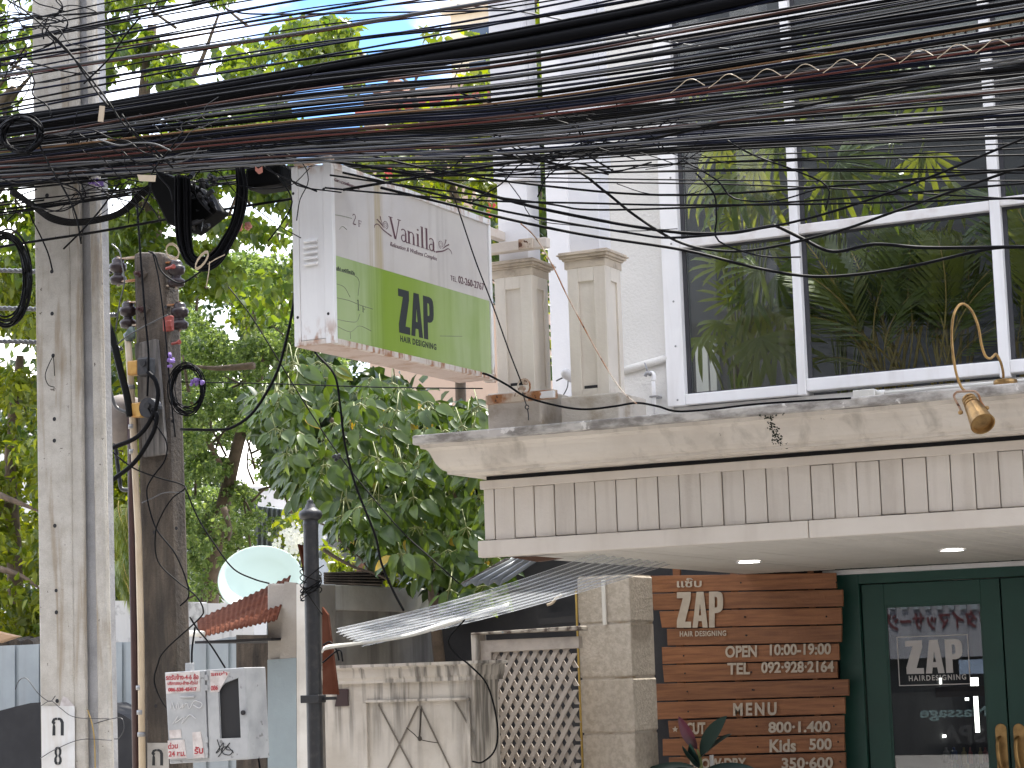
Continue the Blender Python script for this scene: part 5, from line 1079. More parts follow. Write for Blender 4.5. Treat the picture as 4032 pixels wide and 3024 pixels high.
# black canvas stall roofs at the bottom left
mb = MB(); pts = [(-80,2815),(0,2798),(60,2782),(120,2768),(165,2765)]
P = [PY(x,y,14.6) for x,y in pts]; mb.prism(P+[PY(165,3300,14.6),PY(-80,3300,14.6)], Vector((0,.4,0)))
solo('black_canopy', mb, M['cloth'], 'black canvas cover in front of the left sheet fence', 'cover')
mb = MB(); P = [PY(x,y,14.6) for x,y in ((380,2770),(445,2800),(480,2812),(540,2850),(600,2900),(600,3300),(380,3300))]; mb.prism(P, Vector((0,.4,0)))
solo('black_canopy', mb, M['cloth'], 'black canvas cover between the concrete pole and the brown pipe', 'cover')
solo('orange_tarp', MB().slab([PY(x,y,15.4) for x,y in ((-60,2530),(-20,2532),(58,2506),(-60,2478))], Vector((0,.1,0))), mat('tan_tarp', (.42,.27,.16), .8), 'corner of a tan tarpaulin above the left fence', 'tarpaulin')
mb = MB()
for i in range(4): mb.tube([PY(-40+i*50,2538,15.6),PY(0+i*50,2528,15.9),PY(20+i*50,2524,16.6)], .05, 8)
solo('tile_ridge', mb, M['darkpole'], 'row of dark rounded roof tiles just above the left fence', 'roof tiles')
# background sheds, towers
def far_box(name, x0, y0, x1, y1, Y, d, m, lab, cat='building', bot=3200):
    t = thing(name, PY(x0,bot,Y), lab, cat); a = PY(x0,y1,Y); b = PY(x1,y1,Y)
    obj('wall', MB().slab([PY(x0,bot,Y),PY(x1,bot,Y),PY(x1,y1,Y),PY(x0,y0,Y)], Vector((0,d,0))), m, t); return t
t = far_box('zinc_shed', 1000, 1990, 1215, 2020, 24, 3, M['shed'], 'grey zinc clad shed wall between the trees, above the dish', 'shed')
for i in range(11): x = 1010+i*19; obj('rib', MB().slab([PY(x,3200,23.96),PY(x+5,3200,23.96),PY(x+5,1995+i*2,23.96),PY(x,1995+i*2,23.96)], Vector((0,.03,0))), M['shed'], t)
t = thing('arched_shed', PY(1350,2250,20), 'small shed with arched grey zinc roof behind the big leaved shrub', 'shed')
mb = MB(); A = [PY(x,y,19) for x,y in ((1262,2200),(1285,2150),(1320,2105),(1370,2080),(1430,2070),(1500,2080))]; 
for p in A: mb.v += [tuple(p), tuple(p+Vector((.5,3,-.1)))]
for i in range(len(A)-1): mb.f.append((2*i,2*i+1,2*i+3,2*i+2))
o = obj('roof', mb, M['shed'], t, fix=False); s = o.modifiers.new('t','SOLIDIFY'); s.thickness = .05
obj('front_wall', MB().slab([PY(x,y,19.6) for x,y in ((1290,2700),(1560,2700),(1560,2140),(1330,2150))], Vector((0,.2,0))), M['dark'], t)
obj('shutter', MB().slab([PY(x,y,19.4) for x,y in ((1385,2290),(1470,2290),(1470,2215),(1385,2215))], Vector((0,.1,0))), M['roofbrown'], t)
# cream tower block, top centre
t = thing('tower_block', PY(1800,800,60), 'cream tower block with balconies behind the columns at top centre', 'building')
tx0, tx1 = PY(1776,200,60).x, PY(2170,200,60).x
obj('wall', MB().box(tx0,tx1+6,60,72,0,PY(1776,-500,60).z), M['apart'], t)
for k, y in enumerate((-130,20,175,330,480)):
    z = PY(1776,y,59).z; obj('floor_band', MB().box(tx0-.15,tx1+6,59.6,60,z,z+.35), M['apart'], t)
for k, (y0, y1) in enumerate(((248,300),(100,150),(400,450))):
    z0, z1 = PY(1860,y1,60).z, PY(1860,y0,60).z; a, b = PY(1855,y1,60).x, PY(1944,y1,60).x
    wd = obj('window', MB().box(a-.1,b+.1,59.85,59.99,z0-.1,z0-.02), M['roofbrown'], t)
    obj('pane', MB().box(a,b,59.9,59.98,z0,z1), mat('tower_window_glass', (.05,.07,.10), .1, spec=.8), wd)
    a2, b2 = PY(1995,y1,60).x, PY(2080,y1,60).x; obj('pane', MB().box(a2,b2,59.9,59.98,z0,z1), M['darkgrey'], wd)
# brown gabled house beyond the trees
t = thing('gabled_house', PY(1550,500,40), 'brown roofed house with pointed dark finials behind the cable band', 'house')
hx0, hx1 = PY(1432,440,40).x, PY(1960,440,40).x
obj('wall', MB().box(hx0,hx1,40,44,0,PY(1500,375,40).z), mat('tan_house_wall', (.34,.25,.19), .8), t)
obj('roof_edge', MB().box(hx0-.1,hx1,39.8,40,PY(1500,446,40).z,PY(1500,430,40).z), M['red'], t)
for px, y0, y1 in ((1548,288,352),(1476,325,362)):
    a = PY(px,y1,39.9); b = PY(px,y0,39.9); h = b.z-a.z
    obj('gable', MB().add([(a.x-h*.42,39.8,a.z),(a.x+h*.42,39.8,a.z),(a.x+h*.08,39.8,a.z+h*.75),(a.x-h*.08,39.8,a.z+h*.75),(a.x-h*.42,40.6,a.z),(a.x+h*.42,40.6,a.z),(a.x+h*.08,40.6,a.z+h*.75),(a.x-h*.08,40.6,a.z+h*.75)],[(0,1,2,3),(7,6,5,4),(0,4,5,1),(1,5,6,2),(2,6,7,3),(3,7,4,0)]), M['roofbrown'], t)
    obj('finial', MB().lathe((a.x,40.1,a.z+h*.72),(0,0,1),[(0,h*.08),(h*.1,h*.1),(h*.3,h*.02)],8), M['darkpole'], t)
# pale far buildings behind foliage at left
for (x0,y0,x1,Y,lab) in ((-300,1500,420,62,'pale far apartment block glimpsed through the leaves at far left'),(560,1900,1150,50,'pale far house glimpsed through the fine leaved tree')):
    far_box('far_building', x0, y0, x1, y0+20, Y, 5, mat('far_pale_wall', (.5,.5,.5), .8, (.4,.4,.4), .6), lab)

# ---------------------------------------------------------------- opposite side of the street (seen only as reflection)
OY = -6.5; VY = 2*YW-OY
ob = thing('massage_shop', (-3,OY,0), 'grey massage shop across the street, seen mirrored in the door glass', 'building')
obj('upper_wall', MB().box(-22,14,OY-4,OY,PY(3680,2590,VY).z,4.2), mat('opposite_wall', (.30,.30,.32), .7, (.22,.22,.24), 1.5, stretch=(6,1,.4)), ob)
obj('added_dark_storeys', MB().box(-22,14,OY-4,OY-.1,4.2,12), M['darkgrey'], ob)  # dark block added so the upstairs glass mirrors dark instead of sky
obj('lower_wall', MB().box(-22,14,OY-4,OY-.3,0,PY(3680,2590,VY).z), M['dark'], ob)
m_rt = mat('dark_red_letters', (.11,.018,.02), .6); m_bt = mat('teal_letters', (.16,.24,.24), .6)
def otext(s, x0, y0, x1, y1, m, bold=.03, cc=crp):
    # mirrored reading in the picture: starts at the right edge
    a = PY(*cc(x1,y1),VY); b = PY(*cc(x0,y1),VY); c = PY(*cc(x1,y0),VY)
    O = Vector((a.x,OY,b.z)); return lettering(s, O, Vector((b.x-a.x,0,0)), Vector((0,0,c.z-a.z)), Vector((0,1,0)), ob, m, bold=bold, depth=.03)
otext('ドタイマッサージ', 375, 470, 1150, 610, m_rt, .02)
otext('Massage', 630, 1190, 1150, 1300, m_bt, .02); otext('SPA', 800, 1330, 1130, 1470, M['greycable'], .03)
sg2 = MB()
for i in range(9): p = PY(*crp(420+i*90,440),VY); sg2.box(p.x-.05,p.x+.05,OY,OY+.05,p.z,p.z+.25)
obj('window_bars', sg2, M['galv'], ob)
obj('shop_window', MB().box(PY(*crp(1180,900),VY).x,PY(*crp(930,900),VY).x,OY,OY+.03,PY(*crp(900,940),VY).z,PY(*crp(900,830),VY).z), mat('pale_blue_poster', (.3,.38,.5), .6), ob)
struct('rear_building', MB().box(-60,60,-30,-12,0,13), M['darkgrey'])

# ---------------------------------------------------------------- cables
zc = 8.15
def cab(pts, Y, r, m, lab, grp=None, name='cable', n=6, nn=5): return solo(name, MB().tube(pxpath(pts, Y, n), r, nn), M[m], lab, 'cable', grp, smooth=True)
pxr = lambda w_: w_*1.42/2/FPX*9.1
def y3(yl, ym, yr): return [(-260, yl+(yl-ym)*.13), (0,yl), (1000,(yl*.30+ym*.80-yr*.10)), (2016,ym), (3000,(-yl*.10+ym*.70+yr*.40)), (4032,yr), (4400, yr+(yr-ym)*.24)]
# heavy trunk band
for dy, w_, m_, lab in ((-34,10,'black','thin black messenger wire along the top of the heavy trunk cable'),(-16,26,'black','black trunk cable, upper of the heavy pair across the picture'),(1,7,'whitecable','pale strand standing in for the highlight between the heavy trunk cables'),(24,40,'black','thickest black trunk cable, lower of the heavy pair'),(50,10,'bluecable','blue black cable just below the thickest trunk cable')):  # the whitecable strand is added as the highlight on the trunk pair
    cab([(-260,535+dy*.8),(0,492+dy*.8),(500,422+dy*.85),(1000,336+dy),(1600,228+dy),(2100,140+dy*1.05),(2700,22+dy*1.1),(3300,-130+dy*1.2),(4100,-350)], zc, pxr(w_), m_, lab)
spec_ = [
 ((0,76,'a'),[(-260,110),(0,78),(500,40),(900,-8),(1500,-110)],7,'black','thin black cable crossing the top left corner'),
 (0,[(-260,200),(0,165),(300,115),(700,35),(900,-10),(1300,-80)],9,'black','black cable just under the top left corner'),
 (0,[(-260,280),(0,238),(500,165),(1100,66),(1500,0),(2200,-130)],8,'black','black cable crossing the upper sky, upper of a pair'),
 (0,[(-260,295),(0,252),(500,182),(1100,84),(1650,0),(2200,-100)],6,'browncable','brown cable crossing the upper sky, lower of a pair'),
 (0,[(-260,335),(0,296),(500,226),(1100,142),(1600,60),(2016,-10),(2600,-120)],10,'whitecable','pale grey lashed cable with red stripe above the trunk band'),
 (0,[(-260,345),(0,305),(500,234),(1100,150),(1600,68),(2100,-18),(2600,-120)],5,'redcable','thin red line under the pale lashed cable'),
 (0,[(-260,412),(0,374),(500,292),(1100,206),(1800,90),(2300,-5),(2700,-90)],7,'bluecable','blue black cable midway above the trunk band'),
 (0,[(-260,480),(0,447),(500,350),(1100,250),(1900,105),(2500,-20),(2900,-120)],7,'bluecable','blue black cable close above the trunk band'),
 (0,[(900,40),(1030,56),(1600,48),(2016,40)],6,'bluecable','nearly level blue black cable in the sky patch'),
 (0,[(1800,20),(2000,38),(2297,95),(2686,174),(3100,207),(3500,205),(3900,200),(4200,180)],5,'greycable','thin light grey wire sagging across the upper window'),
 (0,[(-200,1020),(0,973),(400,910),(800,838),(1150,783),(1500,722),(2016,640),(2500,560),(3100,430),(3600,340),(4300,200)],9,'black2','single cable crossing the upper face of the sign'),
 (0,[(900,510),(1000,528),(1333,584),(1717,671),(2100,727),(2600,768),(3200,740),(4200,650)],7,'black2','cable descending right above the sign top'),
 (0,[(1000,600),(1150,628),(1317,638),(1717,707),(2100,815),(2579,905),(2845,920),(3020,893),(3060,892),(3160,940),(3280,991),(3444,962),(3650,976),(4032,973),(4300,975)],10,'black','thick wavy cable sagging across the window mullion'),
 (0,[(1350,680),(1700,760),(2000,835),(2460,915),(2686,935),(3100,880),(3520,752),(4032,545),(4300,440)],7,'black','cable rising right across the window transom'),
 (0,[(1500,740),(1750,800),(2000,863),(2300,925),(2690,985),(3000,1060),(3240,1090),(3546,1057),(3880,983),(4050,970),(4300,940)],9,'black','lowest cable sagging in front of the lower window panes'),
 (0,[(1900,590),(2000,612),(2246,662),(2379,752),(2502,850),(2666,950),(2820,987),(3000,980),(3300,910),(3560,820),(4300,560)],8,'black2','cable dropping steeply over the wall then rising right'),
 (0,[(1280,740),(1500,760),(1900,790),(2300,800),(2700,808),(3400,800),(4300,770)],6,'black','level cable just above the posts, upper'),
 (0,[(1300,690),(1700,745),(2150,802),(2320,826),(2700,818),(3200,790),(4300,700)],6,'black2','slightly kinked cable over the posts'),
 (0,[(1780,760),(1804,822),(1870,1020),(1943,1210),(2000,1370),(2055,1512)],4,'black2','thin wire slanting down over the sign to the lower bracket'),
 (0,[(2050,880),(2107,934),(2174,1042),(2241,1180),(2369,1416),(2450,1540),(2507,1590)],4,'rust','thin brown wire slanting down across the second pedestal'),
]
for _, pts, w_, m_, lab in spec_: cab(pts, zc+random.uniform(-.25,.3), pxr(w_), m_, lab)
cab([(1900,1470),(1930,1480),(2000,1518),(2077,1565),(2205,1600),(2307,1612),(2420,1600),(2507,1587),(2590,1600),(2666,1620),(2800,1612),(2973,1592),(3150,1580),(3350,1568)], 9.45, .0055, 'black', 'black cable drooping from the sign along the ledge to the junction box')
cab([(1160,1150),(1153,1215),(1125,1350),(1085,1480),(1000,1620),(920,1680),(860,1692),(712,1690)], 9.3, .008, 'black', 'thick black cable sweeping from the sign down to the old pole')
cab([(1240,1380),(1251,1400),(1318,1478),(1340,1600),(1358,1746),(1400,1910),(1476,2104),(1502,2217),(1545,2320),(1590,2405)], 9.9, .0065, 'black', 'black cable dropping from the sign over the big leaved shrub')
cab([(900,1130),(1000,1262),(1195,1580),(1328,1782),(1461,1951),(1590,2100),(1700,2200),(1809,2299)], 10.0, .0038, 'black2', 'thin black wire slanting through the shrub to the canopy corner')
cab([(712,1504),(1100,1512),(1500,1525),(1900,1530)], 9.9, .0035, 'black2', 'taut thin wire level below the sign from the old pole')
clump(1328,1800,9.95,M['iron'],'black cable clamp in front of the big leaved shrub', n=5, sx=14, sy=14, name='cable_clamp')
cab([(1830,2440),(1765,2520),(1800,2580),(1850,2620),(1920,2700),(1958,2850),(1950,2950),(1900,3000),(1860,2998)], 11.2, .0055, 'black2', 'grey cable curling down in front of the lattice gate')
cab([(1272,2540),(1300,2528),(1325,2560),(1335,2600)], 10.6, .005, 'black2', 'cable end hooked over the garden wall beside the iron post')
cab([(1270,2610),(1335,2560),(1350,2605)], 10.6, .005, 'black', 'short black cable loop at the garden wall cap')
for k in range(5):
    cab([(40,735+k*6),(130,800+k*5),(205,848+k*6),(307,866+k*5),(461,834+k*5),(563,745+k*8),(640,700)], 8.25+k*.01, pxr(7), 'black', 'black cable hanging in a shallow loop across the concrete pole', 'looped cables across the concrete pole')
# the many look-alike cables
G1 = 'black cables strung along the street'; LB = 'thin black telecom cable in the dense bundle strung along the street'
n_c = 0
def cabm(yl, ym, yr, w_, m_):
    global n_c
    n_c += 1; Y = zc+random.uniform(-.30,.35)
    pts = y3(yl, ym, yr); low = max(0, min(1, (ym-500)/60))
    pts = [(x, y-(26*low if x == 1000 else 0)) for x, y in pts]; pts.insert(3, (1480, (pts[2][1]+pts[3][1])/2-4))
    wob = [(x, y+random.uniform(-2.5,2.5), Y + 1.05*low*max(0, min(1, (x-450)/700))) for x, y in pts]
    solo('street_cable', MB().tube(pxpath(wob, Y, 7), pxr(w_), 5), M[m_], LB, 'cable', G1, smooth=True)
for i in range(16):
    t = (i+random.random()*.7)/16; cabm(95+440*t+random.uniform(-12,12), -240+480*t+random.uniform(-16,16), -620+520*t+random.uniform(-20,20), random.choice((5,6,7,8)), random.choice(('black','black','bluecable','black2')))
for i in range(26):
    t = (i+random.random()*.9)/26; cabm(500+120*t+random.uniform(-14,14), 215+230*t+random.uniform(-12,12), -130+290*t+random.uniform(-20,20), random.choice((5,6,7,9,11)), random.choice(('black','black','black2','bluecable')))
for i in range(64):
    t = (i+random.random()*1.0)/64; cabm(610+125*t+random.gauss(0,8), 400+225*t+random.gauss(0,9), 110+420*t+random.gauss(0,16), random.choice((4.5,5,6,7,8,10)), random.choice(('black','black','black','black2','black2','bluecable')))
for i in range(12):
    t = i/12; cabm(700+random.uniform(-60,200), 600+130*t+random.uniform(-10,10), 380+420*t+random.uniform(-30,30), random.choice((5,6,7)), random.choice(('black','black2')))
for i, (yl, ym, yr, w_, m_, lab) in enumerate((
  (640,455,150,8,'browncable','rust brown cable crossing the upper window panes'),(660,470,170,6,'redcable','thin red brown cable below the rust brown one'),
  (600,400,80,6,'orangecable','orange lashed cable with loose ties across the upper window'),(700,560,350,6,'browncable','red brown cable low in the dense bundle'),
  (655,540,225,8,'whitecable','pale glinting cable, uppermost of the three across the window'),(690,575,305,7,'whitecable','pale glinting cable, middle of the three across the window'),(710,600,430,7,'whitecable','pale glinting cable, lowest of the three across the window'),
  (560,330,18,7,'greycable','light grey cable near the top right corner'),(675,520,240,6,'greycable','light grey cable mid height in the dense bundle'),(560,300,-60,6,'greycable','light grey cable leaving the frame at the upper right'),
  (560,250,-140,7,'browncable','brown cable among the upper cables'))):
    cab(y3(yl,ym,yr), zc-.3, pxr(w_), m_, lab, n=7)
# loose ties on the orange cable
mb = MB()
for k in range(9):
    x = 2700+k*150; yb = 318-(x-2700)*.13 ; mb.tube(pxpath([(x-60,yb+48),(x-25,yb+22),(x+5,yb-3),(x+35,yb-5),(x+75,yb+18)], zc-.33, 4), .0018, 4)
solo('loose_ties', mb, M['creampipe'], 'loose pale ties spiralling off the orange lashed cable', 'cable ties')
# tangles and steeper stray wires
def stray(n, x0, x1, y0, y1, Y, seed, lab, nm='wire_tangle', m='black', r=.0028, sp=90):
    R = random.Random(seed); mb = MB()
    for i in range(n):
        x, y = R.uniform(x0,x1), R.uniform(y0,y1); pts = [(x,y)]; a = R.uniform(-.7,.7)+(math.pi if R.random() < .5 else 0)
        for k in range(R.randint(3,5)): a += R.uniform(-.9,.9); x += sp*math.cos(a)*R.uniform(.6,1.3); y += sp*.55*math.sin(a); pts.append((x,y))
        mb.tube(pxpath(pts, Y+R.uniform(-.1,.1), 4), r*R.uniform(.6,1.4), 4)
    return solo(nm, mb, M[m], lab, 'wire tangle', smooth=True)
stray(30, 60, 620, 560, 760, zc-.35, 3, 'tangle of thin dark wires in front of the concrete pole')
stray(20, 80, 260, 30, 120, zc-.3, 5, 'black wire tangle around the top of the concrete pole', sp=60, m='black')
stray(16, -40, 120, 100, 330, zc-.3, 6, 'loose wires at the top left edge', sp=90)
stray(16, 620, 1080, 520, 680, zc-.2, 8, 'tangle of crossing wires above the sign', sp=150)
stray(30, 1900, 2900, 540, 700, zc-.2, 9, 'crossing wires in front of the posts', sp=170, m='black')
stray(5, 560, 760, 560, 640, zc-.4, 10, 'pale wire tangle left of the sign', sp=80, m='greycable')
for i, pts in enumerate((((30,0),(120,60),(260,190),(330,290),(395,380),(430,420)),((190,130),(300,240),(420,390),(480,480),(560,560),(640,640)),((480,450),(530,520),(600,580),(680,660)),((560,60),(500,130),(430,230),(330,330)),((720,520),(660,600),(600,680),(590,760),(540,860)),((250,980),(330,900),(400,820),(470,720)),((150,560),(200,660),(260,760),(300,850),(320,960)))):
    cab(pts, zc-.35, pxr(6), 'black2', ('stray wire slanting across the upper part of the concrete pole','long stray wire running down right from the pole top','stray wire slanting down behind the trunk band','stray wire slanting down left of the sky gap','stray wire curling below the pale label','wire looping at the right edge of the concrete pole','stray wire down the middle of the concrete pole')[i])
# bundle of cables hanging on the concrete pole
mb = MB()
for k in range(7): mb.tube(pxpath([(262+k*6,640),(264+k*7,580),(272+k*8,530),(290+k*9,492)], YP-.06, 4), pxr(6), 5)
solo('riser_bundle', mb, M['black'], 'bundle of black cables bending up the face of the concrete pole', 'cable bundle', smooth=True)
mb = MB()
for k in range(9): mb.tube(pxpath([(480+k*5,640),(486+k*4,560),(482+k*5,500),(470+k*6,450)], zc+.3, 4), pxr(7), 5)
solo('drop_bundle', mb, M['black'], 'thick bundle of black cables dropping from the trunk band right of the pole', 'cable bundle', smooth=True)
# coils
def coil(cx, cy, rx, ry, Y, n, r, lab, m='black', a0=0, a1=360, jit=6, seed=1, nm='cable_coil'):
    R = random.Random(seed); mb = MB()
    for k in range(n):
        dx, dy, sx, sy = R.uniform(-jit,jit), R.uniform(-jit,jit), R.uniform(.84,1.1), R.uniform(.84,1.1); t0 = R.uniform(-12,12)
        pts = [(cx+dx+rx*sx*math.cos(math.radians(a)), cy+dy+ry*sy*math.sin(math.radians(a)), Y+R.uniform(-.03,.03)) for a in np.linspace(a0+t0, a1+t0, 15)]
        mb.tube(pxpath(pts, Y, 3), r, 5)
    return solo(nm, mb, M[m], lab, 'cable coil', smooth=True)
coil(85, 530, 78, 70, zc-.35, 20, pxr(6), 'coil of black cable at the left edge in front of the pole')
coil(25, 1100, 85, 175, zc-.3, 9, pxr(7), 'long hanging coil of cable cut by the left edge', m='black2', seed=4, jit=8)
coil(735, 1530, 62, 95, YO-.05, 12, .0035, 'small coil of thin black wire right of the old pole', seed=6, jit=10)
mb = MB(); R = random.Random(2)
for k in range(52):
    o_ = R.uniform(0,1); d = o_*62
    mb.tube(pxpath([(690+d*.9,690),(688+d,770),(690+d,880),(700+d*.9,960),(735+d*.5,1035-d*.5),(800,1068-d*.9),(865-d*.4,1040-d*.8),(915-d*.6,960-d*.4),(955-d*.7,870),(975-d*.7,760),(960-d*.5,660)], zc+R.uniform(-.1,.1), 4), pxr(7), 5)
solo('big_cable_coil', mb, M['black'], 'big U shaped hank of black cables hanging left of the sign', 'cable coil', smooth=True)
mb = MB()
for px, py, a in ((705,1000,.3),(820,1035,-.8)):
    for k in range(3): c_ = PY(px,py,zc-.12); mb.tube([c_+Vector((.035*math.cos(t*.6+a),-.05,.035*math.sin(t*.6)+k*.004)) for t in range(12)], .0025, 4)
mb.tube(pxpath([(825,1030),(822,1070),(812,1130)],zc-.15), .0028, 4).tube(pxpath([(818,1040),(850,1020),(885,1003)],zc-.15), .0028, 4)
solo('pale_cord', mb, M['creampipe'], 'pale cord tied round the big hank of cables', 'cord')
# splice enclosure: flat black box tilted
enc = thing('splice_closure', PY(700,800,zc+.1), 'black fibre splice closure slung at an angle under the cables', 'splice closure')
obj('case', MB().slab([PY(x,y,zc+.05) for x,y in ((655,885),(735,925),(860,810),(690,690),(580,690))], Vector((0,.10,0))) if False else MB().prism([PY(x,y,zc+.05) for x,y in ((575,720),(655,880),(740,915),(850,830),(780,740),(620,670))], Vector((0,.12,0))), M['black2'], enc, bevel=.012)
mb = MB(); R = random.Random(9)
for k in range(34):
    p = PY(R.uniform(730,850), R.uniform(690,900)-0, zc+R.uniform(-.04,.1)); d = Vector((R.uniform(-1,1),R.uniform(-1,1),R.uniform(-1,1))).normalized(); mb.lathe(p-d*.02, d, [(0,.012),(.03,.012),(.03,.006),(.05,.006)], 6)
obj('fittings', mb, M['iron'], enc)['kind'] = 'stuff'
enc2 = solo('splice_closure', MB().box(PY(985,700,zc+.2).x,PY(1130,700,zc+.2).x,zc+.15,zc+.3,PY(1060,745,zc+.2).z,PY(1060,655,zc+.2).z), M['black2'], 'rectangular black splice closure just left of the sign top', 'splice closure', bevel=.02)
solo('cable_tag', MB().slab([PY(x,y,zc-.36) for x,y in ((385,478),(405,480),(412,418),(392,416))], Vector((0,.004,0))), M['creampipe'], 'small cream tag hanging on the trunk band right of the pole', 'tag')
solo('cable_tag', MB().slab([PY(x,y,zc-.36) for x,y in ((495,78),(508,72),(530,32),(520,32))], Vector((0,.004,0))), M['greycable'], 'narrow grey tag on the upper left cables', 'tag')
solo('cable_label', MB().slab([PY(x,y,zc-.45) for x,y in ((548,712),(608,715),(612,690),(540,688))], Vector((0,.006,0))), M['creampipe'], 'torn cream label wrapped on cables right of the pole', 'tag')
solo('paper_label', MB().slab([PY(x,y,zc-.2) for x,y in ((1005,672),(1018,685),(1033,678),(1033,655),(1005,655))], Vector((0,.004,0))), M['pink'], 'pinkish plastic flap left of the sign top', 'tag')
# ---------------------------------------------------------------- foliage
def leaf_cloud(name, C3, size, mtl, parent=None, aspect=.62, droop=.5, seed=0, heart=False, kind=None, ups=.5):
    """C3 (n,3) positions, size (n,) leaf lengths -> one mesh of folded leaves"""
    g = np.random.default_rng(seed); n = len(C3)
    d = g.normal(size=(n,3)); d[:,2] -= droop*1.6; d /= np.linalg.norm(d,axis=1,keepdims=True)
    up = g.normal(size=(n,3))*.7 + np.array([0,-.25,ups*1.6]); s = np.cross(d, up); s /= np.linalg.norm(s,axis=1,keepdims=True)+1e-9
    nn = np.cross(s, d)
    L_ = size[:,None]; W = L_*aspect*.5
    p0 = C3; tip = C3+d*L_ - nn*L_*.10
    a, b = (.22,.95,.68,.62) if heart else (.30,1.0,.72,.60), None
    l1, w1, l2, w2 = a
    mid1 = C3+d*L_*l1+nn*L_*.0; mid2 = C3+d*L_*l2-nn*L_*.03
    f = nn*W*.35
    V = np.stack([p0, C3+d*L_*l1+s*W*w1+f, C3+d*L_*l2+s*W*w2+f*.6, tip, C3+d*L_*l2-s*W*w2+f*.6, C3+d*L_*l1-s*W*w1+f, mid1, mid2], 1).reshape(-1,3)
    base = (np.arange(n)*8)[:,None]
    # faces: two quads each side along rib
    F = np.concatenate([base+np.array([[0,1,2,7]]), base+np.array([[7,2,3,4]])[:, [0,1,2,3]], base+np.array([[0,7,4,5]])], 1).reshape(-1,4)
    me = bpy.data.meshes.new(name); me.vertices.add(len(V)); me.vertices.foreach_set('co', V.astype(np.float32).ravel())
    nf = len(F); me.loops.add(nf*4); me.loops.foreach_set('vertex_index', F.astype(np.int32).ravel()); me.polygons.add(nf)
    me.polygons.foreach_set('loop_start', np.arange(nf, dtype=np.int32)*4); 
    try: me.polygons.foreach_set('loop_total', np.full(nf,4,dtype=np.int32))
    except Exception: pass
    me.update(calc_edges=True)
    at = me.attributes.new('rnd','FLOAT','FACE'); r = np.repeat(g.random(n),3).astype(np.float32); at.data.foreach_set('value', r)
    me.materials.append(mtl)
    o = bpy.data.objects.new(name, me); COL.objects.link(o)
    if parent:
        o.parent = parent; o.matrix_parent_inverse = Matrix.Translation(-Vector(parent.location))
    if kind: o['kind'] = kind
    return o
def npPY(px, py, Y):
    F_ = np.array(cF); R_ = np.array(cR); U_ = np.array(cU)
    r = F_ + R_*((px-2016)/FPX)[:,None] - U_*((py-1512)/FPX)[:,None]
    return np.array(CAM) + r*(Y/r[:,1])[:,None]
def crown(cl, per, Y0, Y1, seed, rmin=.4):
    """cl: list of clumps (px,py,rx,ry); leaves near the clump shells"""
    g = np.random.default_rng(seed); out = []
    for (px,py,rx,ry) in cl:
        n = int(per*rx*ry/10000); th = g.random(n)*2*np.pi; rr = np.sqrt(g.random(n))
        x = px+rx*rr*np.cos(th); y = py+ry*rr*np.sin(th)+ (rx*.15)*rr**2
        Yc = g.uniform(Y0,Y1); Y = Yc+g.normal(size=n)*(rx/FPX*Yc)*.7
        out.append(npPY(x, y, Y))
    return np.concatenate(out)
def scatter_clumps(poly, n, r0, r1, seed, holes=()):
    g = random.Random(seed); out = []
    xs = [p[0] for p in poly]; ys = [p[1] for p in poly]
    def inside(x, y, P):
        c = False; j = len(P)-1
        for i in range(len(P)):
            if (P[i][1] > y) != (P[j][1] > y) and x < (P[j][0]-P[i][0])*(y-P[i][1])/(P[j][1]-P[i][1])+P[i][0]: c = not c
            j = i
        return c
    t = 0
    while len(out) < n and t < n*60:
        t += 1; x, y = g.uniform(min(xs),max(xs)), g.uniform(min(ys),max(ys))
        if not inside(x,y,poly): continue
        r = g.uniform(r0,r1)
        if any((x-hx)**2/(hr+r*.55)**2+(y-hy)**2/(hs+r*.5)**2 < 1 for hx,hy,hr,hs in holes): continue
        out.append((x,y,r,r*g.uniform(.55,.9)))
    return out
def tree(name, label, clumps, per, Y0, Y1, size, mtl, seed, trunk=None, branches=(), droop=.5, aspect=.62, heart=False, r=.12, zb=.13):
    base = PY(trunk[0], trunk[1], trunk[2]); t = thing(name, (base.x, trunk[2], zb), label, 'tree')
    P3 = crown(clumps, per, Y0, Y1, seed); g = np.random.default_rng(seed+5)
    leaf_cloud('crown', P3, size*g.uniform(.65,1.25,len(P3)), mtl, t, aspect=aspect, droop=droop, seed=seed+1, heart=heart)
    mb = MB(); tp = [Vector((base.x,trunk[2],zb))]+[PY(*p) for p in trunk[3]]
    m = len(spl(tp,5)); mb.tube(spl(tp,5), [r*(1-.65*i/m) for i in range(m)], 9); 
    for b in branches:
        q = spl([PY(*p) for p in b],4); m = len(q); mb.tube(q, [r*.35*(1-.8*i/m) for i in range(m)], 6)
    R = random.Random(seed)
    for k in range(len(clumps)//5):       # twigs out to the clumps
        c = clumps[R.randrange(len(clumps))]; e = PY(c[0],c[1],(Y0+Y1)/2); s = PY(c[0]+R.uniform(-260,260), c[1]+R.uniform(80,260), (Y0+Y1)/2)
        q = spl([s, s.lerp(e,.5)+Vector((R.uniform(-.2,.2),0,R.uniform(-.1,.1))), e],4); mb.tube(q, [r*.13*(1-.06*i) for i in range(len(q))], 5)
    obj('trunk', mb, M['bark'], t, smooth=True); return t
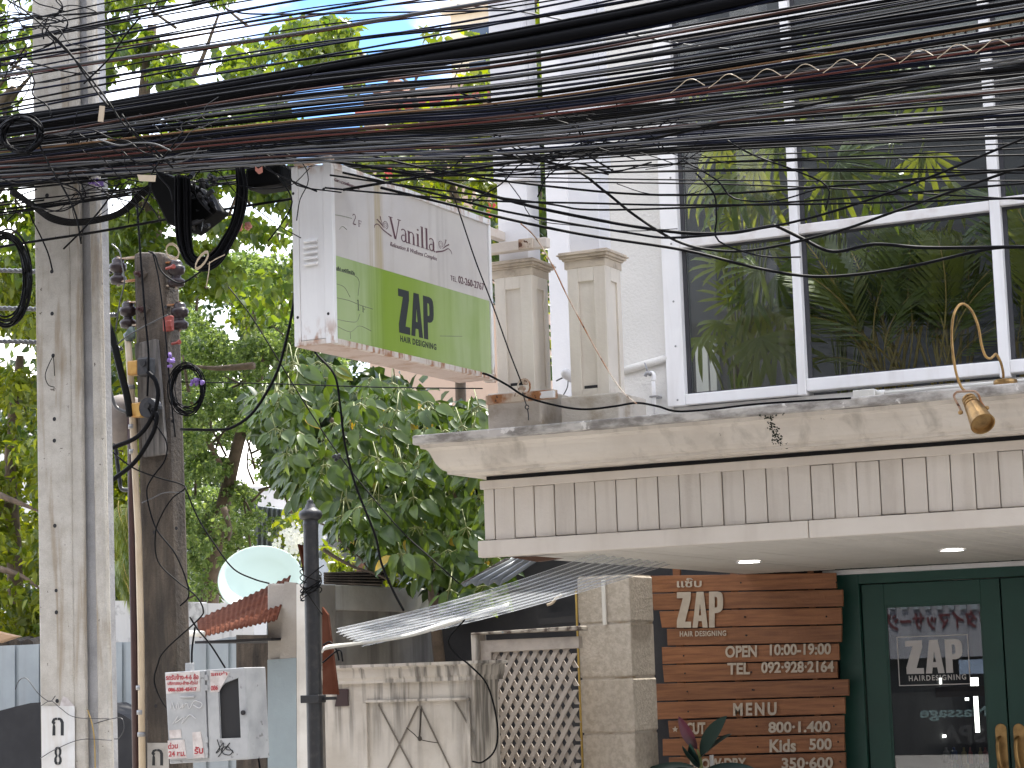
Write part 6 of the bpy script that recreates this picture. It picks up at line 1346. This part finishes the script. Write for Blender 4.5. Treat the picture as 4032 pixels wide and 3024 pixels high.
# heart leaved tree, top left and centre
sky_holes = [(640,60,120,60),(960,60,230,60),(520,330,75,65),(530,420,70,60),(760,190,70,80),(1180,300,60,55),(1290,420,120,90),(1560,230,150,110),(1230,580,90,40),(820,300,60,50),(420,800,45,50),(500,745,50,40),(70,30,40,50),(90,420,30,60),(1000,760,70,60),(140,60,60,30),(1060,250,40,40),(640,470,40,30)]
cl = scatter_clumps([(330,-120),(900,-80),(940,60),(1230,90),(1410,120),(1430,260),(1300,380),(1240,640),(1100,780),(950,700),(700,760),(420,1120),(330,900)], 175, 50, 100, 21, sky_holes)
cl += scatter_clumps([(620,640),(1290,640),(1290,1050),(1050,1250),(640,1150)], 34, 50, 90, 210, [(830,790,40,50),(1080,830,40,30),(690,880,24,20),(1200,900,20,20)])
cl += [(1120,150,90,60),(1210,130,70,50),(1330,150,70,45),(1380,220,50,60),(1300,210,70,50),(1080,230,70,60),(1230,230,60,50),(1390,330,40,30),(1440,240,30,40)]
tree('heart_leaf_tree','tall tree with hanging heart shaped leaves against the sky behind the cables', cl, 175, 17, 20, .105, M['leaf_heart'], 31, (600,1500,18.5,[(620,1300,18.5),(600,900,18.5),(560,500,18.5),(600,100,18.5)]), [[(580,700,18.5),(800,400,18.5),(1100,250,18.2),(1350,180,18)],[(570,500,18.5),(760,300,18.5),(860,60,18.5)],[(600,900,18.5),(850,700,18),(1080,600,18)]], droop=.9, heart=True, aspect=.8, r=.13)
cl = scatter_clumps([(-150,-150),(180,-150),(190,300),(185,900),(160,1150),(-150,1150)], 70, 60, 110, 22, [(60,60,50,50),(88,430,28,60),(100,280,40,20),(100,700,40,25)])
tree('left_edge_tree','leafy tree with pale trunk fork cut by the left edge behind the pole', cl, 140, 16, 18, .105, M['leaf_heart'], 41, (-60,1500,17,[(-50,1000,17),(-30,600,17),(0,430,17),(60,350,17)]), [[(-20,480,17),(60,370,17),(120,300,17)],[(-40,800,17),(40,700,17),(150,650,17)]], droop=.8, heart=True, r=.14)
# yellow-green tree lower left
cl = scatter_clumps([(-150,1050),(170,1050),(560,1060),(560,1400),(540,2350),(170,2400),(170,2560),(-150,2560)], 120, 60, 120, 23, [(440,1450,20,20)])
tree('bright_leaf_tree','bright yellow green tree filling the left edge below the cables', cl, 200, 16, 19, .115, M['leaf_yellow'], 51, (60,2700,17.5,[(60,2300,17.5),(40,1800,17.5),(80,1400,17.5)]), [[(0,1950,16.2),(100,1990,16.2),(170,2020,16.2)],[(0,2240,16.2),(80,2265,16.2),(160,2320,16.2)]], droop=.5, aspect=.5, r=.1)
# shade mass behind
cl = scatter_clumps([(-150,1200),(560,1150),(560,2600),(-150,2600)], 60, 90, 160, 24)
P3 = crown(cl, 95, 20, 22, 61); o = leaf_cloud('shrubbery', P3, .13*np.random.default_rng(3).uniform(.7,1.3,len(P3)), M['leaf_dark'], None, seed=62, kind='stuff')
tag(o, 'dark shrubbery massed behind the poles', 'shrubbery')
# fine leaved tree
holes = [(890,1260,35,45),(880,1215,25,25),(1010,1750,40,30),(980,1860,50,22),(910,1800,30,18),(1060,1930,60,20),(830,1740,18,18),(1120,1470,25,30),(760,1180,18,18),(940,1470,26,16),(1100,2000,60,26),(870,1640,14,14),(960,1330,14,12),(1000,1600,16,12)]
cl = scatter_clumps([(690,1050),(900,1000),(1190,1050),(1350,1300),(1350,1700),(1270,2000),(1120,2100),(1000,2050),(860,2330),(700,2420),(690,1700)], 400, 28, 66, 25, holes)
tree('fine_leaf_tree','large tree with very fine leaves filling the centre left behind the old pole', cl, 900, 20, 24, .055, M['leaf_fine'], 71, (820,2700,22,[(830,2300,22),(900,1900,22),(980,1600,22),(1050,1400,22)]), [[(900,1900,22),(760,1600,21),(720,1400,21)],[(1000,1440,19.9),(850,1450,19.9),(760,1440,19.9)],[(960,1700,22),(1150,1500,21),(1250,1400,21)],[(880,2000,20),(905,2080,20),(900,2130,20)]], droop=.2, aspect=.7, r=.12)
cl = scatter_clumps([(700,1250),(1350,1200),(1350,1750),(1150,1950),(950,2000),(720,2380)], 120, 60, 120, 26, holes)
cl += scatter_clumps([(560,880),(1290,880),(1330,1450),(700,1500),(560,1300)], 42, 60, 110, 261, [(900,1250,45,50),(830,800,60,50),(1120,1470,30,30),(430,880,40,50),(650,1010,25,20)])
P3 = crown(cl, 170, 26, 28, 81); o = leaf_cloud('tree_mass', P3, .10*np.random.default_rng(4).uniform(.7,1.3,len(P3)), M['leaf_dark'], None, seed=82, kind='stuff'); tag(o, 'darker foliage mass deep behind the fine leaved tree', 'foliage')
# creeper tree behind sign and columns with red flowers
cl = scatter_clumps([(1380,350),(1560,330),(1700,290),(1950,280),(1960,900),(1900,1060),(1700,800),(1350,640),(1480,500)], 52, 45, 85, 27, [(1600,330,60,40),(1790,330,40,50),(1480,420,70,30)])
cl += [(1700,130,60,20),(1880,135,55,18),(1500,230,30,20)]
tree('creeper_tree','yellow green creeper with red flowers rising behind the sign', cl, 150, 14.5, 16, .10, M['leaf_yellow'], 91, (1800,1600,15.2,[(1810,1300,15.2),(1830,900,15.2),(1640,420,15.2),(1630,330,15.2)]), [[(1560,430,15),(1628,340,15),(1640,270,15)],[(1628,340,15),(1560,290,15)]], droop=.4, r=.05)
cl = [(2125,y,34,48) for y in range(-60,1620,70)]+[(1905,900,50,80),(1900,1000,50,70),(1890,1100,40,60),(1920,1150,30,60)]
tree('wall_creeper','dark creeper climbing in the gap between the two posts', cl, 240, 11.9, 12.4, .085, M['leaf_dark'], 95, (2125,1700,12.2,[(2125,1400,12.2),(2120,900,12.2),(2130,300,12.2),(2120,0,12.2)]), [[(2105,-40,12),(2120,60,12),(2135,120,12)]], droop=.6, r=.03, zb=zt)
cl = [(2125,y,30,40) for y in range(60,1560,190)]+[(2140,1400,30,50),(2150,1340,25,40)]
P3 = crown(cl, 140, 11.7, 11.9, 97); o = leaf_cloud('creeper_tips', P3, .075*np.ones(len(P3)), M['leaf_yellow'], None, seed=98, kind='stuff'); tag(o, 'creeper leaves coloured brighter as if catching light between the posts', 'foliage')  # yellower leaf colour puts light on the darker creeper
for i, (px, py, rx, ry) in enumerate(((1936,830,26,22),(1528,685,14,9),(1945,310,12,9),(1533,675,10,6))):
    mb = MB(); p = PY(px,py,14.4)
    for k in range(7):
        a = k*.9; d = Vector((math.cos(a),-.3,math.sin(a))); q = p+d*.01
        mb.prism([q, q+d*rx/FPX*15+Vector((-.012,0,.01)), q+d*rx/FPX*17, q+d*rx/FPX*15+Vector((.012,0,-.01))], Vector((0,.004,0)))
    solo('red_flower', mb, M['redflower'], ('large red bloom beside the first post','small red bloom above the sign edge','tiny red bloom high beside the first post','tiny red bloom above the sign edge, the smaller of two')[i], 'flower')
# white blossoms near the dish
R = random.Random(5); mb = MB()
for k in range(150):
    p = PY(R.gauss(1160,34), R.gauss(2130,30), 18+R.uniform(-.2,.2)); a = R.random()*6
    for j in range(5): d = Vector((math.cos(a+j*1.257),-.4,math.sin(a+j*1.257)))*.022; e_ = Vector((-d.z,0,d.x))*.5; mb.add([p,p+d*.6+e_,p+d,p+d*.6-e_],[(0,1,2,3)])
fb = solo('blossom_bush', mb, M['whiteflower'], 'bush of small white blossoms between dish and iron post', 'bush')
P3 = crown([(1150,2150,75,70),(1180,2060,60,60),(1130,2060,50,50)], 200, 18.2, 18.8, 131)
leaf_cloud('leaves', P3, .09*np.ones(len(P3)), M['leaf_yellow'], None, seed=132).parent = fb
# fern at the mouldy wall
fg = thing('fern', PY(490,2370,15.3), 'hanging green fern beside the old pole above the mouldy wall', 'fern')
def frond_mesh(name, nl, Lf, leaf_l, w_, bend=.25, ang=60, t0_=.18):
    """pinnate frond along +Y, unit length Lf, drooping to -Z"""
    mb = MB(); fm = []
    path = [Vector((0, Lf*t*(1-.15*t), Lf*(.12*math.sin(t*2)-bend*t*t))) for t in [i/12 for i in range(13)]]
    mb.tube(path, [.0075*Lf*(1-.7*i/12)+.001 for i in range(13)], 4, cap=False); nr = len(mb.f)
    for i in range(nl):
        t = t0_+(1-t0_)*i/(nl-1); k = min(11, int(t*12)); fr = t*12-k; p = path[k].lerp(path[k+1], fr); d = (path[k+1]-path[k]).normalized()
        ll = leaf_l*(math.sin(math.pi*min(1,.18+.75*(t-t0_)/(1-t0_)+.05))**.6)
        a = math.radians(ang*(1-.55*t))
        for s in (-1,1):
            q = d*math.cos(a)+Vector((s,0,0))*math.sin(a); q = (q+Vector((0,0,-.12+random.uniform(-.1,.1)))).normalized(); n = Vector((0,0,1)); sd_ = q.cross(n).normalized()*w_
            m1 = p+q*ll*.45+Vector((0,0,.02*ll)); e = p+q*ll+Vector((0,0,-.22*ll))
            mb.add([p, m1+sd_, e, m1-sd_], [(0,1,2,3)])
    me = mb.mesh(name); me.materials.append(M['yellowstem']); me.materials.append(M['leaf_palm'])
    for i, p in enumerate(me.polygons): p.material_index = 0 if i < nr else 1
    return me
ff = frond_mesh('fern_frond', 22, 1, .28, .018, .5, 75)
def put(me, base, tip, up, parent, name='frond', sc=1):
    y = (Vector(tip)-Vector(base)); Lg = y.length; y.normalize(); z = Vector(up); z = (z-y*z.dot(y)).normalized(); x = y.cross(z)
    o = bpy.data.objects.new(name, me); COL.objects.link(o); o.parent = parent; o.matrix_parent_inverse = Matrix.Translation(-Vector(parent.location))
    Mx = Matrix((x*Lg*sc, y*Lg, z*Lg)).transposed().to_4x4(); Mx.translation = base; o.matrix_basis = Mx; return o
R = random.Random(15)
for k in range(16):
    x, y = R.uniform(430,520), R.uniform(1950,2230); put(ff, PY(x,y,15.5), PY(x+R.uniform(-45,45),y+R.uniform(110,200),15.2), (0,-1,.3), fg)

# ---------------------------------------------------------------- big leaved shrub in the middle
sh = thing('big_leaf_shrub', PY(1700,3000,13), 'dense shrub with large blue green drooping leaves under the sign', 'shrub')
bl = leafmesh('big_blade', 1, .44, 6, .22, .16); bl.materials.append(M['leaf_big'])
bl2 = leafmesh('big_blade_b', 1, .52, 6, .35, .22); bl2.materials.append(M['leaf_big'])
R = random.Random(77)
poly = [(1120,1450),(1240,1420),(1450,1480),(1650,1560),(1800,1590),(1950,1640),(1960,2330),(1780,2360),(1640,2250),(1500,2180),(1400,2120),(1300,2080),(1180,1950),(1080,1700),(1000,1560)]
cls = scatter_clumps(poly, 280, 30, 60, 78)
stems = MB(); small = []; big = 0; order = []
for (cx, cy, r_, _) in cls:
    Y = R.uniform(11.9,13.4); 
    dark_side = cx > 1650
    nleaf = R.randint(6,8); Lp = R.uniform(64,104)*(1.05 if cy > 1750 else .85)
    hub = (cx, cy-20)
    for k in range(nleaf):
        a = -math.pi/2+ (k-(nleaf-1)/2)*(2*math.pi/nleaf)*R.uniform(.85,1.1)
        x1, y1 = cx+Lp*.42*math.cos(a+math.pi), cy+Lp*.30*math.sin(a+math.pi)*.6
        x2, y2 = x1+Lp*.78*math.cos(a+math.pi), y1+Lp*(.50+.45*abs(math.sin(a)))*R.uniform(.5,1.0)
        order.append((Y, hub, (x1,y1), (x2,y2)))
    if R.random() < .5: stems.tube(spl([PY(cx,cy-20,Y), PY(cx+R.uniform(-30,30),cy-90,Y+.2), PY(cx+R.uniform(-60,60),cy+60,Y+.6)],3), .004, 4)
order.sort(key=lambda t: t[0])
pts3 = []; 
for i, (Y, hub, a, b) in enumerate(order):
    A = PY(a[0],a[1],Y); dY = R.uniform(-.09,.03); B = PY(b[0],b[1],Y+dY)
    stems.tube([PY(hub[0],hub[1],Y+.02), A], .0026, 4, cap=False)
    up = (R.uniform(-.5,.5), -.75, R.uniform(.35,1.0))
    if i < 300: put(R.choice((bl,bl2)), A, B, up, sh, 'leaf', R.uniform(.85,1.15))
    else: pts3.append((A, B, up))
# the remaining leaves joined
tv = np.array([v.co for v in bl.vertices]); tf = [tuple(p.vertices) for p in bl.polygons]; VV = []; FF = []; rv = []
for k, (A, B, up) in enumerate(pts3):
    y = B-A; Lg = y.length; y.normalize(); z = Vector(up); z = (z-y*z.dot(y)).normalized(); x = y.cross(z)
    Mx = np.array([x*Lg, y*Lg, z*Lg]); VV.append(tv@Mx+np.array(A)); FF += [tuple(i+k*len(tv) for i in f) for f in tf]; rv += [R.random()]*len(tf)
me = bpy.data.meshes.new('foliage'); me.from_pydata(np.concatenate(VV).tolist(), [], FF); me.update(); me.shade_smooth(); me.materials.append(M['leaf_big'])
at = me.attributes.new('rnd','FLOAT','FACE'); at.data.foreach_set('value', np.array(rv, dtype=np.float32))
o = bpy.data.objects.new('foliage', me); COL.objects.link(o); o.parent = sh; o.matrix_parent_inverse = Matrix.Translation(-Vector(sh.location)); o['kind'] = 'stuff'
obj('stems', stems, M['stem'], sh, smooth=True)
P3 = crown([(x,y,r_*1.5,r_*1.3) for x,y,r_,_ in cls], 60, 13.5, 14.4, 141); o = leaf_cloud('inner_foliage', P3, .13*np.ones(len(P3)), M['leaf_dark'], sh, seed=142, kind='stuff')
q = [Vector((sh.location.x,13.4,.13)), PY(1720,2500,13.4), PY(1690,2200,13.4), PY(1600,1900,13.4)]; obj('trunk', MB().tube(spl(q,5), [.05-.0018*i for i in range(16)], 8).tube(spl([PY(1690,2250,13.4),PY(1780,2000,13.3),PY(1820,1750,13.2)],4),.02,6).tube(spl([PY(1690,2200,13.4),PY(1500,1800,13.2),PY(1300,1650,13)],4),.018,6), M['bark'], sh, smooth=True)
# undergrowth with bright rosettes below the shrub
cl = scatter_clumps([(1280,2150),(1560,2120),(1700,2250),(1830,2300),(1800,2370),(1560,2330),(1430,2260),(1280,2230)], 34, 25, 48, 29)
P3 = crown(cl, 230, 14.2, 15, 151); o = leaf_cloud('undergrowth', P3, .075*np.random.default_rng(5).uniform(.7,1.3,len(P3)), M['leaf_yellow'], None, seed=152, kind='stuff', aspect=.42); tag(o, 'small bright leaved undergrowth above the side wall', 'undergrowth')
solo('bare_branch', MB().tube(pxpath([(1275,2165),(1330,2200),(1400,2235),(1480,2260),(1540,2290)],13.2,5), [.016-.0005*i for i in range(21)], 6).tube(pxpath([(1330,2120),(1370,2160),(1420,2200),(1460,2260)],13.3,5), .006, 5).tube(pxpath([(1290,2130),(1380,2130),(1400,2200)],13.3,5),.004,5), M['bark'], 'bare slanting branch right of the iron post', 'branch', smooth=True)

# ---------------------------------------------------------------- palms behind the upstairs window
pm_i = 0
def fan_mesh(name, nl=9, spread=150):
    mb = MB()
    for i in range(nl):
        a = math.radians(-spread/2+spread*i/(nl-1)+random.uniform(-4,4)); ll = 1*(1-.28*abs(i/(nl-1)-.5)*2)*random.uniform(.9,1.08); d = Vector((math.sin(a),math.cos(a),0)); s = Vector((d.y,-d.x,0))*.052
        pts = [(0,0),(.25,.02),(.6,-.06),(.85,-.2),(1,-.38)]; ws = [.25,.8,1,.75,.05]; o = len(mb.v)
        for (t,z), w_ in zip(pts, ws): p = d*ll*t+Vector((0,0,z*ll)); mb.v += [tuple(p-s*w_+Vector((0,0,.012))), tuple(p), tuple(p+s*w_+Vector((0,0,.012)))]
        for k in range(4):
            for j in (0,1): mb.f.append((o+k*3+j,o+k*3+j+1,o+(k+1)*3+j+1,o+(k+1)*3+j))
    me = mb.mesh(name, True); me.materials.append(M['leaf_palm']); return me
fans = [fan_mesh('fan_leaf_%s' % s, n, sp_) for s, n, sp_ in (('a',9,170),('b',8,140),('c',10,190))]
zfl2 = zw0+.02
def fanpalm(lab, bx_, by_, Yb, hubs, seed):
    R = random.Random(seed); b = PY(bx_,by_,Yb); t = thing('fan_palm', (b.x,Yb,zfl2), lab, 'palm')
    for (px, py, L_, ang, Y) in hubs:
        h = PY(px,py,Y); a = math.radians(ang); L_ *= 1.22; tip = PY(px+L_*math.cos(a), py-L_*math.sin(a), Y+R.uniform(-.15,.02))
        put(R.choice(fans), h, tip, (R.uniform(-.3,.3),-.9,R.uniform(.2,.6)), t, 'fan_leaf')
        q = spl([Vector((b.x+R.uniform(-.05,.05),Yb,zfl2)), Vector(((b.x+h.x)/2,(Yb+Y)/2,(zfl2+h.z)/2+.1)), h],4); obj('stalk', MB().tube(q, .006, 5), M['stem'], t)
    bt = PY(bx_,by_-140,Yb); obj('stem', MB().tube([(b.x,Yb,zfl2),(bt.x,Yb,bt.z)], .022, 8), M['bark'], t, smooth=True)
Ya = Y2+.38
fanpalm('fan palm with hand shaped leaves behind the left lower pane', 2900, 1520, Y2+.7, [(2990,1060,170,200,Ya),(3060,1080,150,320,Ya+.1),(2970,1165,150,215,Ya),(2990,1330,190,290,Ya-.05),(2835,1265,130,240,Ya),(2925,1280,140,230,Ya+.05),(3010,1210,170,300,Ya+.15),(3100,1220,170,250,Ya+.1),(3080,1150,120,60,Ya+.2),(2850,1050,120,150,Ya+.2),(2880,1180,110,150,Ya+.25),(2760,1330,110,270,Ya+.1),(3060,1350,170,300,Ya),(2900,960,130,210,Ya+.3),(3030,950,150,30,Ya+.3)], 1)
fanpalm('taller fan palm behind the left pane above the transom', 2950, 1520, Y2+.9, [(2980,640,210,225,Ya),(2960,520,190,200,Ya+.2),(2850,560,150,230,Ya+.1),(3020,720,190,260,Ya),(2900,720,200,240,Ya),(3060,560,170,300,Ya+.2),(2800,700,150,260,Ya+.1),(2830,640,140,60,Ya+.3),(3010,430,160,30,Ya+.3),(2940,400,170,200,Ya+.3),(2740,460,100,110,Ya+.3),(2900,860,150,200,Ya+.2)], 2)
fanpalm('fan palm behind the middle pane above the transom', 3320, 1520, Y2+1.0, [(3300,640,210,10,Ya),(3290,660,190,300,Ya),(3330,500,160,40,Ya+.2),(3200,450,150,120,Ya+.3),(3700,350,200,190,Ya+.3),(3560,340,180,150,Ya+.3),(3450,720,200,330,Ya+.1),(3640,600,180,280,Ya+.2),(3190,780,150,270,Ya+.3),(3800,760,180,200,Ya+.3),(3560,250,150,160,Ya+.3),(3230,240,130,90,Ya+.3)], 3)
areca = [frond_mesh('areca_frond_%s' % s, n, 1, .34, .0125, b, 52, .36) for s, n, b in (('a',17,.30),('b',20,.18),('c',16,.42))]
def arecapalm(lab, bx_, by_, Yb, tips, seed):
    R = random.Random(seed); b = PY(bx_,by_,Yb); t = thing('areca_palm', (b.x,Yb,zfl2), lab, 'palm')
    for (px, py, Y) in tips:
        base = Vector((b.x+R.uniform(-.08,.08), Yb+R.uniform(-.05,.05), PY(bx_,by_-10,Yb).z-.05)); tip = PY(px,py,Y); tip = base+(tip-base)*1.2
        put(R.choice(areca), base, tip, (R.uniform(-.25,.25),-.35,1) if abs(tip.x-base.x) > .35 else (R.choice((-.8,.8)),-.7,.2), t, 'frond', R.uniform(.85,1.15))
    for k in range(5): obj('cane', MB().tube(spl([Vector((b.x+.02*k-.04,Yb,zfl2)),Vector((b.x+(.02*k-.04)*2.5,Yb,zfl2+.3)),Vector((b.x+(k-2)*.09,Yb-.02,zfl2+.62))],4), .009, 6), M['yellowstem'], t, smooth=True)
arecapalm('areca palm with yellow stalks behind the middle lower pane', 3520, 1500, Y2+.55, [(3195,1215,Ya),(3205,1060,Ya),(3290,1120,Ya+.1),(3230,1330,Ya),(3460,970,Ya+.05),(3600,960,Ya+.1),(3620,1040,Ya),(3400,1080,Ya+.2),(3340,1000,Ya+.3),(3700,1010,Ya+.2),(3260,980,Ya+.3),(3550,900,Ya+.3),(3480,1160,Ya-.05),(3180,940,Ya+.2),(3330,900,Ya+.3),(3420,900,Ya+.25),(3170,1120,Ya+.15),(3660,930,Ya+.25),(3240,1180,Ya-.05)], 11)
arecapalm('areca palm of upright fronds behind the right end of the middle pane', 3740, 1480, Y2+.6, [(3665,1010,Ya),(3720,960,Ya+.1),(3800,1000,Ya+.1),(3850,1060,Ya),(3880,1150,Ya+.1),(3600,1180,Ya+.1),(3770,900,Ya+.3),(3640,1080,Ya+.2),(3840,950,Ya+.3),(3690,1190,Ya+.3),(3560,1060,Ya+.3),(3880,960,Ya+.2),(3720,860,Ya+.3),(3620,930,Ya+.3),(3860,1250,Ya)], 12)
arecapalm('areca palm behind the right edge pane', 4060, 1450, Y2+.7, [(3990,1160,Ya),(3970,1000,Ya+.1),(4060,940,Ya),(4120,1050,Ya),(4000,880,Ya+.3),(3960,760,Ya+.3),(4150,900,Ya),(3960,1240,Ya+.2)], 13)
print('cables', n_c, 'objects', len(bpy.data.objects), 'tris', sum(len(o.data.polygons)*2 for o in bpy.data.objects if o.type == 'MESH'))
